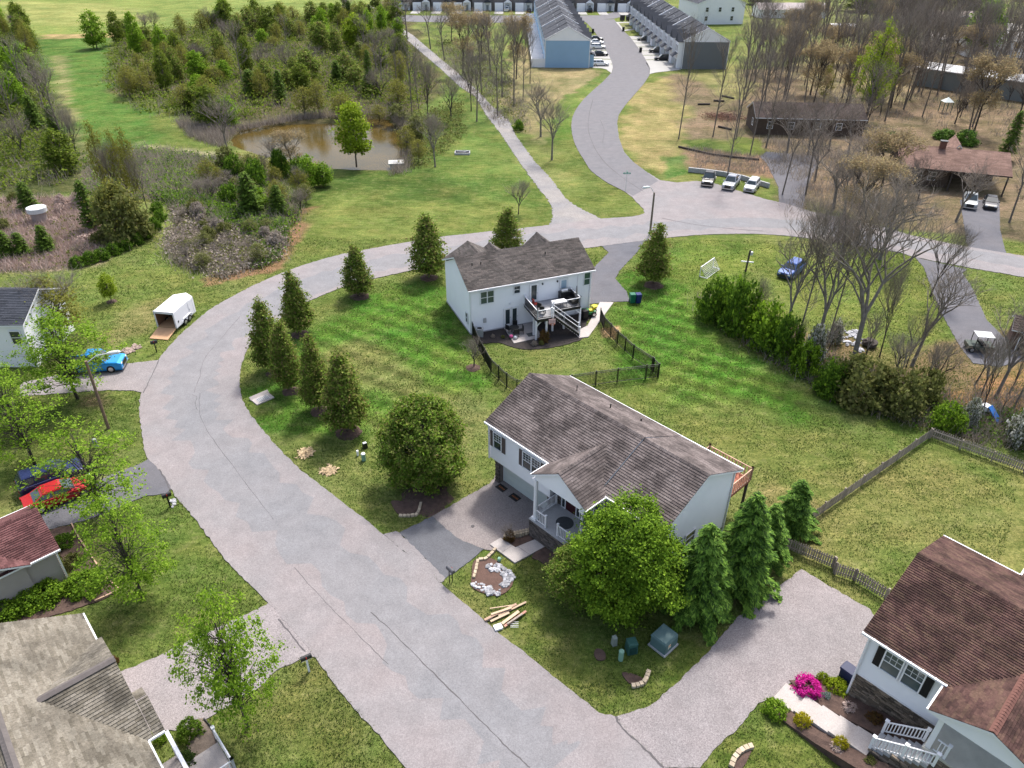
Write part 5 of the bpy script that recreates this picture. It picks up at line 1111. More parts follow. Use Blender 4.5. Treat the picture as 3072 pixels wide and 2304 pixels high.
# garage
garage(mh, (3.35, .98, 0), 0, 4.9, 2.2, M_garage, 4, 1)
b = MB(); b.b3(.4, .88, .62, 1.0, 0, 2.36); b.b3(5.85, 6.4, .62, 1.0, 0, 2.36); b.b3(.88, 5.85, .9, 1.0, 2.25, 2.36); b.build('garage_surround', M_stoneb, mh)
stone_band(mh, (.4, .60), (.88, .60), 0, 0, 2.3, M_stoneb, seed=5); stone_band(mh, (5.9, .60), (6.36, .60), 0, 0, 2.3, M_stoneb, seed=6)
for c, n in (((1.02, .30, 4.2), 1), ((4.1, .30, 4.2), 1), ((5.0, .30, 4.2), 1)): window(mh, c, 0, .78, 1.36, gx=3, gy=3)
for x in (.42, 1.64, 3.48, 5.62): shutter(mh, (x, .29, 4.2), 0, .38, 1.4, M_shutbr)
for x in (11.5, 12.5): window(mh, (x, .71, 4.1), 0, .78, 1.4, gx=3, gy=3)
shutter(mh, (13.15, .71, 4.1), 0, .36, 1.4, M_shutbl); shutter(mh, (11.02, .71, 4.1), 0, .2, 1.4, M_shutbl)
window(mh, (15.4, 4.0, 2.5), R(90), 1.0, .95)
downspout(mh, .12, .2, 2.2, 5.5); downspout(mh, 15.45, 8.5, 0, 5.5)
for x, y, h, r in ((3.1, 6.3, .5, .035), (6.1, 6.6, .35, .05), (8.3, 7.4, .22, .06)):
    z = ZR + .1 - (y - W_ / 2) * (ZR - ZE) / (W_ / 2); MB().cyl((x, y, z - .1), r, h + .1, 10).build('vent_pipe', M_black_m, mh)
# back deck of the middle house
b = MB(); b.b3(11.6, 15.2, 8.5, 11.7, 2.6, 2.78); b.build('deck_frame', M_wood_deck, mh)
dk = None
for i in range(24):
    if dk is None: dk = MB().b3(-1.82, 1.82, -.065, .065, 0, .03).mesh('deck_board', M_wood_deck)
    q = put('deck_board', dk, mh); q.location = (13.4, 8.6 + i * .134, 2.785)
for p, q in (((11.65, 8.7, 2.8), (11.65, 11.65, 2.8)), ((11.65, 11.65, 2.8), (15.2, 11.65, 2.8)), ((15.2, 11.65, 2.8), (15.2, 8.6, 2.8))):
    rail(mh, p, q, 1.05, .27, M_wood_rail, .11, bal=.07, single=False)
for x, y in ((11.75, 11.5), (15.1, 11.5), (13.4, 11.5)): MB().b3(x - .08, x + .08, y - .08, y + .08, -.1, 2.6).build('deck_post', M_barkd, mh)
# walk and bed
sw3 = lambda p: tuple(mh.matrix_basis @ Vector((p[0], p[1], 0)))[:2]
struct(sheet('walkway', [sw3(p) for p in ((5.2, -4.35), (7.63, -4.25), (7.95, -1.72), (7.0, -1.72), (6.62, -3.25), (5.25, -3.38))], .09, M_conc, thick=.2))
wk = strip('joint', [sw3((6.35, -4.4)), sw3((6.35, -3.2))], .02, .092, M_crack); wk['kind'] = 'structure'; wk = strip('joint', [sw3((6.55, -3.1)), sw3((7.8, -3.0))], .02, .092, M_crack); wk['kind'] = 'structure'
struct(sheet('mulch_bed', smooth_poly([sw3(p) for p in ((5.5, -3.3), (6.55, -3.2), (6.9, -1.75), (6.35, -1.3), (6.2, -2.3))], True, 3), .06, M_mulch, jag=.05))
struct(sheet('mulch_bed', smooth_poly([sw3(p) for p in ((7.98, -3.0), (8.6, -2.9), (10.9, -2.6), (11.3, -1.4), (10.9, -1.65), (8.0, -1.7))], True, 3), .05, M_mulch, jag=.05))
lw = thing('garden_wall', 'low pale stone retaining wall between garage driveway and porch walk', 'wall', mh.matrix_basis @ Vector((0, 0, 0)), R(-46.5))
for i in range(9):
    t = i / 9; MB().box((6.25 - .85 * t, -1.55 - 1.75 * t, .18), (.25, .34, .34), .45).build('stone_block', M_block, lw)
tag(plant('crownlet', mh.matrix_basis @ Vector((5.75, -3.1, 0)), 1.6, 1.3, 'budding_shrub', 'twiggy reddish-green shrub in the bed beside the porch walk', 'bush'), None)
plant('shrub', mh.matrix_basis @ Vector((5.75, -3.0, 0)), .9, .9, 'low_shrub', 'low dark shrub under the twiggy one beside the porch walk', 'bush', leaf=L_gold2)

# ================================================================== the white two-storey house
wh = thing('house', 'white two-storey house with charcoal roof and rear deck, inside the black metal fence', 'house', (-4.37, 65.77, 0), R(22.3))
WL, WW, WE, WR = 14.1, 8.53, 5.0, 6.95
MB().b3(.25, 13.75, .32, 8.2, -.3, 4.9).build('wall_core', M_siding2, wh)
lap_wall(wh, M_siding2, (.22, .29), (13.8, .29), .1, 4.92); lap_wall(wh, M_siding2, (.22, 8.25), (.22, .29), .1, 4.85, gable=(.5, 6.75)); lap_wall(wh, M_siding2, (13.8, .29), (13.8, 8.25), .1, 4.85, gable=(.5, 6.75))
b = MB(); b.b3(.18, .28, .25, .33, .1, 4.9); b.b3(13.75, 13.85, .25, .33, .1, 4.9); b.b3(.15, 13.85, .24, .3, 4.78, 4.95); b.b3(12.2, 12.3, .24, .3, .1, 4.8); b.build('trim', M_white, wh)
MB().b3(.16, 13.86, .2, 8.3, -.2, .14).build('foundation', M_concg, wh)
gable_roof(wh, -.05, WL + .05, 0, WW, WE, WR, M_sh_wh, e=.16, w=.8, th=.14)
gutter(wh, [(-.05, -.06, WE - .03), (WL + .05, -.06, WE - .03)])
for cx, hw, zr, y1 in ((3.15, 2.75, 6.35, 9.2), (11.2, 1.9, 6.35, 8.8)):
    gable_roof(wh, cx - hw, cx + hw, 4.6, y1, WE - .2, zr, M_sh_wh, e=.16, w=.8, axis='y', th=.12)
    MB().b3(cx - hw + .35, cx + hw - .35, 8.2, y1 - .35, -.2, 4.7).build('wing_wall', M_siding2, wh); lap_wall(wh, M_siding2, (cx + hw - .35, y1 - .35), (cx - hw + .35, y1 - .35), .1, 4.7, gable=(.5, zr - .25))
gable_roof(wh, 4.4, 6.8, 6.2, 9.0, 5.0, 5.9, M_sh_wh, e=.16, w=.8, axis='y', th=.1)
for x in (1.68, 2.42): window(wh, (x, .27, 3.92), 0, .64, 1.3, glass=M_glassg)
window(wh, (5.3, .27, 4.2), 0, .62, .78); window(wh, (13.3, .27, 4.05), 0, .66, 1.36, glass=M_glassg)
door(wh, (7.2, .27, 2.45), 0, .85, 2.05, M_white, M_glass); door(wh, (10.6, .27, 2.45), 0, .85, 2.05, M_white, mat('pale_blue_glass', (.32, .42, .52), .2))
for x in (4.27, 5.05): door(wh, (x, .27, .2), 0, .72, 2.05, M_white, M_glass)
window(wh, (.2, 1.2, 1.5), R(-90), .5, 1.1)
for x, z in ((8.15, 4.35), (9.85, 4.35), (4.55, 2.75)): MB().box((x, .2, z), (.12, .14, .2)).build('wall_lamp', M_black_m if z > 3 else M_white, wh)
downspout(wh, .3, .2, .1, 4.9); downspout(wh, 12.25, .2, .1, 4.9); downspout(wh, 13.72, .2, .1, 4.9)
for x in (1.45, 2.4, 9.6): MB().cyl((x, 2.9, 6.2), .06, .45, 8).build('vent_pipe', M_black_m, wh)
# deck
DZ = 2.4; b = MB(); b.prism([(6.1, .2), (6.0, -3.5), (7.6, -3.55), (8.3, -2.35), (11.4, -2.35), (11.4, .2)], DZ - .3, DZ - .03); b.build('deck_frame', M_black_m, wh)
y = -3.45
while y < .2:
    xr = 11.38 if y > -2.3 else 7.6 + (y + 3.55) * .58; xl = 6.05
    MB().b3(xl, xr, y, y + .135, DZ - .03, DZ).build('deck_board', mat('grey_deck_board', (.36, .36, .37), .85, .25, 3, island=.12), wh); y += .145
for p, q in (((6.12, .1, DZ), (6.03, -3.42, DZ)), ((6.03, -3.42, DZ), (7.55, -3.48, DZ)), ((8.3, -2.3, DZ), (11.35, -2.3, DZ)), ((11.35, -2.3, DZ), (11.35, .1, DZ))): rail(wh, p, q, .95, .12, M_white, .1, balm=M_black_m)
for x, y in ((5.96, -3.3), (7.05, -3.4), (6.1, -2.4), (8.3, -2.2), (9.6, -2.2), (11.4, -2.25), (8.3, -.6), (7.0, -.8)):
    MB().b3(x - .085, x + .085, y - .085, y + .085, 0, DZ - .28).build('deck_post', M_white, wh)
b = MB(); 
for x, y, s in ((5.96, -3.3, 1), (11.4, -2.25, -1), (8.3, -2.2, 1), (9.6, -2.2, -1)): b.bar((x, y, DZ - .9), (x + .55 * s, y, DZ - .32), .09)
b.build('brace', M_white, wh)
n = 12
for i in range(n):
    t = i / n; x = 7.95 + 2.55 * t; z = DZ - .2 - (DZ - .2) * t
    MB().box((x + .1, -2.95 - .85 * t - .0, z), (.28, 1.0, .05), -.32).build('stair_tread', M_white if 0 else mat('grey_deck_board', (0, 0, 0)), wh)
rail(wh, (7.75, -3.5, DZ - .05), (10.4, -4.3, .1), .9, .14, M_white, .09, balm=M_black_m, name='stair_railing'); rail(wh, (8.1, -2.45, DZ - .05), (10.75, -3.35, .1), .9, .14, M_white, .09, balm=M_black_m, name='stair_railing')
MB().add([(7.75, -3.5, DZ - .1), (10.4, -4.3, .02), (10.4, -4.3, .3), (7.75, -3.5, DZ + .15), (7.79, -3.45, DZ - .1), (10.44, -4.25, .02), (10.44, -4.25, .3), (7.79, -3.45, DZ + .15)], [(0, 1, 2, 3), (7, 6, 5, 4), (3, 2, 6, 7), (0, 4, 5, 1)]).build('stair_stringer', M_black_m, wh)
def wp(x, y): return tuple(wh.matrix_basis @ Vector((x, y, 0)))[:2]
struct(sheet('mulch_bed', smooth_poly([wp(*q) for q in ((.4, .3), (3.9, .3), (6.5, .2), (10, .2), (13.6, .2), (14.2, -.8), (12.6, -1.6), (10.8, -4.6), (9, -5.2), (7, -5.3), (4.8, -4.9), (3.4, -4.0), (2.2, -2.4), (.6, -1.9))], True, 3), .03, M_mulchd, jag=.06))
struct(sheet('patio', [wp(*q) for q in ((3.85, .15), (3.6, -3.2), (6.9, -3.05), (7.0, .15))], .08, M_conc, thick=.15))
struct(sheet('patio_path', [wp(*q) for q in ((10.3, -3.3), (10.2, -4.6), (11.2, -4.75), (17.4, 1.2), (16.0, 1.8), (12.2, -2.6))], .07, M_conc, thick=.15))
pt = lambda x, y, z=0: wh.matrix_basis @ Vector((x, y, z))
def patio_chair(x, y, z, rz, label, m=None, group=None):
    o = thing('patio_chair', label, 'chair', pt(x, y, z), rz + R(22.3), group); m = m or M_black_m
    MB().b3(-.25, .25, -.25, .25, .40, .45).build('seat', m, o); MB().b3(-.25, .25, .22, .27, .45, .95).build('backrest', m, o)
    for a in (-.22, .22):
        for c in (-.22, .22): MB().b3(a - .02, a + .02, c - .02, c + .02, 0, .4).build('leg', m, o)
    return o
for x, y, rz, lab in ((3.95, -.9, 2.0, 'black patio chair nearest the house wall'), (4.75, -.6, -.4, 'black patio chair by the double doors'), (5.0, -1.6, -1.7, 'black patio chair on the right of the patio table'), (4.3, -2.0, 3.1, 'black patio chair on the lawn side of the patio table')): patio_chair(x, y, .08, rz, lab, group='black chairs on the patio')
o = thing('patio_table', 'black metal patio table between the black chairs', 'table', pt(4.4, -1.3, .08)); MB().cyl((0, 0, .7), .5, .03, 20).build('tabletop', M_black_m, o); MB().cyl((0, 0, 0), .05, .7, 8).build('leg', M_black_m, o)
for x, y, c, lab in ((3.75, -2.1, (.7, .12, .3), 'pink toy ball on the patio edge'), (4.05, -2.45, (.8, .8, .78), 'white pot on the patio beside the pink ball')):
    tag(put('toy_ball' if c[0] == .7 else 'flower_pot', MB().blob((0, 0, .2), .2, .9, 1, 10, .05).mesh('ball', mat('m_' + lab[:4], c, .5), True), None, pt(x, y, .08)), lab, 'ball' if c[0] == .7 else 'pot')
tag(put('door_mat', MB().b3(-.4, .4, -.35, .35, 0, .03).mesh('door_mat', mat('dark_mat', (.08, .085, .085), .95)), None, pt(5.9, -2.2, .08), R(22)), 'dark square mat on the patio under the deck', 'mat')
o = thing('grill', 'large black barbecue grill with steel lid on the deck', 'grill', pt(10.55, -.2, DZ), R(22.3)); MB().b3(-.6, .6, -.3, .3, .1, .85).build('cabinet', M_black_m, o); MB().tube([(-.45, 0, .95), (.25, 0, .95)], .27, 12).build('lid', M_chrome, o); MB().b3(.6, 1.05, -.3, .3, .75, .82).build('side_shelf', M_black_m, o)
o = thing('deck_bench', 'long black sectional bench against the deck rail', 'bench', pt(11.0, -1.0, DZ), R(22.3)); MB().b3(-.35, .3, -.9, .9, .1, .42).build('seat', M_black_m, o); MB().b3(.2, .33, -.9, .9, .42, .85).build('backrest', M_black_m, o)
o = thing('deck_table', 'white low table on the deck with a bottle on it', 'table', pt(9.3, -1.5, DZ), R(22.3)); MB().b3(-.75, .75, -.4, .4, .5, .56).build('tabletop', M_white, o)
for a in (-.7, .7):
    for c in (-.35, .35): MB().b3(a - .03, a + .03, c - .03, c + .03, 0, .5).build('leg', M_white, o)
patio_chair(6.9, -.9, DZ, 1.6, 'dark deck chair with red cushion at the left deck rail', mat('red_cushion', (.3, .04, .03), .8)); patio_chair(7.1, -1.7, DZ, 2.2, 'black deck chair beside the one with the red cushion'); patio_chair(7.0, -2.5, DZ, 2.4, 'black deck chair by the corner of the deck rail')
o = thing('umbrella', 'folded grey sun umbrella standing on the deck', 'umbrella', pt(11.1, -1.8, DZ)); MB().cyl((0, 0, 0), .03, 2.1, 8).build('pole', M_poleg, o); MB().cyl((0, 0, .9), .13, 1.2, 10, .05).build('canopy', mat('grey_cloth', (.2, .19, .19), .9), o)
o = thing('air_conditioner', 'round-topped air conditioner unit at the left corner of the white house', 'air conditioner', pt(.95, -.35, .03)); MB().b3(-.38, .38, -.38, .38, 0, .8).build('casing', M_greenl if 0 else mat('ac_grey', (.35, .36, .35), .6), o); MB().cyl((0, 0, .8), .33, .04, 20).build('fan_guard', M_black_m, o); MB().tube([(.31 * math.cos(a * .52), .31 * math.sin(a * .52), .85) for a in range(13)], .03, 6).build('rim', M_white, o)
MB().box((1.75, .2, 1.35), (.3, .15, .5)).build('electric_meter', mat('meter_grey', (.4, .4, .4), .6), wh)
o = thing('basketball_hoop', 'small basketball hoop with pink-white backboard on a deck post', 'hoop', pt(7.35, -4.05, 2.0), R(10)); MB().b3(-.35, .35, -.02, .02, -.05, .5).build('backboard', mat('hoop_board', (.62, .42, .42), .6, .6, 6), o); MB().tube([(.2 * math.cos(a * .52), -.24 + .2 * math.sin(a * .52), .05) for a in range(13)], .015, 5).build('rim', mat('orange_rim', (.5, .12, .03), .5), o)
for x, y, r, i in ((2.1, -1.2, .22, 0), (3.0, -1.7, .2, 1), (5.4, -4.2, .3, 2), (6.1, -4.35, .26, 3)):
    plant('ball', pt(x, y, .03), r * 1.6, r * 2.4, 'bedding_plant', 'small clipped plant in the dark mulch bed behind the white house', 'plant', 'small plants in the dark mulch bed', leaf=[L_twigl, L_olive][i % 2])
plant('shrub', pt(6.6, -3.85, .03), 1.3, 1.2, 'shrub', 'reddish green shrub between the white deck posts', 'bush', leaf=L_gold2)

# ================================================================== lower right house
rh = thing('house', 'house with red-brown roof, white siding and stone base in the lower right corner', 'house', (18.35, 25.01, 0), R(-47.4))
RE, RR_ = 5.45, 7.55; RWD = 10.28
MB().b3(.55, 14, .45, 9.8, -.3, 5.3).build('wall_core', M_siding, rh)
lap_wall(rh, M_siding, (.42, .35), (4.75, .35), 2.2, 5.3, course=.125)
lap_wall(rh, M_siding, (.42, 9.9), (.42, .35), .1, 5.2, gable=(.5, 7.3))
b = MB(); b.b3(.36, .48, .30, .40, 2.1, 5.3); b.b3(.4, 4.8, .29, .38, 2.10, 2.22); b.build('trim', M_white, rh)
stone_band(rh, (.42, .38), (4.9, .38), -.05, 1.1, 2.12, M_stone, singles=260, sw_=.30, sh=.105)
gable_roof(rh, 0, 14.5, 0, RWD, RE, RR_, M_sh_red, singles=230, e=.14, w=.5, th=.15)
gutter(rh, [(0, -.07, RE - .03), (4.25, -.07, RE - .03)]); gutter(rh, [(0, RWD + .07, RE - .03), (4.2, RWD + .07, RE - .03)])
for x in (.05, .65, 1.25, 1.9, 2.5, 3.1, 3.7, 4.2): MB().box((x, -.10, RE + .02), (.05, .14, .07)).build('gutter_bracket', M_white, rh)
downspout(rh, .36, .24, -.1, 5.3)
window(rh, (1.75, .33, 4.24), 0, .86, 1.42, gx=3, gy=2, glass=mat('grey_glass', (.09, .12, .125), .15, .3, 2, spec=.6)); window(rh, (2.82, .33, 4.24), 0, .86, 1.42, gx=3, gy=2, glass=M_glassg)
shutter(rh, (1.08, .32, 4.24), 0, .4, 1.42, M_shutbl); shutter(rh, (3.5, .32, 4.24), 0, .4, 1.42, M_shutbl)
# porch gable and porch
PX0, PX1, PXM, PY, PZ, PR = 4.15, 9.2, 6.6, -1.95, 5.35, 6.42
yb2 = (PR - RE) / ((RR_ - RE) / (RWD / 2)); hl = math.hypot(PXM - PX0, PR - PZ)
g0 = MB(); g0.add([(PX0, PY, PZ), (PXM, PY, PR), (PX1, PY, PZ), (PX0, .1, PZ), (PXM, yb2 + .1, PR), (PX1, .1, PZ)] + [(PX0, PY, PZ - .14), (PXM, PY, PR - .14), (PX1, PY, PZ - .14), (PX0, .1, PZ - .14), (PXM, yb2, PR - .14), (PX1, .1, PZ - .14)], [(0, 1, 4, 3), (1, 2, 5, 4), (6, 9, 10, 7), (7, 10, 11, 8), (0, 6, 7, 1), (1, 7, 8, 2), (0, 3, 9, 6), (2, 8, 11, 5)]); g0.build('porch_roof', M_white, rh)
shingled(rh, [((PX0, PY, PZ), [(0, 0), (.05 - PY, 0), (yb2 - PY, hl), (0, hl)], (0, 1, 0), (PXM - PX0, 0, PR - PZ)), ((PX1, PY, PZ), [(0, 0), (.05 - PY, 0), (yb2 - PY, hl), (0, hl)], (0, 1, 0), (PXM - PX1, 0, PR - PZ))], M_sh_red, .14, .5, singles=60)
ridge_cap(rh, (PXM, PY, PR + .04), (PXM, yb2, PR + .04), mat('ridge_red', (.15, .072, .058), .95, .3, 3), .36, .2)
gutter(rh, [(PX0 - .05, PY, PZ - .03), (PX0 - .05, -.1, PZ - .03)])
lap_wall(rh, M_siding, (PX0 + .2, PY + .25), (PX1 - .2, PY + .25), 5.0, 5.2, gable=(.485, 6.3), name='gable_siding')
b = MB(); b.b3(PX0 + .2, PX1, PY + .27, PY + .5, 4.92, 5.2); b.b3(PX0 + .2, PX0 + .42, PY + .4, .4, 4.92, 5.2); b.build('porch_beam', M_white, rh)
b = MB(); b.b3(4.7, 9.2, -1.6, .4, .2, 2.5); b.build('porch_base', M_stone, rh); MB().b3(4.6, 9.3, -1.72, .42, 2.5, 2.62).build('porch_floor', mat('porch_slab', (.62, .60, .52), .7, .4, 1), rh)
stone_band(rh, (4.72, -1.62), (9.2, -1.62), .6, .6, 2.48, M_stone, seed=12)
b = MB(); b.b3(4.66, 4.9, -1.6, -1.36, 2.62, 4.95); b.build('porch_column', M_white, rh)
rail(rh, (4.78, -1.3, 2.62), (4.78, .1, 2.62), .9, .17, M_white, .12, bal=.045, single=True) if 0 else rail(rh, (5.0, -1.55, 2.62), (5.55, -1.55, 2.62), .9, .14, M_white, .12, bal=.045, single=True, ends=(0, 1))
# stairs rise along the front towards the porch
for i in range(8):
    t = i / 8; MB().b3(2.75 + .30 * i, 3.08 + .30 * i, -2.35, -1.15, .75 + .2 * i, 1.0 + .2 * i).build('stair_step', M_concg, rh)
b = MB(); b.add([(2.7, -2.34, .3), (5.2, -2.34, .3), (5.2, -2.34, 2.4), (2.7, -2.34, .8), (2.7, -1.16, .3), (5.2, -1.16, .3), (5.2, -1.16, 2.4), (2.7, -1.16, .8)], [(0, 1, 2, 3), (7, 6, 5, 4), (3, 2, 6, 7), (1, 5, 6, 2), (0, 3, 7, 4)]); b.build('stair_base', M_stone, rh)
stone_band(rh, (2.7, -2.37), (5.2, -2.37), .2, .3, .9, M_stone, seed=15); stone_band(rh, (3.7, -2.37), (5.2, -2.37), .9, .9, 1.6, M_stone, seed=16)
rail(rh, (2.8, -1.1, 1.0), (4.5, -1.1, 2.3), .85, .165, M_white, .13, bal=.05, single=True, name='stair_railing')
rail(rh, (2.75, -2.42, 1.0), (4.1, -2.42, 1.95), .85, .165, M_white, .13, bal=.05, single=True, name='stair_railing'); rail(rh, (4.1, -2.42, 1.95), (5.35, -2.42, 2.75), .85, .165, M_white, .13, bal=.05, single=True, name='stair_railing', ends=(0, 1))
# rear wing
gable_roof(rh, 4.3, 9.3, 6.5, 14.5, RE + .1, 7.2, M_sh_red, e=.14, w=.6, axis='y', th=.14); gutter(rh, [(4.22, RWD, RE + .05), (4.22, 14.5, RE + .05)]); MB().b3(4.7, 9, 9.5, 14, -.2, 5.4).build('wing_wall', M_siding, rh)
RP = lambda x, y, z=0: rh.matrix_basis @ Vector((x, y, z)); rp = lambda x, y: tuple(RP(x, y))[:2]
# planted slope beside the walk
b = MB(); G_ = [(-2.3, -1.2), (-.9, .6), (.4, .5), (2.7, .5), (4.8, .5), (4.8, -1.1), (2.7, -1.25), (1, -1.3), (-1.0, -1.45)]; G2 = [(-1.6, -2.9), (.4, -2.85), (2.7, -2.8), (5.2, -2.4), (5.2, -3.9), (2.7, -3.8), (.6, -3.75), (-1.6, -3.7)]
hz = lambda x: max(.05, .05 + .24 * (x + .3)) if x > -.3 else .05
for P_ in (G_, G2):
    n = len(P_); cxx = sum(p[0] for p in P_) / n; cyy = sum(p[1] for p in P_) / n; b.add([(cxx, cyy, hz(cxx) + .05)] + [(p[0], p[1], hz(p[0])) for p in P_] + [(p[0] * 1.0, p[1], -.1) for p in P_], [(0, 1 + i, 1 + (i + 1) % n) for i in range(n)] + [(1 + i, 1 + n + i, 1 + n + (i + 1) % n, 1 + (i + 1) % n) for i in range(n)])
o = b.build('mulch_bed', M_mulch); struct(o); o.location = rh.location; o.rotation_euler = rh.rotation_euler
wkr = thing('stepped_walk', 'pale concrete walk of five rising slabs leading to the lower right porch', 'walkway', rh.location, R(-47.4))
for i, (x0, x1) in enumerate(((-2.3, -1.0), (-1.1, -.05), (-.15, .9), (.8, 1.85), (1.75, 2.8))):
    z = .1 + .16 * i; b = MB(); b.prism([(x0, -2.88 + .02 * i), (x1, -2.85 + .02 * i), (x1, -1.52 + .03 * i), (x0, -1.5)], z - .3, z + (.0)); b.build('slab', M_conc, wkr)
def bush(c, h, w, label, leaf, name='bush', cat='bush', kind='ball'): return plant(kind, c, h, w, name, label, cat, leaf=leaf)
bush(at(*(2272 + 415 * TS, 1704 + 1010 * TS)), .8, 1.75, 'magenta azalea in full bloom beside the right driveway', L_pink, 'azalea')
bush(at(2272 + 655 * TS, 1704 + 1010 * TS), .8, 1.4, 'yellow-green bush between the magenta azalea and the trash bin', L_gold if 0 else leafmat('chartreuse_leaves', [(.16, .22, .01), (.26, .34, .015), (.36, .42, .03)]))
bush(at(2272 + 540 * TS, 1704 + 935 * TS), .6, .8, 'small yellow-green bush behind the magenta azalea', leafmat('chartreuse_leaves2', [(.16, .22, .01), (.26, .34, .015)]))
bush(at(2272 + 565 * TS, 1704 + 1085 * TS), .45, .7, 'small silvery blue bush in front of the magenta azalea', leafmat('silver_leaves', [(.12, .17, .15), (.2, .27, .24), (.3, .37, .34)]))
bush(at(2272 + 145 * TS, 1704 + 1195 * TS), .75, 1.5, 'round mid-green bush at the foot of the stepped walk', L_maple)
bush(at(2272 + 365 * TS, 1704 + 1300 * TS), .9, 1.0, 'golden upright bush left of the stepped walk', L_gold)
bush(at(2272 + 680 * TS, 1704 + 1480 * TS, .4), .7, .9, 'golden bush near the stair railing', leafmat('golden_leaves2', [(.30, .28, .015), (.45, .40, .02)]))
bush(at(2272 + 920 * TS, 1704 + 1650 * TS, .4), .7, .9, 'olive bush at the bottom edge by the stair base', L_olive)
bush(RP(.9, -.55, .25), .4, .9, 'dry straw-coloured plant against the stone wall', L_reed); bush(RP(2.2, -.4, .5), .5, 1.0, 'dull green plant against the stone wall', L_gold2); bush(RP(3.0, -.5, .7), .5, .9, 'low rusty plant before the stone wall', leafmat('rusty', [(.2, .07, .03), (.12, .08, .04)])); bush(RP(1.6, -3.3, .4), .35, .8, 'pale dry grass clump left of the stepped walk', L_reed)

# ================================================================== lower left house
lh = thing('house', 'house with tan shingle roof and white porch rails in the lower left corner', 'house', (-24.34, 27.68, 0), R(-47.7))
# local x runs along the road-side eave, the house lies on the -y side
MB().b3(.3, 15, -9.0, -.35, -.2, 3.1).build('wall_core', M_beige, lh); lap_wall(lh, M_beige, (.28, -.33), (.28, -9.0), 0, 3.05)
for s in (0,):
    gable_roof(lh, 0, 15.5, -9.4, 0, 3.2, 5.95, M_sh_tan, singles=200, e=.15, w=.55, th=.14)
ridge_cap(lh, (0, -4.7, 6.0), (15.5, -4.7, 6.0), mat('grey_ridge', (.13, .115, .11), .95, .3, 2), .4, .22)
fx0, fx1, fxm, fy, fz, fr = 2.45, 10.15, 6.1, .32, 3.2, 5.05
ybk = -(fr - 3.2) / (2.75 / 4.7); hlA = math.hypot(fxm - fx0, fr - fz); hlB = math.hypot(fx1 - fxm, fr - fz)
b = MB(); b.add([(fx0, fy, fz), (fxm, fy, fr), (fx1, fy, fz), (fx0, -.05, fz), (fxm, ybk - .1, fr), (fx1, -.05, fz)] + [(fx0, fy, fz - .13), (fxm, fy, fr - .13), (fx1, fy, fz - .13), (fx0, -.05, fz - .13), (fxm, ybk, fr - .13), (fx1, -.05, fz - .13)], [(0, 1, 4, 3), (1, 2, 5, 4), (6, 9, 10, 7), (7, 10, 11, 8), (0, 6, 7, 1), (1, 7, 8, 2), (2, 8, 11, 5)]); b.build('front_gable_roof', M_white, lh)
M_sh_tand = shinglemat('tan_shingles_weathered', (.13, .115, .09), (.165, .148, .12), (.20, .18, .15), .48, .7)
shingled(lh, [((fx0, fy, fz), [(0, 0), (fy + .05, 0), (fy - ybk, hlA), (0, hlA)], (0, -1, 0), (fxm - fx0, 0, fr - fz)), ((fx1, fy, fz), [(0, 0), (fy + .05, 0), (fy - ybk, hlB), (0, hlB)], (0, -1, 0), (fxm - fx1, 0, fr - fz))], M_sh_tand, .17, .5, singles=100)
shingled(lh, [((fx1 + .0, fy + .02, fz - .03), [(0, 0), (.52, 0), (.52, 1.95), (0, 1.95)], (0, 1, 0), (fxm - fx1, 0, fr - fz)), ((7.4, fy + .02, fz + .35), [(0, 0), (.5, 0), (.5, 1.1), (0, 1.1)], (0, 1, 0), (1.0, 0, .5))], M_sh_tand, .17, .5)
ridge_cap(lh, (fxm, fy + .02, fr + .05), (fxm, ybk, fr + .05), mat('grey_ridge', (0, 0, 0)), .42, .25)
MB().b3(2.8, 9.8, -.4, .1, 0, 3.1).build('garage_front', M_beige, lh); garage(lh, (5.2, .1, 0), R(180), 4.4, 2.2, M_white)
gutter(lh, [(0, .06, 3.15), (2.4, .06, 3.15)]); gutter(lh, [(10.2, .06, 3.12), (15.5, .06, 3.12)]); gutter(lh, [(10.2, .06, 3.15), (10.22, .84, 3.15)])
LP = lambda x, y, z=0: lh.matrix_basis @ Vector((x, y, z))
MB().b3(10.2, 13.5, -.1, 1.0, .0, .95).build('porch_base', M_concg, lh); MB().b3(10.2, 13.5, -.1, 1.05, .95, 1.02).build('porch_floor', M_conc, lh)
MB().b3(10.2, 15.5, .80, .98, 2.9, 3.1).build('porch_beam', M_white, lh)
for x in (10.3, 12.4): MB().b3(x, x + .16, .82, .98, 1.0, 2.95).build('porch_column', M_white, lh)
rail(lh, (10.35, .92, 1.0), (12.4, .92, 1.0), .85, .2, M_white, .1, bal=.045, single=True)
MB().prism([(10.6, 1.05), (12.6, 1.05), (12.6, 2.75), (10.6, 2.75)], 0, .55).build('landing', M_conc, lh)
rail(lh, (12.6, 1.15, .55), (12.6, 2.8, .55), .85, .17, M_white, .12, bal=.045, single=True); rail(lh, (10.35, 2.8, .55), (12.6, 2.8, .55), .85, .17, M_white, .12, bal=.045, single=True, ends=(1, 1)) 
bush(at(570, 2200), .95, 1.5, 'round green bush above the white porch landing, bottom left', leafmat('fresh2', [(.05, .10, .01), (.10, .18, .015), (.17, .27, .03)]))
bush(at(562, 2300), 1.0, 1.4, 'dark round clipped bush at the bottom edge by the porch rails', leafmat('dark2', [(.02, .045, .01), (.045, .085, .015), (.07, .12, .02)]))
bush(at(484, 2220), .6, .7, 'little green plant between house and concrete landing', L_maple); bush(at(345, 1990), .6, .6, 'tiny yellow-green plant at the garage corner of the lower left house', L_gold2)
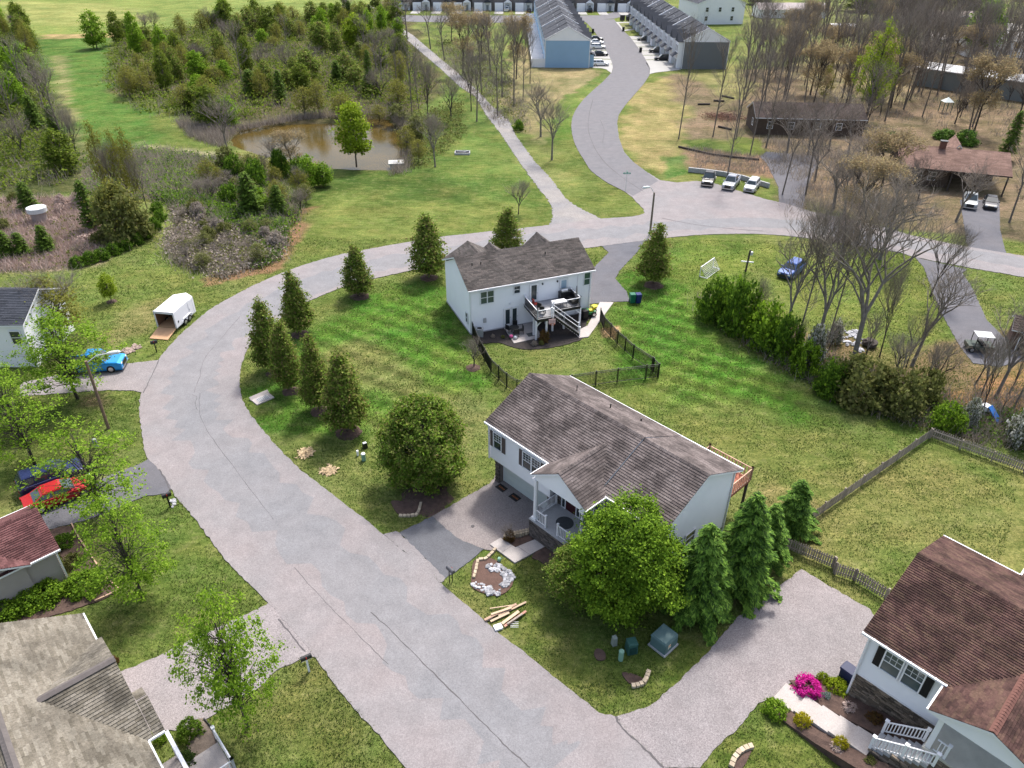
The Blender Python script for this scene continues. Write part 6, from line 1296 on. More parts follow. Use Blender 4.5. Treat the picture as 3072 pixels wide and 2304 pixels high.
struct(sheet('mulch_bed', smooth_poly([at(*q) for q in ((585, 2165), (620, 2160), (648, 2215), (655, 2265), (640, 2304), (600, 2330), (560, 2330), (560, 2240))], True, 3), .03, mat('pale_mulch', (.20, .16, .13), 1, .5, 2.5, .8, fine=22), jag=.04))
tg = thing('bed_edging', 'black curved plastic edging round the lower left mulch bed', 'edging'); MB().tube([tuple(p)[:2] + (.05,) for p in smooth_poly([at(612, 2158), at(640, 2195), at(655, 2250), at(648, 2290), at(630, 2320)], False, 4)], .05, 5).build('edging_strip', M_black_m, tg)

# ================================================================== taupe house with maroon roof
th = thing('house', 'taupe-sided house with maroon shingle roof at the left picture edge', 'house', (-28.56, 33.11, 0), R(45))
MB().b3(-14, -.35, .35, 5.2, -.2, 2.6).build('wall_core', M_beige, th); lap_wall(th, M_beige, (-14, .33), (-.33, .33), 0, 2.62); lap_wall(th, M_beige, (-.33, .33), (-.33, 5.2), 0, 2.62, gable=(.5, 3.9))
gable_roof(th, -14, 0, 0, 5.6, 2.75, 4.3, M_sh_mar, singles=150, e=.15, w=.6, th=.13)
gable_roof(th, -10.5, -1.75, -.25, 4.2, 2.8, 4.9, M_sh_mar, e=.15, w=.6, axis='y', th=.13, singles=0); lap_wall(th, M_beige, (-10.2, .20), (-2.05, .20), 0, 2.75, gable=(.5, 4.7))
gable_roof(th, -14, -3.4, 2, 9.4, 2.8, 4.8, M_sh_mar, e=.15, w=.6, th=.13); MB().b3(-14, -3.8, 2.3, 9, -.2, 2.7).build('wing_wall', M_beige, th)
gutter(th, [(-1.75, -.06, 2.72), (0, -.06, 2.72)]); gutter(th, [(-3.4, 5.66, 2.72), (0, 5.66, 2.72)])
downspout(th, -.25, .25, 0, 2.7); downspout(th, -.33, .9, 0, 2.6)
for px_, h, w, lab, lf in (((150, 1660), .9, 1.4, 'reddish shrub by the taupe house near the grey driveway', L_gold2), ((195, 1632), .8, 1.5, 'clipped dark green ball shrub beside the taupe house', L_ivy), ((225, 1690), .8, 1.4, 'dark low shrub below the clipped ball shrub', L_olive), ((262, 1762), 1.2, 2.8, 'broad bright green bush at the corner of the taupe house', L_big), ((150, 1790), 1.1, 2.5, 'first bright green bush along the taupe wall', L_big), ((88, 1815), 1.1, 2.4, 'second bright green bush along the taupe wall', L_big), ((20, 1850), 1.1, 2.4, 'bright green bush at the left edge below the taupe wall', L_big)):
    plant('ball' if h < 1 else 'shrub', at(*px_), h, w, 'foundation_bush', lab, 'bush', leaf=lf)
struct(sheet('mulch_bed', smooth_poly([at(*q) for q in ((140, 1600), (215, 1578), (240, 1620), (290, 1700), (335, 1755), (357, 1770), (330, 1788), (285, 1808), (150, 1850), (-20, 1890), (-40, 1830), (120, 1770), (215, 1745), (180, 1660))], True, 3), .03, M_mulch, jag=.06))
o = thing('bed_edging', 'tan timber edging curving round the bed of the taupe house', 'edging'); P_ = smooth_poly([at(*q) for q in ((216, 1573), (240, 1618), (285, 1685), (330, 1745), (357, 1768), (330, 1785), (286, 1805))], False, 3)
for p, q in zip(P_[:-1], P_[1:]): MB().bar((p.x, p.y, .08), (q.x, q.y, .08), .09, .12).build('edging_board', M_wood_rail, o)

# ================================================================== other houses
def simple_house(label, p, rz, L, W, ze, zr, wallm, roofm, wins=(), e=.5, w=1.6, over=.3, name='house', gabm=None, cat='house', axis='x', chim=None, base=0):
    o = thing(name, label, cat, (p[0], p[1], base), rz)
    MB().b3(over, L - over, over, W - over, -.4, ze - .05).build('wall', wallm, o)
    if axis == 'x': gab = [((over - .01, over), (over - .01, W - over)), ((L - over + .01, W - over), (L - over + .01, over))]; hw = W
    b = MB(); t = .02
    if axis == 'x':
        for x in (over, L - over): b.add([(x - t, over, ze - .06), (x - t, W - over, ze - .06), (x - t, W / 2, zr - .12), (x + t, over, ze - .06), (x + t, W - over, ze - .06), (x + t, W / 2, zr - .12)], [(0, 2, 1), (3, 4, 5), (0, 3, 5, 2), (1, 2, 5, 4)])
    else:
        for y in (over, W - over): b.add([(over, y - t, ze - .06), (L - over, y - t, ze - .06), (L / 2, y - t, zr - .12), (over, y + t, ze - .06), (L - over, y + t, ze - .06), (L / 2, y + t, zr - .12)], [(0, 1, 2), (3, 5, 4), (0, 2, 5, 3), (1, 4, 5, 2)])
    b.build('gable_wall', gabm or wallm, o)
    gable_roof(o, 0, L, 0, W, ze, zr, roofm, e=e, w=w, axis=axis, cap=False, th=.15)
    for f, u, z, ww, hh in wins:
        c, r = {'f': ((u, over, z), 0), 'r': ((L - over, u, z), R(90)), 'l': ((over, u, z), R(-90)), 'b': ((u, W - over, z), R(180))}[f]; window(o, c, r, ww, hh)
    return o
# white house at the left edge
q = at(150 * TS, 580 + 1115 * TS, 4.6)
o = simple_house('white house with grey roof cut off by the left picture edge, above the maple', (q.x - 12, q.y), R(2), 12.2, 8, 4.6, 6.4, M_siding2, M_slate, [('f', 11, 3.2, .9, 1.3), ('r', 3, 3.2, .9, 1.3)], e=.2, w=.8)
q2 = at(150 * TS, 580 + 1450 * TS); s_ = thing('porch_steps', 'white wooden porch steps with railing by the white house at left', 'steps', (q2.x - .5, q2.y + 1.0, 0), R(-35))
for i in range(7): MB().b3(-.6, .6, i * .26, i * .26 + .28, i * .22 + .1, i * .22 + .15).build('tread', M_white, s_)
rail(s_, (-.62, 0, .1), (-.62, 1.9, 1.7), .9, .16, M_white, .1); rail(s_, (.62, 0, .1), (.62, 1.9, 1.7), .9, .16, M_white, .1)
# dark house among the trees
simple_house('low dark brown house half hidden by bare trees', (46.5, 146), R(-4), 21, 9, 3.2, 5.2, mat('dark_brown_wall', (.09, .065, .05), .9, .3), M_sh_dark, [('f', 3, 1.8, 1, 1.2), ('f', 7, 1.8, 1, 1.2), ('f', 12, 1.8, 1, 1.2), ('f', 16, 1.8, 1, 1.2), ('l', 3, 1.8, 1, 1.2)], e=.3, w=1.2)
# brown-roofed house with carport
bl = at(2692, 500, 3.1); br_ = at(3039, 530, 3.25); ang = math.atan2(br_.y - bl.y, br_.x - bl.x); Lb = (br_ - bl).length
bh = thing('house', 'brown-roofed ranch house with chimney and open carport at the right', 'house', (bl.x, bl.y, 0), ang)
gable_roof(bh, 0, Lb, 0, 11, 3.2, 5.3, M_sh_far, e=.25, w=1.0, th=.18, fascia=M_sh_dark); gable_roof(bh, Lb * .42, Lb * .42 + 4.2, 5.5, 11.6, 3.3, 5.9, M_sh_far, e=.25, w=1.0, axis='y', th=.15)
MB().b3(.5, Lb * .5, 2.2, 10.5, -.2, 3.1).build('wall', mat('dark_brown_wall', (0, 0, 0)), bh); MB().b3(Lb * .5, Lb - .4, 8.5, 10.5, -.2, 3.1).build('carport_wall', mat('dark_brown_wall', (0, 0, 0)), bh)
for x in (Lb * .5, Lb * .75, Lb - .4): MB().b3(x - .1, x + .1, .4, .6, -.2, 3.1).build('carport_post', M_barkd, bh)
for x in (1.6, 3.6, 5.6): window(bh, (x, 2.2, 1.6), 0, 1.0, 1.2)
b = MB(); b.b3(Lb * .37, Lb * .37 + .9, 4.9, 5.6, 4.5, 6.3); b.build('chimney', mat('chimney_brick', (.16, .08, .06), .9, .3, 3), bh); MB().b3(Lb * .37 - .1, Lb * .37 + 1.0, 4.8, 5.7, 6.3, 6.4).build('chimney_cap', M_black_m, bh)
# long grey building with white roof
la, lb_ = at(2749, 203, 4.0), at(3052, 240, 4.4); ang = math.atan2(lb_.y - la.y, lb_.x - la.x)
simple_house('long grey metal building with white roof behind the bare trees', (la.x, la.y), ang, (lb_ - la).length + 22, 9, 4.1, 5.0, mat('grey_metal_wall', (.22, .24, .235), .6), mat('white_metal_roof', (.66, .66, .66), .5), [], e=1.2, w=3, cat='building', name='long_building')
def hp(x, y, z=0): return tD(x, y, z)
for (x, y), rz, L, W, ze, zr, wm, rm, lab in [((1715, 470), -8, 17, 9, 4.5, 6.5, M_siding2, mat('pale_roof', (.45, .44, .42), .9), 'white-walled house beyond the long grey building'), ((1420, 420), -5, 16, 9, 3.2, 5, mat('tan_wall', (.42, .38, .31), .8), mat('pale_roof2', (.48, .43, .38), .9), 'low tan house behind the tall bare trees'), ((240, 150), 0, 16, 10, 3.2, 5, M_siding, mat('pinkish_roof', (.45, .39, .37), .9), 'low pale house with pinkish roof beyond the lawn'), ((0, 150), 0, 14, 10, 3, 5, M_siding, mat('pinkish_roof', (0, 0, 0)), 'low house with dark open carport at the top right'), ((610, 300), 0, 9, 6, 3, 3.6, M_barkd, M_white, 'small open shed with flat white roof in the wood'), ((1990, 330), -8, 16, 9, 3, 4.6, mat('tan_wall', (0, 0, 0)), mat('pale_roof', (0, 0, 0)), 'pale house at the top right picture edge'), ((1450, 210), -5, 16, 9, 3, 4.6, mat('brown_wall2', (.2, .15, .12), .8), mat('brownish_roof', (.3, .25, .22), .9), 'brownish house in the distance behind the wood'), ((1760, 250), 0, 15, 9, 3.2, 4.6, M_dgrey, mat('brownish_roof', (0, 0, 0)), 'dark house in the distance at the top right')]:
    q = hp(x, y); simple_house(lab, q, R(rz), L, W, ze, zr, wm, rm, [('f', 3, ze * .55, 1, 1.2), ('f', L / 2, ze * .55, 1, 1.2), ('f', L - 3, ze * .55, 1, 1.2)], e=.8, w=2.5)
q = tC(1620, 205); simple_house('tall white townhouse block end at the top beyond the grey row', (q.x, q.y), R(8), 19, 22, 7, 11, M_siding2, M_slate, [('f', 4, 5, 1, 1.4), ('f', 9, 5, 1, 1.4), ('f', 14, 5, 1, 1.4), ('f', 4, 2, 1, 1.4), ('f', 14, 2, 1, 1.4)], e=.8, w=2.5, axis='y', name='townhouse_block')

# townhouse rows
def town_unit(row, i, label, p, side, wallm, gm, group, first):
    """one terraced house: 7.7 m along y, 12.4 m deep along x; side=+1: front faces +x, -1: front faces -x"""
    o = thing('townhouse', label, 'townhouse', (p[0], p[1], 0), 0, group); D, Wd = 12.5, 7.7
    MB().b3(.2, D - .2, 0, Wd, -.4, 6.9).build('wall', wallm, o)
    gable_roof(o, 0, D, 0, Wd - (.0), 6.95, 10.1 + .12 * (i % 3), M_slate, e=.5, w=1.6, axis='y', cap=False, th=.2, fascia=M_slate)
    if first:
        b = MB(); b.add([(.2, -.02, 6.85), (D - .2, -.02, 6.85), (D / 2, -.02, 9.95), (.2, .1, 6.85), (D - .2, .1, 6.85), (D / 2, .1, 9.95)], [(0, 1, 2), (3, 5, 4)]); b.build('gable_wall', gm, o)
        n = 26; lap_wall(o, wallm, (.2, -.04), (D - .2, -.04), 0, 6.85, course=.27)
        b = MB(); b.b3(.12, .32, -.08, 0, 0, 6.9); b.b3(D - .32, D - .12, -.08, 0, 0, 6.9); b.b3(.2, D - .2, -.09, -.02, 6.75, 6.95); b.bar((.0, -.05, 6.95), (D / 2, -.05, 10.1), .12, .25); b.bar((D, -.05, 6.95), (D / 2, -.05, 10.1), .12, .25); b.build('trim', M_white, o)
    if i % 3 == 0 and i: b = MB(); b.bar((.0, 0, 7.1), (D / 2, 0, 10.3), .3, .35); b.bar((D, 0, 7.1), (D / 2, 0, 10.3), .3, .35); b.build('party_wall', M_white, o)
    fx = D if side > 0 else 0; s = side
    # front bay with its own gable, garage and entry
    b = MB(); b.b3(min(fx - s * .3, fx + s * 1.1), max(fx - s * .3, fx + s * 1.1), .8, 4.4, -.3, 6.6 if side < 0 else 3.2); b.build('bay_wall', M_siding2 if side < 0 else wallm, o)
    if side < 0:
        g = MB(); x0, x1 = -1.4, 4.5; g.add([(x0, .5, 6.6), (x0, 2.6, 8.6), (x0, 4.7, 6.6), (x1, .5, 6.6), (x1, 2.6, 8.6), (x1, 4.7, 6.6)], [(0, 3, 4, 1), (1, 4, 5, 2), (0, 1, 2)]); g.build('bay_roof', M_slate, o)
        g = MB(); g.add([(-1.1, .9, 6.5), (-1.1, 4.3, 6.5), (-1.1, 2.6, 8.2), (-1.05, .9, 6.5), (-1.05, 4.3, 6.5), (-1.05, 2.6, 8.2)], [(0, 2, 1), (3, 4, 5)]); g.build('bay_gable', M_white, o)
        for y in (1.8, 3.4): window(o, (-1.1, y, 5), R(-90), .9, 1.5, trim=.12)
        window(o, (.2, 6, 5), R(-90), .9, 1.5, trim=.12)
        g = MB(); g.add([(-2.4, .6, 3.0), (-2.4, 4.6, 3.0), (-1.0, 4.6, 3.9), (-1.0, .6, 3.9), (-2.4, .6, 2.85), (-2.4, 4.6, 2.85)], [(0, 1, 2, 3), (0, 4, 5, 1)]); g.build('porch_roof', M_slate, o)
        door(o, (.2, 6.2, .1), R(-90), 1, 2.1, M_black_m); garage(o, (-1.1, 2.6, 0), R(-90), 2.8, 2.2, M_white if i % 2 else mat('grey_door', (.25, .27, .28), .5), 4, 2)
    else:
        g = MB(); x0, x1 = D - 1.5, D + 1.7; g.add([(x1, .4, 3.0), (x1, 4.8, 3.0), (x0, 4.8, 4.6), (x0, .4, 4.6), (x1, .4, 2.8), (x1, 4.8, 2.8)], [(0, 1, 2, 3), (0, 4, 5, 1)]); g.build('porch_roof', M_slate, o)
        g = MB(); g.add([(D + .4, 2.2, 6.7), (D + .4, 6.6, 6.7), (D + .4, 4.4, 8.4), (D - 4, 2.2, 6.9), (D - 4, 6.6, 6.9), (D - 4, 4.4, 8.5)], [(0, 2, 5, 3), (1, 4, 5, 2), (0, 1, 2)]); g.build('dormer_roof', M_slate, o)
        garage(o, (D + 1.1, 2.6, 0), R(90), 2.8, 2.2, M_white, 4, 2); door(o, (D - .2, 6.2, .1), R(90), 1, 2.1, M_black_m)
        for y in (2, 5.4): window(o, (D - .2, y, 5), R(90), .9, 1.5, trim=.12)
        # back deck with white privacy panels
        b = MB(); b.b3(-3.4, .2, .1, .18, 0, 2.2); b.b3(-3.4, -3.3, .1, 7.6, .9, 2.0); b.build('privacy_screen', M_white, o); MB().b3(-3.4, .2, .2, 7.6, .7, .8).build('back_deck', M_white, o)
        for y in (2.5, 5.5): window(o, (.2, y, 5), R(-90), .9, 1.5, trim=.12)
    for y in (3.8,): 
        for dx in (3.9, 8.6): MB().box((dx, y, 9.05), (.12, .5, .3)).build('roof_vent', M_white, o)
for i in range(14):
    lab = ['nearest blue-sided townhouse with white gable, left of the winding street', 'second townhouse of the blue row', 'third townhouse of the blue row, next to a white roof line'][i] if i < 3 else 'distant townhouse of the blue row, slate roof stepping back'
    town_unit('blue', i, lab, (8.2 - .05 * i, 215.5 + 7.7 * i), 1, M_blue, M_siding2, 'townhouses of the blue row', i == 0)
for i in range(12):
    lab = ['nearest charcoal-sided townhouse of the right-hand row', 'second townhouse of the right-hand row, white bay gable', 'third townhouse of the right-hand row'][i] if i < 3 else 'distant townhouse of the right-hand row with white bay gable'
    town_unit('grey', i, lab, (45.4 - .12 * i, 214.5 + 7.7 * i), -1, M_dgrey, M_siding, 'townhouses of the right-hand row', i == 0)
for i in range(13):
    o = thing('townhouse', 'white and stone townhouse in the cross row at the top of the picture', 'townhouse', (-52 + i * 8.6, 345, 0), R(2), 'townhouses in the cross row')
    MB().b3(0, 8.6, 0, 11, -.3, 7).build('wall', M_stoneb if i % 2 else mat('grey_stone_wall', (.2, .18, .17), .9, .4, 1), o); gable_roof(o, 0, 8.6, -.3, 11.3, 7, 10, M_slate, e=1, w=3, cap=False)
    MB().b3(.8, 4.3, -1.6, 0, -.3, 3).build('garage_wall', M_siding2, o); garage(o, (2.5, -1.6, 0), 0, 2.7, 2.3, M_white, 3, 2)
    b = MB(); b.add([(4.6, -1.8, 3.1), (7.9, -1.8, 3.1), (6.25, -1.8, 4.3), (4.6, 0, 3.1), (7.9, 0, 3.1), (6.25, 0, 4.3)], [(0, 2, 5, 3), (1, 4, 5, 2), (0, 1, 2)]); b.build('porch_roof', M_white if i % 2 else M_slate, o)
    for x in (4.8, 7.7): MB().b3(x - .12, x + .12, -1.7, -1.45, 0, 3.1).build('porch_post', M_white, o)
    MB().b3(4.6, 7.9, -.06, -.01, 0, 3.1).build('entry_wall', M_siding2, o); door(o, (6.3, -.08, 0), 0, 1, 2.1, mat('grey_door', (0, 0, 0)))
    for x in (2.4, 6.3): window(o, (x, 0, 5.2), 0, 1.1, 1.5, trim=.15)
    sheet_p = [(-52 + i * 8.6 + .8, 343.4), (-52 + i * 8.6 + 4.5, 343.4), (-52 + i * 8.6 + 4.5, 333), (-52 + i * 8.6 + .8, 333)]
    struct(sheet('driveway_pad', sheet_p, .04, M_pad))
# pads before the two rows
for i in range(8):
    y0 = 214.6 + 7.7 * i
    struct(sheet('driveway_pad', [(21.6, y0 + .8), (28.2 - .03 * i, y0 - .6), (28.6 - .03 * i, y0 + 6.2), (21.6, y0 + 6.6)], .014, M_pad)) if i < 6 else None
    xl = [36.2, 34.5, 33.2, 32.0, 31.2, 30.6, 30.2, 30][i]; struct(sheet('driveway_pad', [(44.3, y0 - .5), (xl, y0 - 1.6), (xl - 1.1, y0 + 5.2), (44.3, y0 + 6.3)], .014, M_pad))
struct(sheet('driveway_pad', [tC(*q) for q in ((745, 560), (790, 555), (880, 575), (925, 608), (935, 560), (900, 500), (745, 500))], .034, M_pad))
struct(sheet('driveway_pad', [tC(*q) for q in ((1236, 616), (1290, 602), (1500, 578), (1430, 530), (1210, 520), (1243, 570))], .034, M_pad))
struct(sheet('traffic_island', [tC(*q) for q in ((960, 185), (1160, 180), (1210, 235), (1020, 262))], .12, M_pad)); struct(sheet('island_grass', [tC(*q) for q in ((985, 195), (1150, 190), (1190, 230), (1030, 250))], .14, mat('island_turf', (.18, .19, .07), 1, .5, 1)))

# ------------------------------------------------------------------ vehicles
TYRE = RIM = None
def wheel(o, x, y, r=.34, w=.22):
    global TYRE, RIM
    if TYRE is None:
        TYRE = MB().tube([(0, -.5, 0), (0, -.42, 0), (0, .42, 0), (0, .5, 0)], [.86, 1, 1, .86], 18).mesh('tyre', M_rubber, False)
        b = MB(); b.tube([(0, -.53, 0), (0, .53, 0)], .58, 12)
        for i in range(5): a = i * 1.257; b.bar((0, -.56, 0), (.52 * math.cos(a), -.56, .52 * math.sin(a)), .12, .06); b.bar((0, .56, 0), (.52 * math.cos(a), .56, .52 * math.sin(a)), .12, .06)
        RIM = b.mesh('rim', M_chrome)
    t = put('wheel', TYRE, o, (x, y, r)); t.scale = (r, w, r); put('rim', RIM, t)
def vehicle(name, label, cat, p, rz, col, kind='sedan', L=4.7, W=1.85, H=1.45, group=None, metal=.3, extra=None):
    o = thing(name, label, cat, (p[0], p[1], p[2] if len(p) > 2 else 0), rz, group); cn = 'paint_%02d%02d%02d' % tuple(int(c * 99) for c in col)
    pm = mat(cn, col, .28, .04, 2, metal=metal, spec=.6); hw = W / 2; g = .22; f = L / 4.7
    # side profile of the lower body: (x, top)
    if kind == 'pickup': prof = [(-L / 2, .92), (-L / 2 + .05, 1.02), (-.55 * f, 1.02), (-.5 * f, 1.06), (1.0 * f, 1.08), (1.1 * f, 1.1), (L / 2 - .35, 1.04), (L / 2 - .05, .92), (L / 2, .6)]; cab = ((-.62 * f, -.42 * f), (.55 * f, 1.22 * f)); H = max(H, 1.85)
    elif kind == 'suv': prof = [(-L / 2, .7), (-L / 2 + .04, 1.0), (-L / 2 + .2, 1.06), (.9 * f, 1.04), (1.05 * f, 1.03), (L / 2 - .4, .96), (L / 2 - .06, .82), (L / 2, .55)]; cab = ((-L / 2 + .08, -L / 2 + .42), (.45 * f, 1.12 * f))
    elif kind == 'box': prof = [(-L / 2, .7), (-L / 2 + .03, 1.05), (.8 * f, 1.05), (1.0 * f, 1.03), (L / 2 - .35, .98), (L / 2 - .04, .84), (L / 2, .5)]; cab = ((-L / 2 + .05, -L / 2 + .2), (.62 * f, 1.1 * f))
    else: prof = [(-L / 2, .6), (-L / 2 + .05, .9), (-L / 2 + .6, .96), (.75 * f, .93), (1.0 * f, .91), (L / 2 - .45, .82), (L / 2 - .08, .68), (L / 2, .48)]; cab = ((-1.75 * f, -1.0 * f), (.25 * f, 1.1 * f))
    sec = []; vs = []; fs = []
    for i, (x, zt) in enumerate(prof):
        e = min(i, len(prof) - 1 - i); k = (.86, .95, 1, 1, 1, 1)[min(e, 5)]; y = hw * k
        vs += [(x, -y * .94, g), (x, -y, g + .18), (x, -y, zt - .2), (x, -y * .95, zt - .05), (x, -y * .84, zt), (x, y * .84, zt), (x, y * .95, zt - .05), (x, y, zt - .2), (x, y, g + .18), (x, y * .94, g)]
    n = 10
    for i in range(len(prof) - 1):
        for k in range(n): a = i * n + k; c = i * n + (k + 1) % n; fs.append((a, a + n, c + n, c))
    fs += [tuple(range(n)), tuple((len(prof) - 1) * n + k for k in range(n))[::-1]]
    MB().add(vs, fs).build('body', pm, o)
    zb = max(z for x, z in prof if x < 1) - .03; (xb, xtb), (xtf, xf) = cab; wb, wt = hw * .9, hw * .70
    C = [(xb, -wb, zb), (xf, -wb, zb), (xf, wb, zb), (xb, wb, zb), (xtb, -wt, H - .06), (xtf, -wt, H - .06), (xtf, wt, H - .06), (xtb, wt, H - .06)]
    T = [(xtb + .06, -wt * .9, H), (xtf - .08, -wt * .9, H), (xtf - .08, wt * .9, H), (xtb + .06, wt * .9, H)]
    MB().add(C + T, [(0, 1, 5, 4), (1, 2, 6, 5), (2, 3, 7, 6), (3, 0, 4, 7), (4, 5, 9, 8), (5, 6, 10, 9), (6, 7, 11, 10), (7, 4, 8, 11), (8, 9, 10, 11)]).build('cabin', pm, o)
    def pane(a, b_, c, d, m0=.10, m1=.12, nm='window'):      # inset glass on a cabin face
        a, b_, c, d = map(Vector, (a, b_, c, d)); N = (b_ - a).cross(d - a).normalized() * .012
        L0 = lambda u, v: (a * (1 - u) + b_ * u) * (1 - v) + (d * (1 - u) + c * u) * v + N
        return MB().add([L0(m0, m1), L0(1 - m0, m1), L0(1 - m0, 1 - m1), L0(m0, 1 - m1)], [(0, 1, 2, 3)]).build(nm, M_glass, o)
    def lerp(p, q, t): return tuple(p[i] + (q[i] - p[i]) * t for i in range(3))
    pane(C[1], C[2], C[6], C[5], .06, .08, 'windshield'); pane(C[3], C[0], C[4], C[7], .08, .15, 'rear_window')
    nsplit = 2 if kind != 'suv' else 3
    for A, B, Cc, D in ((C[0], C[1], C[5], C[4]), (C[2], C[3], C[7], C[6])):
        for k in range(nsplit): t0, t1 = k / nsplit, (k + 1) / nsplit; pane(lerp(A, B, t0), lerp(A, B, t1), lerp(D, Cc, t1), lerp(D, Cc, t0), .07, .14)
    if kind == 'pickup':
        MB().b3(-L / 2 + .12, -.72 * f, -hw * .74, hw * .74, 1.0, 1.035).build('bed_liner', M_black_m, o)
        for s in (-1, 1): MB().b3(-L / 2 + .05, -.62 * f, s * hw * .78 - .05, s * hw * .78 + .05, .9, 1.16).build('bed_rail', pm, o)
        MB().b3(-L / 2, -L / 2 + .08, -hw * .78, hw * .78, .7, 1.14).build('tailgate', pm, o)
    wr = .38 if kind == 'pickup' else .34
    for x in (-L * .30, L * .31):
        for s in (-1, 1): wheel(o, x, s * (hw - .1), wr, .24)
    for s in (-1, 1):
        MB().box((L / 2 - .07, s * hw * .66, .68 if kind != 'pickup' else .82), (.12, .34, .15)).build('headlight', mat('headlight', (.75, .78, .8), .15, spec=.8), o)
        MB().box((-L / 2 + .03, s * hw * .74, .78), (.08, .22, .2)).build('taillight', mat('taillight', (.35, .02, .02), .3), o)
        MB().box((xf - .25, s * (hw + .06), zb + .06), (.14, .2, .13)).build('side_mirror', pm, o)
    MB().b3(L / 2 - .06, L / 2 + .03, -hw * .5, hw * .5, .42, .62 if kind != 'pickup' else .85).build('grille', M_black_m, o)
    MB().b3(-L / 2 + .1, L / 2 - .1, -hw * .9, hw * .9, .16, .24).build('underbody', M_rubber, o)
    if kind in ('suv', 'pickup'): MB().b3(L / 2 - .02, L / 2 + .06, -hw * .9, hw * .9, .3, .42).build('bumper', M_chrome if kind == 'pickup' else M_black_m, o)
    return o
def heading(p, q): return math.atan2(q.y - p.y, q.x - p.x)
p = tE(870, 1460); vehicle('pickup_truck', 'bright blue pickup truck on the left driveway behind the street lamp', 'truck', tE(800, 1455), heading(tE(640, 1480), tE(1000, 1455)), (.01, .25, .62), 'pickup', 5.4, 1.95, 1.85)
vehicle('car', 'red car under the maple branches beside the maroon roof', 'car', tI(510, 985), heading(tI(340, 1060), tI(700, 920)), (.42, .012, .012), 'sedan', 4.7, 1.8, 1.4)
vehicle('car', 'dark blue car mostly hidden by leaves behind the red car', 'car', tI(455, 850), heading(tI(340, 1060), tI(700, 920)), (.02, .03, .10), 'suv', 4.6, 1.85, 1.7)
vehicle('pickup_truck', 'black pickup truck, left of the three parked at the retaining wall', 'truck', tC(1728, 1515), heading(tC(1740, 1490), tC(1715, 1555)), (.02, .02, .022), 'pickup', 5.2, 1.9, 1.85)
vehicle('pickup_truck', 'silver pickup truck, middle of the three parked at the retaining wall', 'truck', tC(1915, 1545), heading(tC(1955, 1500), tC(1880, 1590)), (.30, .32, .36), 'pickup', 5.3, 1.9, 1.85)
vehicle('car', 'silver boxy car, right of the three parked at the retaining wall', 'car', tC(2085, 1572), heading(tC(2120, 1530), tC(2050, 1612)), (.55, .56, .57), 'box', 4.1, 1.75, 1.6)
vehicle('car', 'blue car parked on the grass under the bare trees', 'car', tH(275, 670), R(228), (.03, .075, .25), 'suv', 4.2, 1.8, 1.6)
vehicle('pickup_truck', 'light grey truck parked nose-out at the left of the carport', 'truck', tH(1755, 95), heading(tH(1760, 0), tH(1755, 130)), (.30, .32, .33), 'pickup', 5.3, 1.9, 1.85)
vehicle('car', 'dark sedan in the shade at the right of the carport', 'car', tH(1925, 105), heading(tH(1925, 0), tH(1930, 140)), (.035, .035, .04), 'sedan', 4.7, 1.8, 1.45)
# utility cart
uc = thing('utility_cart', 'small open utility cart with grey roof on the right asphalt driveway', 'cart', tH(1825, 1300), R(170)); MB().b3(-1.2, 1.2, -.65, .65, .35, .75).build('body', mat('cart_green', (.04, .06, .05), .6), uc); MB().b3(-.9, .7, -.65, .65, 1.75, 1.8).build('roof', M_lampm, uc)
for x in (-.85, .65):
    for y in (-.6, .6): MB().b3(x - .03, x + .03, y - .03, y + .03, .7, 1.76).build('roll_bar', M_black_m, uc)
for x in (-.8, .8):
    for y in (-.6, .6): wheel(uc, x, y, .3, .22)
MB().b3(-.3, .1, -.55, .55, .75, .95).build('seat', M_rubber, uc)
# townhouse cars
tg_ = 'cars parked before the blue townhouse row'
for i, (x, y, col, k, lab) in enumerate([(830, 545, (.75, .75, .75), 'suv', 'nearest white hatchback beside the blue end wall'), (828, 462, (.015, .016, .02), 'sedan', 'black sedan, second from the blue end wall'), (812, 405, (.72, .72, .73), 'suv', 'white estate car, third from the blue end wall'), (800, 365, (.7, .7, .7), 'sedan', 'white saloon, fourth from the blue end wall'), (796, 335, (.02, .02, .025), 'sedan', 'black car furthest along the blue row')]):
    vehicle('car', lab, 'car', tC(x, y), R(2), col, k, 4.7, 1.85, 1.6 if k == 'suv' else 1.45, tg_)
tg_ = 'cars parked before the right-hand townhouse row'
for i, (x, y, col, k, lab) in enumerate([(1350, 500, (.012, .012, .014), 'suv', 'black estate car nearest on the right-hand pads'), (1302, 435, (.07, .07, .065), 'suv', 'dark grey estate car, second on the right-hand pads'), (1200, 335, (.10, .10, .09), 'sedan', 'grey-brown sedan, third on the right-hand pads')]):
    vehicle('car', lab, 'car', tC(x, y), R(180), col, k, 4.8, 1.85, 1.65 if k == 'suv' else 1.45, tg_)
vehicle('car', 'dark car before the cross row at the top', 'car', tC(745, 100), R(90), (.01, .01, .012), 'suv', 4.7, 1.9, 1.8); vehicle('car', 'black car beside the start of the blue roofs at the top', 'car', tC(240, 105), R(90), (.01, .01, .012), 'suv', 4.7, 1.9, 1.8); vehicle('pickup_truck', 'white pickup truck before the cross row at the top', 'truck', tC(60, 92), R(80), (.7, .7, .7), 'pickup', 5.4, 1.9, 1.9)
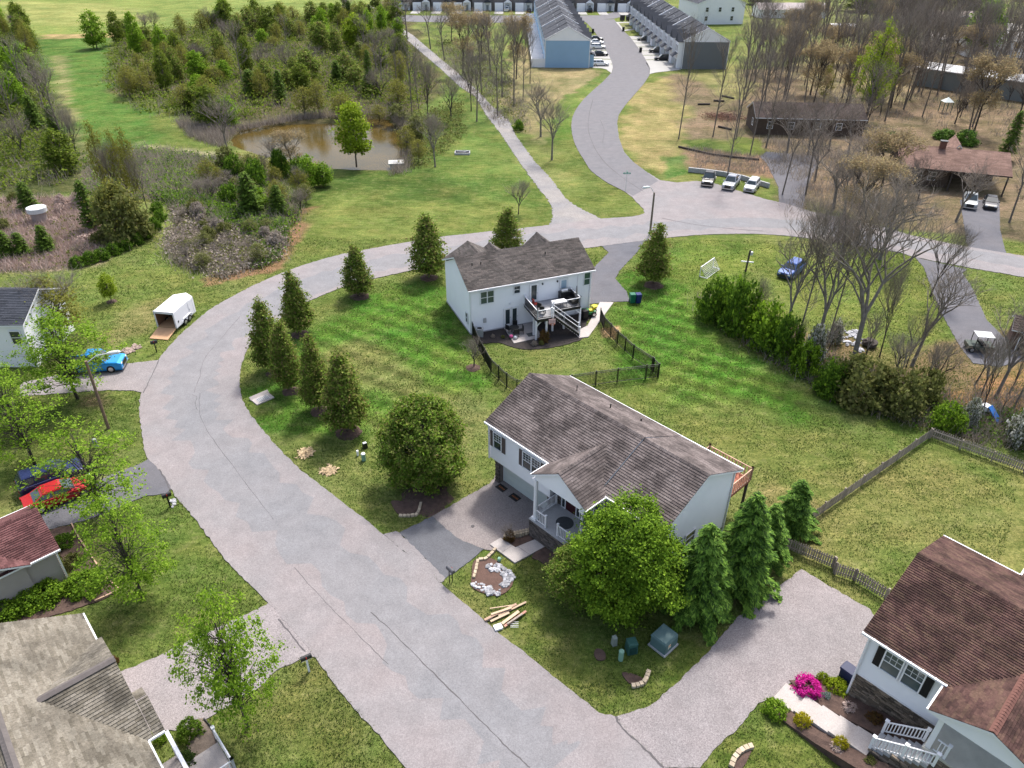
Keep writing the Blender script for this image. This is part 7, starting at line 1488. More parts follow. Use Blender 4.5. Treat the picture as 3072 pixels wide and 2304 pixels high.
# ride-on mower
mp = pt(13.3, -.6); mw = thing('ride_on_mower', 'green and yellow ride-on mower behind the white house', 'mower', (mp.x, mp.y, .07), R(-165)); MB().b3(.0, .95, -.28, .28, .3, .8).build('hood', mat('mower_green', (.02, .14, .04), .4), mw); MB().b3(-.75, .1, -.4, .4, .3, .55).build('fender', mat('mower_green', (0, 0, 0)), mw); MB().b3(-.5, -.05, -.22, .22, .55, .7).build('seat', mat('mower_yellow', (.6, .5, .02), .5), mw); MB().b3(-.6, -.5, -.22, .22, .65, 1.0).build('seat_back', mat('mower_yellow', (0, 0, 0)), mw)
for x, r in ((.7, .2), (-.5, .28)):
    for y in (-.42, .42): wheel(mw, x, y, r, .18)
mp = pt(14.4, .1); mw = thing('spreader', 'small yellow and black wheeled spreader next to the ride-on mower', 'garden cart', (mp.x, mp.y, .07), R(20)); MB().cyl((0, 0, .3), .15, .35, 12, .32).build('hopper', mat('mower_yellow', (0, 0, 0)), mw)
for y in (-.25, .25): wheel(mw, 0, y, .17, .1)
# cargo trailer
A, B_ = tE(1475, 1150), tE(1640, 1000); A.z = B_.z = 0; rz = heading(A, B_); fl = tE(1335, 1132); wd = 2.15; Ltr = (B_ - A).length - .2
mid = A + Vector((-math.sin(rz), math.cos(rz), 0)) * (wd / 2)
tr = thing('cargo_trailer', 'white enclosed cargo trailer with its rear ramp door open on the grass', 'trailer', (mid.x, mid.y, 0), rz)
MT = mat('trailer_white', (.74, .74, .76), .4, .05); hh = 2.15; z0 = .42; hwt = wd / 2
b = MB()
for s in (-1, 1): b.b3(0, Ltr, s * hwt - .03, s * hwt + .03, z0, hh)
b.b3(0, Ltr, -hwt, hwt, hh, hh + .06); b.b3(0, .08, -hwt - .02, hwt + .02, hh - .16, hh + .08); b.b3(0, .08, -hwt - .02, -hwt + .1, z0, hh); b.b3(0, .08, hwt - .1, hwt + .02, z0, hh)
b.add([(Ltr, -hwt, z0), (Ltr + .7, 0, z0), (Ltr, hwt, z0), (Ltr, -hwt, hh + .05), (Ltr + .7, 0, hh + .05), (Ltr, hwt, hh + .05)], [(0, 1, 4, 3), (1, 2, 5, 4), (3, 4, 5), (0, 2, 1)]); b.build('body', MT, tr)
MB().b3(.05, Ltr, -hwt + .04, hwt - .04, z0, z0 + .05).build('floor', M_ply, tr); b = MB(); b.b3(.1, Ltr - .05, hwt - .07, hwt - .035, z0, hh - .02); b.b3(.1, Ltr - .05, -hwt + .035, -hwt + .07, z0, hh - .02); b.b3(Ltr - .08, Ltr - .04, -hwt + .07, hwt - .07, z0, hh - .02); b.build('inner_lining', mat('dark_plywood', (.22, .12, .07), .8, .3, 2), tr)
b = MB(); b.add([(0, -hwt + .08, z0), (0, hwt - .08, z0), (-1.75, hwt - .08, .06), (-1.75, -hwt + .08, .06), (0, -hwt + .08, z0 - .07), (0, hwt - .08, z0 - .07), (-1.75, hwt - .08, -.01), (-1.75, -hwt + .08, -.01)], [(0, 1, 2, 3), (7, 6, 5, 4), (0, 3, 7, 4), (1, 5, 6, 2), (3, 2, 6, 7)]); b.build('ramp_door', M_ply, tr)
b = MB(); b.b3(Ltr - 1.15, Ltr - .35, -hwt - .045, -hwt - .03, .55, 2.0); b.build('side_door', MT, tr)
b = MB()
for x0, x1, zz0, zz1 in ((Ltr - 1.19, Ltr - 1.15, .51, 2.04), (Ltr - .35, Ltr - .31, .51, 2.04), (Ltr - 1.15, Ltr - .35, 2.0, 2.04), (Ltr - 1.15, Ltr - .35, .51, .55)): b.b3(x0, x1, -hwt - .05, -hwt - .03, zz0, zz1)
b.b3(Ltr - 1.1, Ltr - 1.05, -hwt - .07, -hwt - .04, 1.1, 1.3); b.build('door_frame', M_lampm, tr)
for x in (Ltr * .42, Ltr * .42 + .85):
    for s in (-1, 1): wheel(tr, x, s * (hwt - .02), .34, .22)
for s in (-1, 1): MB().tube([(Ltr * .42 - .5, s * (hwt + .06), .62), (Ltr * .42 - .3, s * (hwt + .06), .82), (Ltr * .42 + 1.15, s * (hwt + .06), .82), (Ltr * .42 + 1.35, s * (hwt + .06), .62)], .07, 6).build('fender', MT, tr)
b = MB(); b.bar((Ltr + .5, 0, .45), (Ltr + 1.5, 0, .4), .1); b.bar((Ltr + 1.4, 0, 0), (Ltr + 1.4, 0, .55), .06); b.build('tongue', M_black_m, tr)
MB().box((.5, -hwt - .04, .95), (.18, .03, .2)).build('vent', M_black_m, tr)

# ------------------------------------------------------------------ poles, signs, mailboxes
def pole_lamp(label, base, top, arm_end, r=.14, m=M_pole):
    o = thing('street_lamp', label, 'street lamp', base); bt = Vector(top) - Vector(base); ae = Vector(arm_end) - Vector(base)
    MB().tube([(0, 0, -.3), tuple(bt)], [r, r * .75], 10).build('pole', m, o); am = bt * .97; mid_ = (am + ae) / 2 + Vector((0, 0, .25))
    MB().tube([tuple(am), tuple(mid_), tuple(ae)], .04, 8).build('arm', M_lampm, o)
    d = (ae - am); d.z = 0; d.normalize(); MB().tube([tuple(ae - d * .1), tuple(ae + d * .2), tuple(ae + d * .75), tuple(ae + d * .9)], [.09, .16, .16, .04], 12).build('lamp_head', mat('lamp_glass', (.62, .66, .66), .35), o); return o
bs = at(325, 1284); bs.z = 0; tp = at(257, 1083, 6.6); pole_lamp('wooden street lamp pole with long arm leaning over the left driveway', bs, tp, at(325, 1060, 7.0))
bs = at(1950, 700); bs.z = 0; pole_lamp('tall wooden street lamp pole at the junction behind the white house', bs, at(1963, 578, 6.3), at(1947, 561, 7.1), .15, M_poleg)
sg = thing('street_sign', 'green street name sign on a thin post at the junction', 'sign', tC(1040, 1590)); hs = 2.75; MB().cyl((0, 0, -.2), .03, hs + .2, 8).build('post', M_lampm, sg); MB().b3(-.55, .55, -.015, .015, hs, hs + .22).build('sign_plate', mat('sign_green', (.01, .24, .16), .4), sg); MB().b3(-.015, .015, -.5, .5, hs + .24, hs + .44).build('sign_plate', mat('sign_green', (0, 0, 0)), sg)
MB().b3(-.45, .45, -.02, -.015, hs + .07, hs + .14).build('lettering', M_white, sg)
def mailbox(label, p, rz, postm, boxm, h=1.05, two=False, single_l=True):
    o = thing('mailbox', label, 'mailbox', (p[0], p[1], 0), rz)
    if two:
        for x in (-.12, .12): MB().box((x, 0, h / 2), (.05, .05, h)).build('post', postm, o)
    else: MB().box((0, 0, h / 2 - .05), (.11, .11, h + .1)).build('post', postm, o); MB().bar((0, -.3, h - .08), (0, .3, h - .08), .09).build('arm', postm, o)
    b = MB(); n = 8; ring = [(-.12, h)] + [(-.12 + .0 + .12 - .12 * math.cos(math.pi * i / n), h + .13 + .11 * math.sin(math.pi * i / n)) for i in range(n + 1)] + [(.12, h)]
    vs = [(x, -.32, z) for x, z in ring] + [(x, .32, z) for x, z in ring]; k = len(ring); b.add(vs, [tuple(range(k)), tuple(range(k, 2 * k))[::-1]] + [(i, (i + 1) % k, k + (i + 1) % k, k + i) for i in range(k)]); b.build('box', boxm, o)
    MB().box((.13, 0, h + .14), (.02, .06, .16)).build('flag', mat('flag_red', (.4, .02, .02), .5), o); return o
mailbox('black mailbox beside the grey driveway with the red car', tI(1412, 1050), R(-52), M_black_m, M_black_m)
mailbox('black mailbox at the road edge below the white trailer', tE(1300, 1315), R(-60), M_black_m, M_black_m)
mailbox('dark mailbox on two thin legs by the rock garden', tN(1668, 115), R(43), M_black_m, mat('box_grey', (.10, .10, .11), .4), two=True)
mailbox('black mailbox on a white post at the nearest left driveway', tN(490, 855), R(-60), M_white, M_black_m, 1.15)
# pebbles at the second mailbox
def rocks(label, name, poly, n, r, m, tf, seed=1, cat='rocks', z=.02, kind=None):
    o = thing(name, label, cat); rr = random.Random(seed); P = [tuple(tf(*q))[:2] for q in poly]; xs = [q[0] for q in P]; ys = [q[1] for q in P]; vr = [MB().blob((0, 0, 0), 1, .6, s, 7, .3).mesh('rock', m) for s in range(4)]; k = 0; c = 0
    while c < n and k < n * 60:
        k += 1; x, y = rr.uniform(min(xs), max(xs)), rr.uniform(min(ys), max(ys))
        if in_poly(x, y, P): q = put('rock', rr.choice(vr), o, (x, y, z), rr.uniform(0, 6)); s = r * rr.uniform(.5, 1.4); q.scale = (s, s * rr.uniform(.6, 1), s * rr.uniform(.6, 1)); c += 1
    return o
rocks('cluster of pale stones and a grey lump at the foot of the black mailbox', 'stone_cluster', ((1410, 1000), (1445, 990), (1450, 1050), (1415, 1060)), 9, .13, M_rock, tI)
# rock garden
struct(sheet('mulch_bed', smooth_poly([tN(*q) for q in ((1860, -60), (2000, -80), (2150, 20), (2190, 80), (2150, 180), (2040, 230), (1850, 170), (1840, 60))], True, 3), .04, mat('red_mulch', (.13, .08, .065), 1, .5, 3, .8, fine=22), jag=.05))
rocks('white rocks heaped in the small rock garden by the lumber', 'rock_garden', ((1960, -40), (2060, -30), (2190, 60), (2185, 90), (2120, 170), (2080, 140), (2110, 80), (2030, 20), (1970, 20)), 70, .16, M_rock, tN, 2, z=.06)
rocks('row of white rocks along the lower rim of the rock garden', 'rock_edging', ((1845, 120), (1900, 120), (2060, 190), (2090, 180), (2060, 230), (1980, 225), (1850, 160)), 34, .14, M_rock, tN, 3, z=.06)
def block_arc(label, pts, tf, n, m=M_block, s=(.36, .2, .17)):
    o = thing('block_edging', label, 'edging'); P = smooth_poly([tf(*q) for q in pts], False, 6); tot = sum((P[i + 1] - P[i]).length for i in range(len(P) - 1)); me = MB().box((0, 0, s[2] / 2), s, 0, .92).mesh('block', m); rr = random.Random(len(pts))
    for k in range(n):
        d = tot * (k + .5) / n; i = 0
        while i < len(P) - 2 and d > (P[i + 1] - P[i]).length: d -= (P[i + 1] - P[i]).length; i += 1
        v = (P[i + 1] - P[i]); q = P[i] + v.normalized() * d; w = put('block', me, o, (q.x, q.y, 0), math.atan2(v.y, v.x) + rr.uniform(-.15, .15)); w.scale = (tot / n / s[0] * .93, 1, rr.uniform(.85, 1.2))
    return o
block_arc('tan stone blocks round the upper rim of the rock garden', ((1855, 90), (1875, 20), (1895, -60), (1960, -75), (2040, -75 - 80)), tN, 10)
block_arc('curved tan stone edging under the dense egg-shaped tree', ((1235, 1130), (1340, 1130), (1390, 1110), (1420, 1025)), tJ, 9)
block_arc('short arc of stone blocks on the corner lawn below the green utility boxes', ((1090, 985), (1150, 975), (1200, 945), (1235, 855)), tO, 7, s=(.36, .26, .2))
block_arc('arc of stone blocks at the bottom edge left of the stepped walk', ((1915, 1659), (1940, 1590), (2000, 1520), (2095, 1480)), tO, 7, s=(.36, .28, .22))
for pl, tf in ((((1180, 1000), (1370, 1030), (1400, 1100), (1250, 1120), (1190, 1060)), tJ), (((1010, 870), (1100, 880), (1190, 920), (1150, 965), (1070, 955)), tO), (((800, 670), (860, 690), (880, 750), (820, 770), (780, 720)), tO), (((1940, 1640), (2000, 1560), (2080, 1510), (2060, 1580), (1990, 1680)), tO)):
    struct(sheet('mulch_bed', smooth_poly([tf(*q) for q in pl], True, 3), .035, M_mulch, jag=.06))
# green utility boxes on the corner
tf_ = thing('transformer', 'large grey-green transformer box with a warning label on the corner lawn', 'transformer', tO(1352, 640), R(43))
MB().box((0, 0, .06), (1.35, 1.25, .12)).build('pad', M_concg, tf_); b = MB(); b.box((0, 0, .5), (1.2, 1.05, .8)); b.build('cabinet', M_greenl, tf_); MB().box((0, .03, .96), (1.24, 1.1, .14), 0, .9).build('lid', M_greenl, tf_); MB().b3(-.58, .58, -.55, -.53, .15, .85).build('door', M_greenl, tf_)
o = MB().b3(-.35, -.12, -.57, -.555, .45, .75).build('warning_label', mat('label_white', (.75, .72, .6), .5), tf_); MB().b3(-.34, -.13, -.575, -.571, .65, .74).build('label_stripe', mat('label_orange', (.7, .25, .03), .5), o); MB().b3(-.29, -.18, -.575, -.571, .48, .52).build('label_print', M_black_m, o)
ub = thing('utility_box', 'dark green two-part utility box on the corner lawn', 'utility box', tO(1092, 700), R(12)); MB().box((0, .12, .42), (.62, .6, .84), 0, .88).build('cabinet', M_green, ub); MB().box((0, .12, .88), (.6, .58, .1), 0, .8).build('lid', M_green, ub); MB().b3(-.2, .2, -.24, -.18, .15, .6).build('door', mat('dark_green', (.015, .05, .045), .5), ub)
pd = thing('pedestal', 'pale green cylindrical pedestal in front of the dark green utility box', 'pedestal', tO(1000, 760)); MB().cyl((0, 0, 0), .15, .78, 16).build('tube', M_greenp, pd); MB().cyl((0, 0, .78), .16, .06, 16, .12).build('cap', M_greenp, pd)
pd = thing('pedestal', 'grey-green square pedestal left of the dark green utility box', 'pedestal', tO(945, 635), R(20)); MB().box((0, 0, .35), (.3, .3, .7), 0, .8).build('casing', mat('pedestal_grey', (.25, .28, .25), .6), pd); MB().box((0, 0, .74), (.28, .28, .1), 0, .5).build('cap', mat('pedestal_grey', (0, 0, 0)), pd)
pd = thing('pedestal', 'pale green cylinder pedestal near the dense egg-shaped tree', 'pedestal', tJ(945, 665)); MB().cyl((0, 0, 0), .17, .65, 16).build('tube', M_greenp, pd); MB().cyl((0, 0, .65), .18, .06, 16, .13).build('cap', M_white, pd)
pd = thing('pedestal', 'thin white marker post near the dense egg-shaped tree', 'marker post', tJ(895, 625)); MB().cyl((0, 0, 0), .09, .45, 12).build('tube', M_white, pd); MB().cyl((0, 0, .45), .1, .05, 12, .06).build('cap', M_white, pd)
pd = thing('utility_box', 'small black box with white top near the dense egg-shaped tree', 'utility box', tJ(955, 560), R(30)); MB().box((0, 0, .22), (.4, .3, .44), 0, .85).build('casing', M_black_m, pd); MB().box((0, 0, .47), (.3, .22, .06)).build('lid', M_lampm, pd)
pd = thing('pedestal', 'grey-green pedestal seen through the maple leaves', 'pedestal', tI(800, 555)); MB().cyl((0, 0, 0), .17, .75, 14).build('tube', mat('pedestal_grey', (0, 0, 0)), pd); MB().cyl((0, 0, .75), .17, .06, 14, .12).build('cap', mat('pedestal_grey', (0, 0, 0)), pd)
# storm drain in the grass
dr = thing('storm_drain', 'concrete storm drain with iron grate in the grass inside the bend', 'drain', tJ(108, 160), heading(tJ(70, 190), tJ(185, 140))); MB().b3(-.85, .85, -.5, .5, -.1, .07).build('frame', M_conc, dr); MB().b3(-.5, .5, -.32, .32, .065, .08).build('pit', M_rubber, dr)
for i in range(9): MB().b3(-.48 + i * .12 - .03, -.48 + i * .12 + .03, -.34, .34, .075, .10).build('grate_bar', M_lampm, dr)
MB().add([(-.9, .5, .07), (.9, .5, .07), (.9, .75, .28), (-.9, .75, .28), (-.9, .6, .0), (.9, .6, .0), (.9, .85, .2), (-.9, .85, .2)], [(0, 1, 2, 3), (4, 7, 6, 5), (3, 2, 6, 7), (0, 4, 5, 1), (0, 3, 7, 4), (1, 5, 6, 2)]).build('lip', M_conc, dr)
# straw-coloured bare patches by the road
for x, y, r in ((465, 605, .65), (650, 750, .6)):
    q = tJ(x, y); rr = random.Random(x); n = 160; P_ = np.array([(q.x + rr.gauss(0, r * .42), q.y + rr.gauss(0, r * .42), .03 + rr.random() * .03) for _ in range(n)]); tag(put('straw', npmesh('straw', quads(P_, .16, np.tile((0, 0, 1.), (n, 1)), 2.5, np.random.RandomState(x), .25), 4, mat('dry_straw', (.48, .36, .22), .95, .3, 5, island=.3))), kind='stuff')
# lumber pile
lp = thing('lumber_pile', 'loose planks of scrap lumber lying on the lawn at the road', 'lumber')
for (x0, y0), (x1, y1), w, z, m in (((1990, 345), (2180, 320), .06, .1, M_wood_new), ((1945, 440), (2210, 310), .16, .1, M_wood_rail), ((2000, 400), (2170, 345), .14, .17, M_wood_new), ((1995, 450), (2150, 380), .14, .08, M_wood_new), ((2090, 470), (2230, 370), .2, .1, M_wood_new), ((2110, 495), (2290, 370), .15, .12, mat('pink_board', (.5, .27, .2), .85, .3, 4)), ((2135, 480), (2260, 400), .1, .2, M_wood_old), ((1950, 445), (2010, 415), .2, .06, M_barkd), ((2060, 400), (2290, 290), .13, .06, M_wood_new)):
    a, c = tN(x0, y0), tN(x1, y1); MB().bar((a.x, a.y, z), (c.x, c.y, z + .03), w, .05).build('plank', m, lp)
o = MB().box((0, 0, .08), (.5, .4, .14), .4).build('white_box', M_white); q = tN(2058, 498); o.location = (q.x, q.y, 0); tag(o, 'small white box at the road end of the scrap lumber', 'box')
fr_ = thing('wire_frame', 'small white wire frame lying beside the scrap lumber', 'frame', tO(120, 475)); 
for i in range(4): MB().bar((-.25, -.2 + i * .13, .08), (.25, -.2 + i * .13, .08), .02).build('wire', M_white, fr_)
wcn = tK(240, 1480); o = thing('watering_can', 'small pale green watering can on the grass by the walk', 'watering can', wcn); MB().cyl((0, 0, 0), .13, .26, 12, .11).build('can', M_greenp, o); MB().tube([(.1, 0, .1), (.25, 0, .3)], .02, 6).build('spout', M_greenp, o); MB().tube([(-.1, 0, .25), (-.05, 0, .38), (.08, 0, .28)], .012, 5).build('handle', M_greenp, o)
# mats by the garage
for i, (x, y) in enumerate(((238, 790), (385, 895))):
    q = at(1440 + x * 460 / 1696, 1250 + y * 460 / 1696); o = thing('door_mat', ('left' if i == 0 else 'right') + ' dark mat with orange pattern lying before the garage door', 'mat', (q.x, q.y, .02), R(-46.5)); MB().b3(-.42, .42, -.28, .28, 0, .03).build('mat_base', M_rubber, o)
    for k in range(5): MB().tube([(-.26 + k * .13, -.08, .033), (-.22 + k * .13, .08, .033), (-.18 + k * .13, -.06, .033)], .022, 4).build('pattern', mat('mat_orange', (.45, .16, .06), .9), o)
q = tJ(1848, 1215); tag(put('manhole_cover', MB().cyl((0, 0, 0), .13, .03, 14).mesh('drain_cap', M_crack), None, (q.x, q.y, .02)), 'small round iron cap set in the pale garage driveway', 'drain cap')
# wheelie bins
def bin_(label, p, rz, col, group=None, s=1.0):
    o = thing('trash_bin', label, 'trash bin', (p[0], p[1], .02), rz, group); m = mat('bin_%d_%d' % (int(col[1] * 999), int(col[2] * 999)), col, .5); MB().box((0, 0, .5), (.52, .56, .95), 0, 1.15).build('body', m, o); MB().box((0, .02, 1.02), (.64, .7, .09), 0, .9).build('lid', m, o)
    for x in (-.26, .26): MB().tube([(x - .03, .28, .12), (x + .03, .28, .12)], .12, 10).build('wheel', M_rubber, o)
    MB().bar((-.25, .36, .98), (.25, .36, .98), .04).build('handle', m, o); return o
bin_('green wheelie bin beside the blue one behind the white house', tG(1095, 905), R(10), (.01, .13, .07)); bin_('dark blue wheelie bin beside the green one behind the white house', tG(1143, 905), R(10), (.012, .02, .12))
o = bin_('dark blue trash bin with grey lid against the lower right house', tQ(725, 945), R(40), (.018, .025, .07)); o.scale = (1.15,) * 3
bin_('black bin under the edge of the deck, beside the mower', pt(12.6, -1.1), R(22), (.012, .012, .0125))
for i, (x, y, l) in enumerate([(1165, 435, 'black bin beside the right-hand street kerb'), (1022, 260, 'black bin at the traffic island corner'), (770, 275, 'black bin at the blue row roadside'), (1465, 545, 'black bin at the charcoal end house'), (1240, 285, 'black bin between the pads of the right-hand row'), (998, 88, 'black bin before the cross row')]): bin_(l, tC(x, y), 0, (.012, .012, .013)).scale = (1.3,) * 3
ck = thing('mailbox_cluster', 'bank of black parcel mailboxes at the head of the traffic island', 'mailboxes', tC(1065, 180))
for i in range(3): MB().b3(-3.3 + i * 2.3, -1.5 + i * 2.3, -.4, .4, .35, 2.3).build('mailbox_cabinet', M_black_m, ck); MB().b3(-2.6 + i * 2.3, -2.2 + i * 2.3, -.15, .15, 0, .4).build('pedestal', M_black_m, ck)
# soccer goal
gp = [tG(1645, 690), tG(1765, 620), tG(1650, 610, 0), tG(1745, 545)]
a, c = tG(1655, 690), tG(1765, 612); rz = heading(a, c); gw = (c - a).length; gl = thing('soccer_goal', 'small white soccer goal with net on the lawn', 'goal', (a.x, a.y, 0), rz); hg = tallness(a, 580 + 612 * TS)
b = MB(); b.tube([(0, 0, 0), (0, 0, hg), (gw, 0, hg), (gw, 0, 0)], .06, 8); b.build('frame', M_white, gl); b = MB(); b.tube([(0, 0, hg), (0, -.9, 0), (gw, -.9, 0), (gw, 0, hg)], .03, 6); b.bar((0, 0, .03), (0, -.9, .03), .06); b.bar((gw, 0, .03), (gw, -.9, .03), .06); b.build('rear_frame', M_white, gl)
b = MB()
for i in range(13): t = i / 12; b.bar((gw * t, -.02, hg), (gw * t, -.9, .03), .015)
for i in range(9): t = i / 8; b.bar((0, -.9 * t, hg * (1 - t)), (gw, -.9 * t, hg * (1 - t)), .015)
b.build('net', M_white, gl)
# short post with equipment
q = tG(2035, 655); up = thing('utility_post', 'short dark wooden post with white brackets behind the green bushes', 'post', q); hpst = tallness(q, 580 + 470 * TS); MB().tube([(0, 0, 0), (.1, 0, hpst)], .12, 8).build('post', M_barkd, up); MB().bar((-.75, 0, hpst * .5), (.75, 0, hpst * .45), .12).build('crossarm', M_white, up); MB().box((.3, 0, hpst * .85), (.3, .3, .4)).build('bracket', M_lampm, up)
# concrete riser in the reeds
q = tE(345, 250); cp = thing('concrete_riser', 'round concrete riser with pale lid standing in the reeds', 'riser', q); hc = max(1.7, tallness(q, 580 + 215 * TS)); MB().cyl((0, 0, -.2), .95, hc + .2, 24).build('pipe', mat('pinkish_concrete', (.34, .28, .26), .9, .2, 2), cp); MB().cyl((0, 0, hc), 1.25, .55, 28).build('collar', M_lampm, cp); MB().cyl((0, 0, hc + .55), 1.22, .06, 28).build('lid', mat('pale_lid', (.6, .62, .62), .6), cp)
# pond structures
q = tB(1215, 1372); ps = thing('pond_outlet', 'pale square concrete outlet box at the pond edge', 'outlet', q, R(8)); MB().b3(-1.1, 1.1, -.9, .9, -.4, .45).build('box', mat('pale_conc2', (.48, .48, .46), .9), ps); MB().b3(-1.3, 1.3, -1.1, 1.1, .45, .62).build('lid', mat('pale_conc2', (0, 0, 0)), ps); MB().b3(-.6, .6, -.5, .5, .62, .65).build('hatch', M_concg, ps)
q = tB(1762, 1275); dp = thing('drain_structure', 'dark-topped concrete drain box on the grass beside the pond', 'drain', q); b = MB(); b.b3(-1.35, 1.35, -.75, -.6, -.1, .3); b.b3(-1.35, 1.35, .6, .75, -.1, .4); b.b3(-1.35, -1.2, -.6, .6, -.1, .35); b.b3(1.2, 1.35, -.6, .6, -.1, .35); b.build('frame', M_concg, dp); MB().b3(-1.2, 1.2, -.6, .6, 0, .2).build('pit', M_rubber, dp); b = MB(); b.bar((-1.0, .3, .35), (.3, -.3, .45), .12); b.bar((.3, -.4, .4), (1.0, .4, .4), .12); b.build('beam', M_rock, dp)
# retaining walls
def wall_run(label, name, pts, h, m, w=.25, n=None, piece='block', ph=.2):
    o = thing(name, label, 'wall'); P = [Vector((p[0], p[1], 0)) for p in pts]; me = {}
    for a, c in zip(P[:-1], P[1:]):
        d = c - a; L = d.length; k = max(1, int(L / .9)); rz = math.atan2(d.y, d.x)
        for lv in range(max(1, int(h / ph))):
            for i in range(k):
                key = round(L / k, 1); 
                if key not in me: me[key] = MB().b3(-L / k / 2 + .015, L / k / 2 - .015, -w / 2, w / 2, .01, ph).mesh(piece, m)
                q = a + d * ((i + .5) / k); put(piece, me[key], o, (q.x, q.y, lv * ph), rz)
    return o
wall_run('grey block retaining wall behind the three parked vehicles', 'retaining_wall', [tC(1560, 1425), tC(1700, 1440), tC(1850, 1460), tC(2000, 1490), tC(2130, 1530), tC(2230, 1560)], .75, M_concg, .3, piece='wall_block', ph=.25)
wall_run('low timber edging wall above the leaf-littered slope', 'timber_edging', [tC(1480, 1222), tC(1600, 1250), tC(1750, 1285), tC(1950, 1310), tC(2150, 1330)], .3, M_barkd, .25, piece='timber', ph=.3)
for i, ((x0, y0), (x1, y1)) in enumerate((((1640, 870), (1740, 870)), ((1770, 840), (1860, 845)), ((1810, 1055), (1920, 1080)), ((1840, 800), (1940, 822)))):
    a, c = tC(x0, y0), tC(x1, y1); tag(MB().tube([(a.x, a.y, .18), (c.x, c.y, .18)], .2, 8).build('fallen_log', M_barkd), ['dark log left of a pair under the bare trees', 'dark log right of a pair under the bare trees', 'short squared log by the brush pile', 'dark pole lying beyond the log pair'][i], 'log')
# brush pile
bp = thing('brush_pile', 'heap of reddish branches and leaves under the bare trees', 'brush pile'); rr = random.Random(6); q = tC(1860, 975); b = MB()
for i in range(120): a = rr.uniform(0, 6.28); c = Vector((q.x + rr.gauss(0, 2.0), q.y + rr.gauss(0, 1.8), rr.uniform(.05, .7))); d = Vector((math.cos(a), math.sin(a), rr.uniform(-.3, .4))) * rr.uniform(.5, 1.4); b.bar(c - d, c + d, .05)
b.build('branches', mat('reddish_branch', (.22, .12, .09), .95, .3, 3), bp); P_ = np.random.RandomState(3).normal(size=(900, 3)) * np.array((2.2, 2, .12)) + np.array((q.x, q.y, .2)); P_[:, 2] = np.abs(P_[:, 2]); put('leaves', npmesh('leaves', quads(P_, .2, np.tile((0, 0, 1.), (900, 1)), 1.4, RS, .5), 4, leafmat('litter_leaves', [(.12, .06, .045), (.2, .11, .08), (.28, .17, .12)])), bp)
# landscape gravel by the blue truck
rocks('strip of pinkish stones and slabs beside the blue truck', 'stone_strip', ((985, 1320), (1060, 1270), (1150, 1250), (1200, 1270), (1080, 1330), (1040, 1350)), 46, .2, mat('pinkish_rock', (.34, .26, .22), .95, .3, 4, island=.3), tE, 5)
rocks('white rocks round the base of the large bare trees', 'scattered_rocks', ((690, 1130), (850, 1130), (900, 1240), (860, 1330), (700, 1240)), 34, .26, M_rock, tH, 6)
o = thing('dark_object', 'dark rounded heap on the stones behind the big grey-green bush', 'heap', tH(925, 1265)); MB().blob((0, 0, .35), .75, .6, 3, 10, .2).build('heap', M_barkd, o)
q = tL(1915, 310); o = thing('play_slide', 'blue and white plastic play slide among the trees at the right', 'play slide', (q.x, q.y, 0), R(30)); MB().add([(-.3, -1, .1), (.3, -1, .1), (.3, .2, 1.1), (-.3, .2, 1.1), (-.3, -1, 0), (.3, -1, 0), (.3, .2, 1), (-.3, .2, 1)], [(0, 1, 2, 3), (4, 7, 6, 5), (0, 3, 7, 4), (1, 5, 6, 2)]).build('slide', mat('play_blue', (.03, .16, .5), .4), o); MB().b3(-.35, .35, .2, .8, 0, 1.0).build('ladder', M_white, o)
q = tD(1550, 930); o = thing('play_set', 'white-topped small structure among the bare trees at upper right', 'play structure', (q.x, q.y, 0)); MB().add([(-1, -1, 2.2), (1, -1, 2.2), (1, 1, 2.2), (-1, 1, 2.2), (0, 0, 3.1)], [(0, 1, 4), (1, 2, 4), (2, 3, 4), (3, 0, 4), (3, 2, 1, 0)]).build('canopy', mat('canvas_white', (.7, .75, .72), .7), o)
for x in (-.9, .9):
    for y in (-.9, .9): MB().b3(x - .06, x + .06, y - .06, y + .06, 0, 2.2).build('leg', M_green, o)
# shed at the right edge
q = tH(2060, 1330); o = thing('shed', 'small brown shed at the right picture edge behind the bare trunk', 'shed', (q.x + .6, q.y + 1, 0), R(-30)); MB().b3(0, 3.2, 0, 3, 0, 2.2).build('wall', mat('shed_brown', (.12, .07, .055), .9, .3), o); gable_roof(o, -.2, 3.4, -.2, 3.2, 2.2, 3.1, M_sh_dark, e=.3, w=.9, cap=False); door(o, (1.2, 0, 0), 0, .9, 1.9, M_barkd)

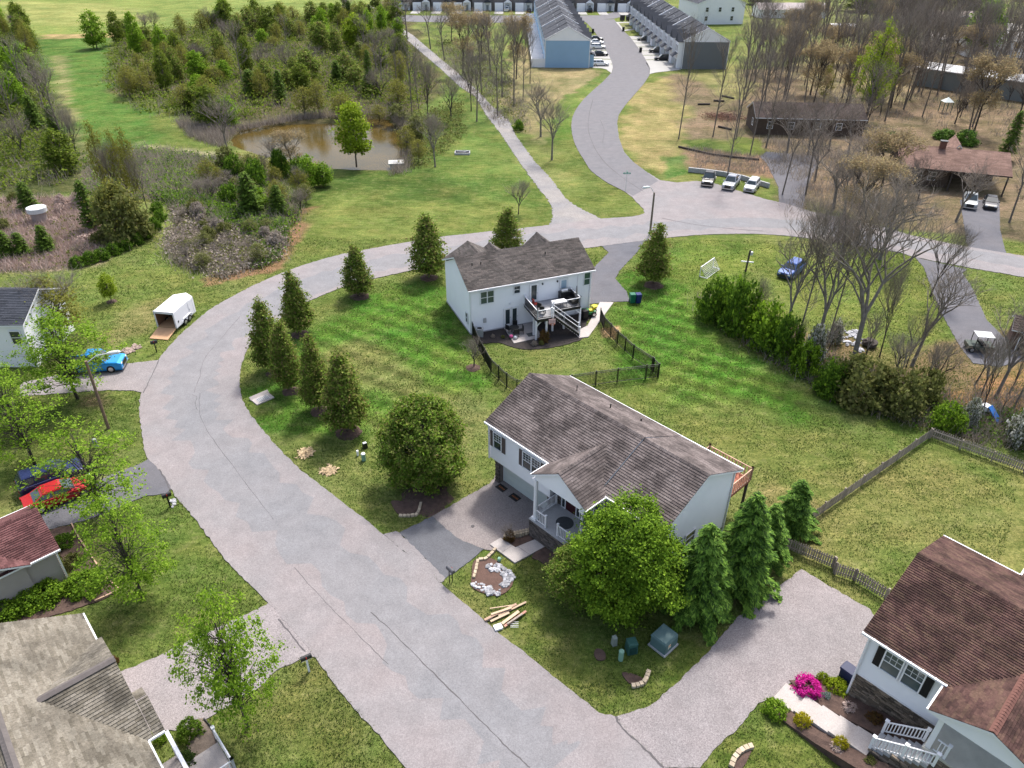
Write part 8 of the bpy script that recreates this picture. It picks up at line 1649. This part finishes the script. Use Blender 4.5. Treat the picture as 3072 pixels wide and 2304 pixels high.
# ------------------------------------------------------------------ fences
def picket_fence(label, pts, h=1.1, gap=.155, side=1, flat_top=False):
    o = thing('wooden_fence', label, 'fence'); P = [Vector((p[0], p[1], 0)) for p in pts]
    pk = MB(); w = .10; pk.add([(-w / 2, -.01, .06), (w / 2, -.01, .06), (w / 2, -.01, h - .06), (w / 4, -.01, h), (-w / 4, -.01, h), (-w / 2, -.01, h - .06), (-w / 2, .01, .06), (w / 2, .01, .06), (w / 2, .01, h - .06), (w / 4, .01, h), (-w / 4, .01, h), (-w / 2, .01, h - .06)], [(5, 4, 3, 2, 1, 0), (6, 7, 8, 9, 10, 11), (0, 1, 7, 6), (1, 2, 8, 7), (2, 3, 9, 8), (3, 4, 10, 9), (4, 5, 11, 10), (5, 0, 6, 11)])
    pk = pk.mesh('picket', M_wood_old); po = MB().box((0, 0, (h - .05) / 2), (.11, .11, h - .05)).mesh('post', M_wood_old); rr = random.Random(2)
    for a, c in zip(P[:-1], P[1:]):
        d = c - a; L = d.length; u = d / L; n = Vector((-u.y, u.x, 0)) * side; rz = math.atan2(d.y, d.x); nb = max(1, round(L / 2.4))
        for i in range(nb + 1): put('post', po, o, tuple(a + d * (i / nb) - n * .09), rz)
        for i in range(nb):
            p, q = a + d * (i / nb), a + d * ((i + 1) / nb)
            for z in (.28, h - .25): MB().bar((p.x - n.x * .035, p.y - n.y * .035, z), (q.x - n.x * .035, q.y - n.y * .035, z), .04, .085).build('rail', M_wood_old, o)
        k = int(L / gap)
        for i in range(k): q = a + d * ((i + .5) / k); w_ = put('picket', pk, o, (q.x, q.y, rr.uniform(-.02, .02)), rz); w_.scale = (1, 1, rr.uniform(.96, 1.03))
    return o
picket_fence('weathered picket fence running diagonally up between the two back lawns', [tL(385, 1215), tL(1430, 478)], 1.0, .155, -1)
picket_fence('weathered picket fence along the wood edge at the right', [tL(1432, 478), tL(2212, 765), tL(2420, 842)], 1.0, .16, 1)
picket_fence('weathered picket fence between the evergreens and the red-brown roofed house', [tL(235, 1400), tL(620, 1560), at(2500, 1722), at(2560, 1742), at(2655, 1800)], 1.05, .155, -1)
def iron_fence(label, pts, h=1.5):
    o = thing('metal_fence', label, 'fence'); P = [Vector((p[0], p[1], 0)) for p in pts]; po = MB().box((0, 0, (h + .08) / 2), (.10, .10, h + .08)).mesh('post', M_black_m)
    for a, c in zip(P[:-1], P[1:]):
        d = c - a; L = d.length; nb = max(1, round(L / 1.9)); rz = math.atan2(d.y, d.x)
        for i in range(nb):
            p, q = a + d * (i / nb), a + d * ((i + 1) / nb); put('post', po, o, tuple(p), rz); b = MB()
            for z in (.12, h - .2, h - .02): b.bar((p.x, p.y, z), (q.x, q.y, z), .035, .04)
            m = max(2, int((q - p).length / .12))
            for k in range(1, m): r = p + (q - p) * (k / m); b.box((r.x, r.y, h / 2 + .02), (.04, .04, h - .08))
            b.build('panel', M_black_m, o)
    put('post', po, o, tuple(P[-1])); return o
iron_fence('left run of the black metal fence from the white house corner down the lawn', [at(1413, 990), at(1420, 1012), at(1437, 1052), at(1473, 1117), at(1520, 1162), at(1551, 1182)])
iron_fence('lower run of the black metal fence behind the middle house roof', [at(1551, 1182), at(1640, 1178), at(1786, 1156), at(1851, 1147), at(1936, 1137)])
iron_fence('gate corner panel of the black metal fence', [at(1936, 1137), at(1974, 1133), at(1958, 1116)])
iron_fence('right run of the black metal fence climbing to the patio path', [at(1955, 1113), at(1898, 1075), at(1851, 1032), at(1811, 989), at(1800, 963)])

# ------------------------------------------------------------------ short grass over the near lawns
def build_grass():
    r = np.random.RandomState(12); n = 330000
    # denser close to the camera
    y = 17 + 75 * r.rand(n) ** 1.35; x = (r.rand(n) - .5) * 2 * (8 + y * .72)
    P = np.stack([x, y], 1); bad = np.zeros(n, bool)
    for pl in PAVES:
        mn, mx = pl.min(0) - .1, pl.max(0) + .1; m = (x > mn[0]) & (x < mx[0]) & (y > mn[1]) & (y < mx[1]) & ~bad; idx = np.where(m)[0]
        if len(idx): s = sdist(x[idx], y[idx], pl); bad[idx[s > .05 + .09 * r.rand(len(idx))]] = True
    for root, (x0, x1, y0, y1) in ((mh, (.2, 15.5, .4, 8.6)), (mh, (6.3, 11.1, -1.7, 1)), (wh, (.1, 14, .2, 8.4)), (wh, (0, 6, 8, 11)), (rh, (.3, 14, .3, 10)), (rh, (4.5, 9.5, -2, 1)), (lh, (0, 15.5, -9.4, .2)), (th, (-14, -.2, .2, 9))):
        c, s = math.cos(root.rotation_euler.z), math.sin(root.rotation_euler.z); dx, dy = x - root.location.x, y - root.location.y; lx, ly = c * dx + s * dy, -s * dx + c * dy; bad |= (lx > x0) & (lx < x1) & (ly > y0) & (ly < y1)
    keep = fnoise(x, y, 2.2) + .45 * r.rand(n) > .62; P = P[~bad & keep]; n = len(P)
    h = (.035 + .05 * r.rand(n)) * (1 + .6 * (fnoise(P[:, 0], P[:, 1], 3) > .55)); a = r.rand(n) * 6.283; w = .018 + .012 * r.rand(n); w = w * (1 + P[:, 1] / 60)
    s = np.stack([np.cos(a) * w, np.sin(a) * w, np.zeros(n)], 1); d = np.stack([r.normal(size=n) * .5 * h, r.normal(size=n) * .5 * h, h], 1)
    B = np.concatenate([P, np.full((n, 1), -.03)], 1); V = np.stack([B - s, B + s, B + d + np.array((0, 0, .03))], 1).reshape(-1, 3)
    tag(put('grass', npmesh('grass', V, 3, L_grass)), kind='stuff')
build_grass()
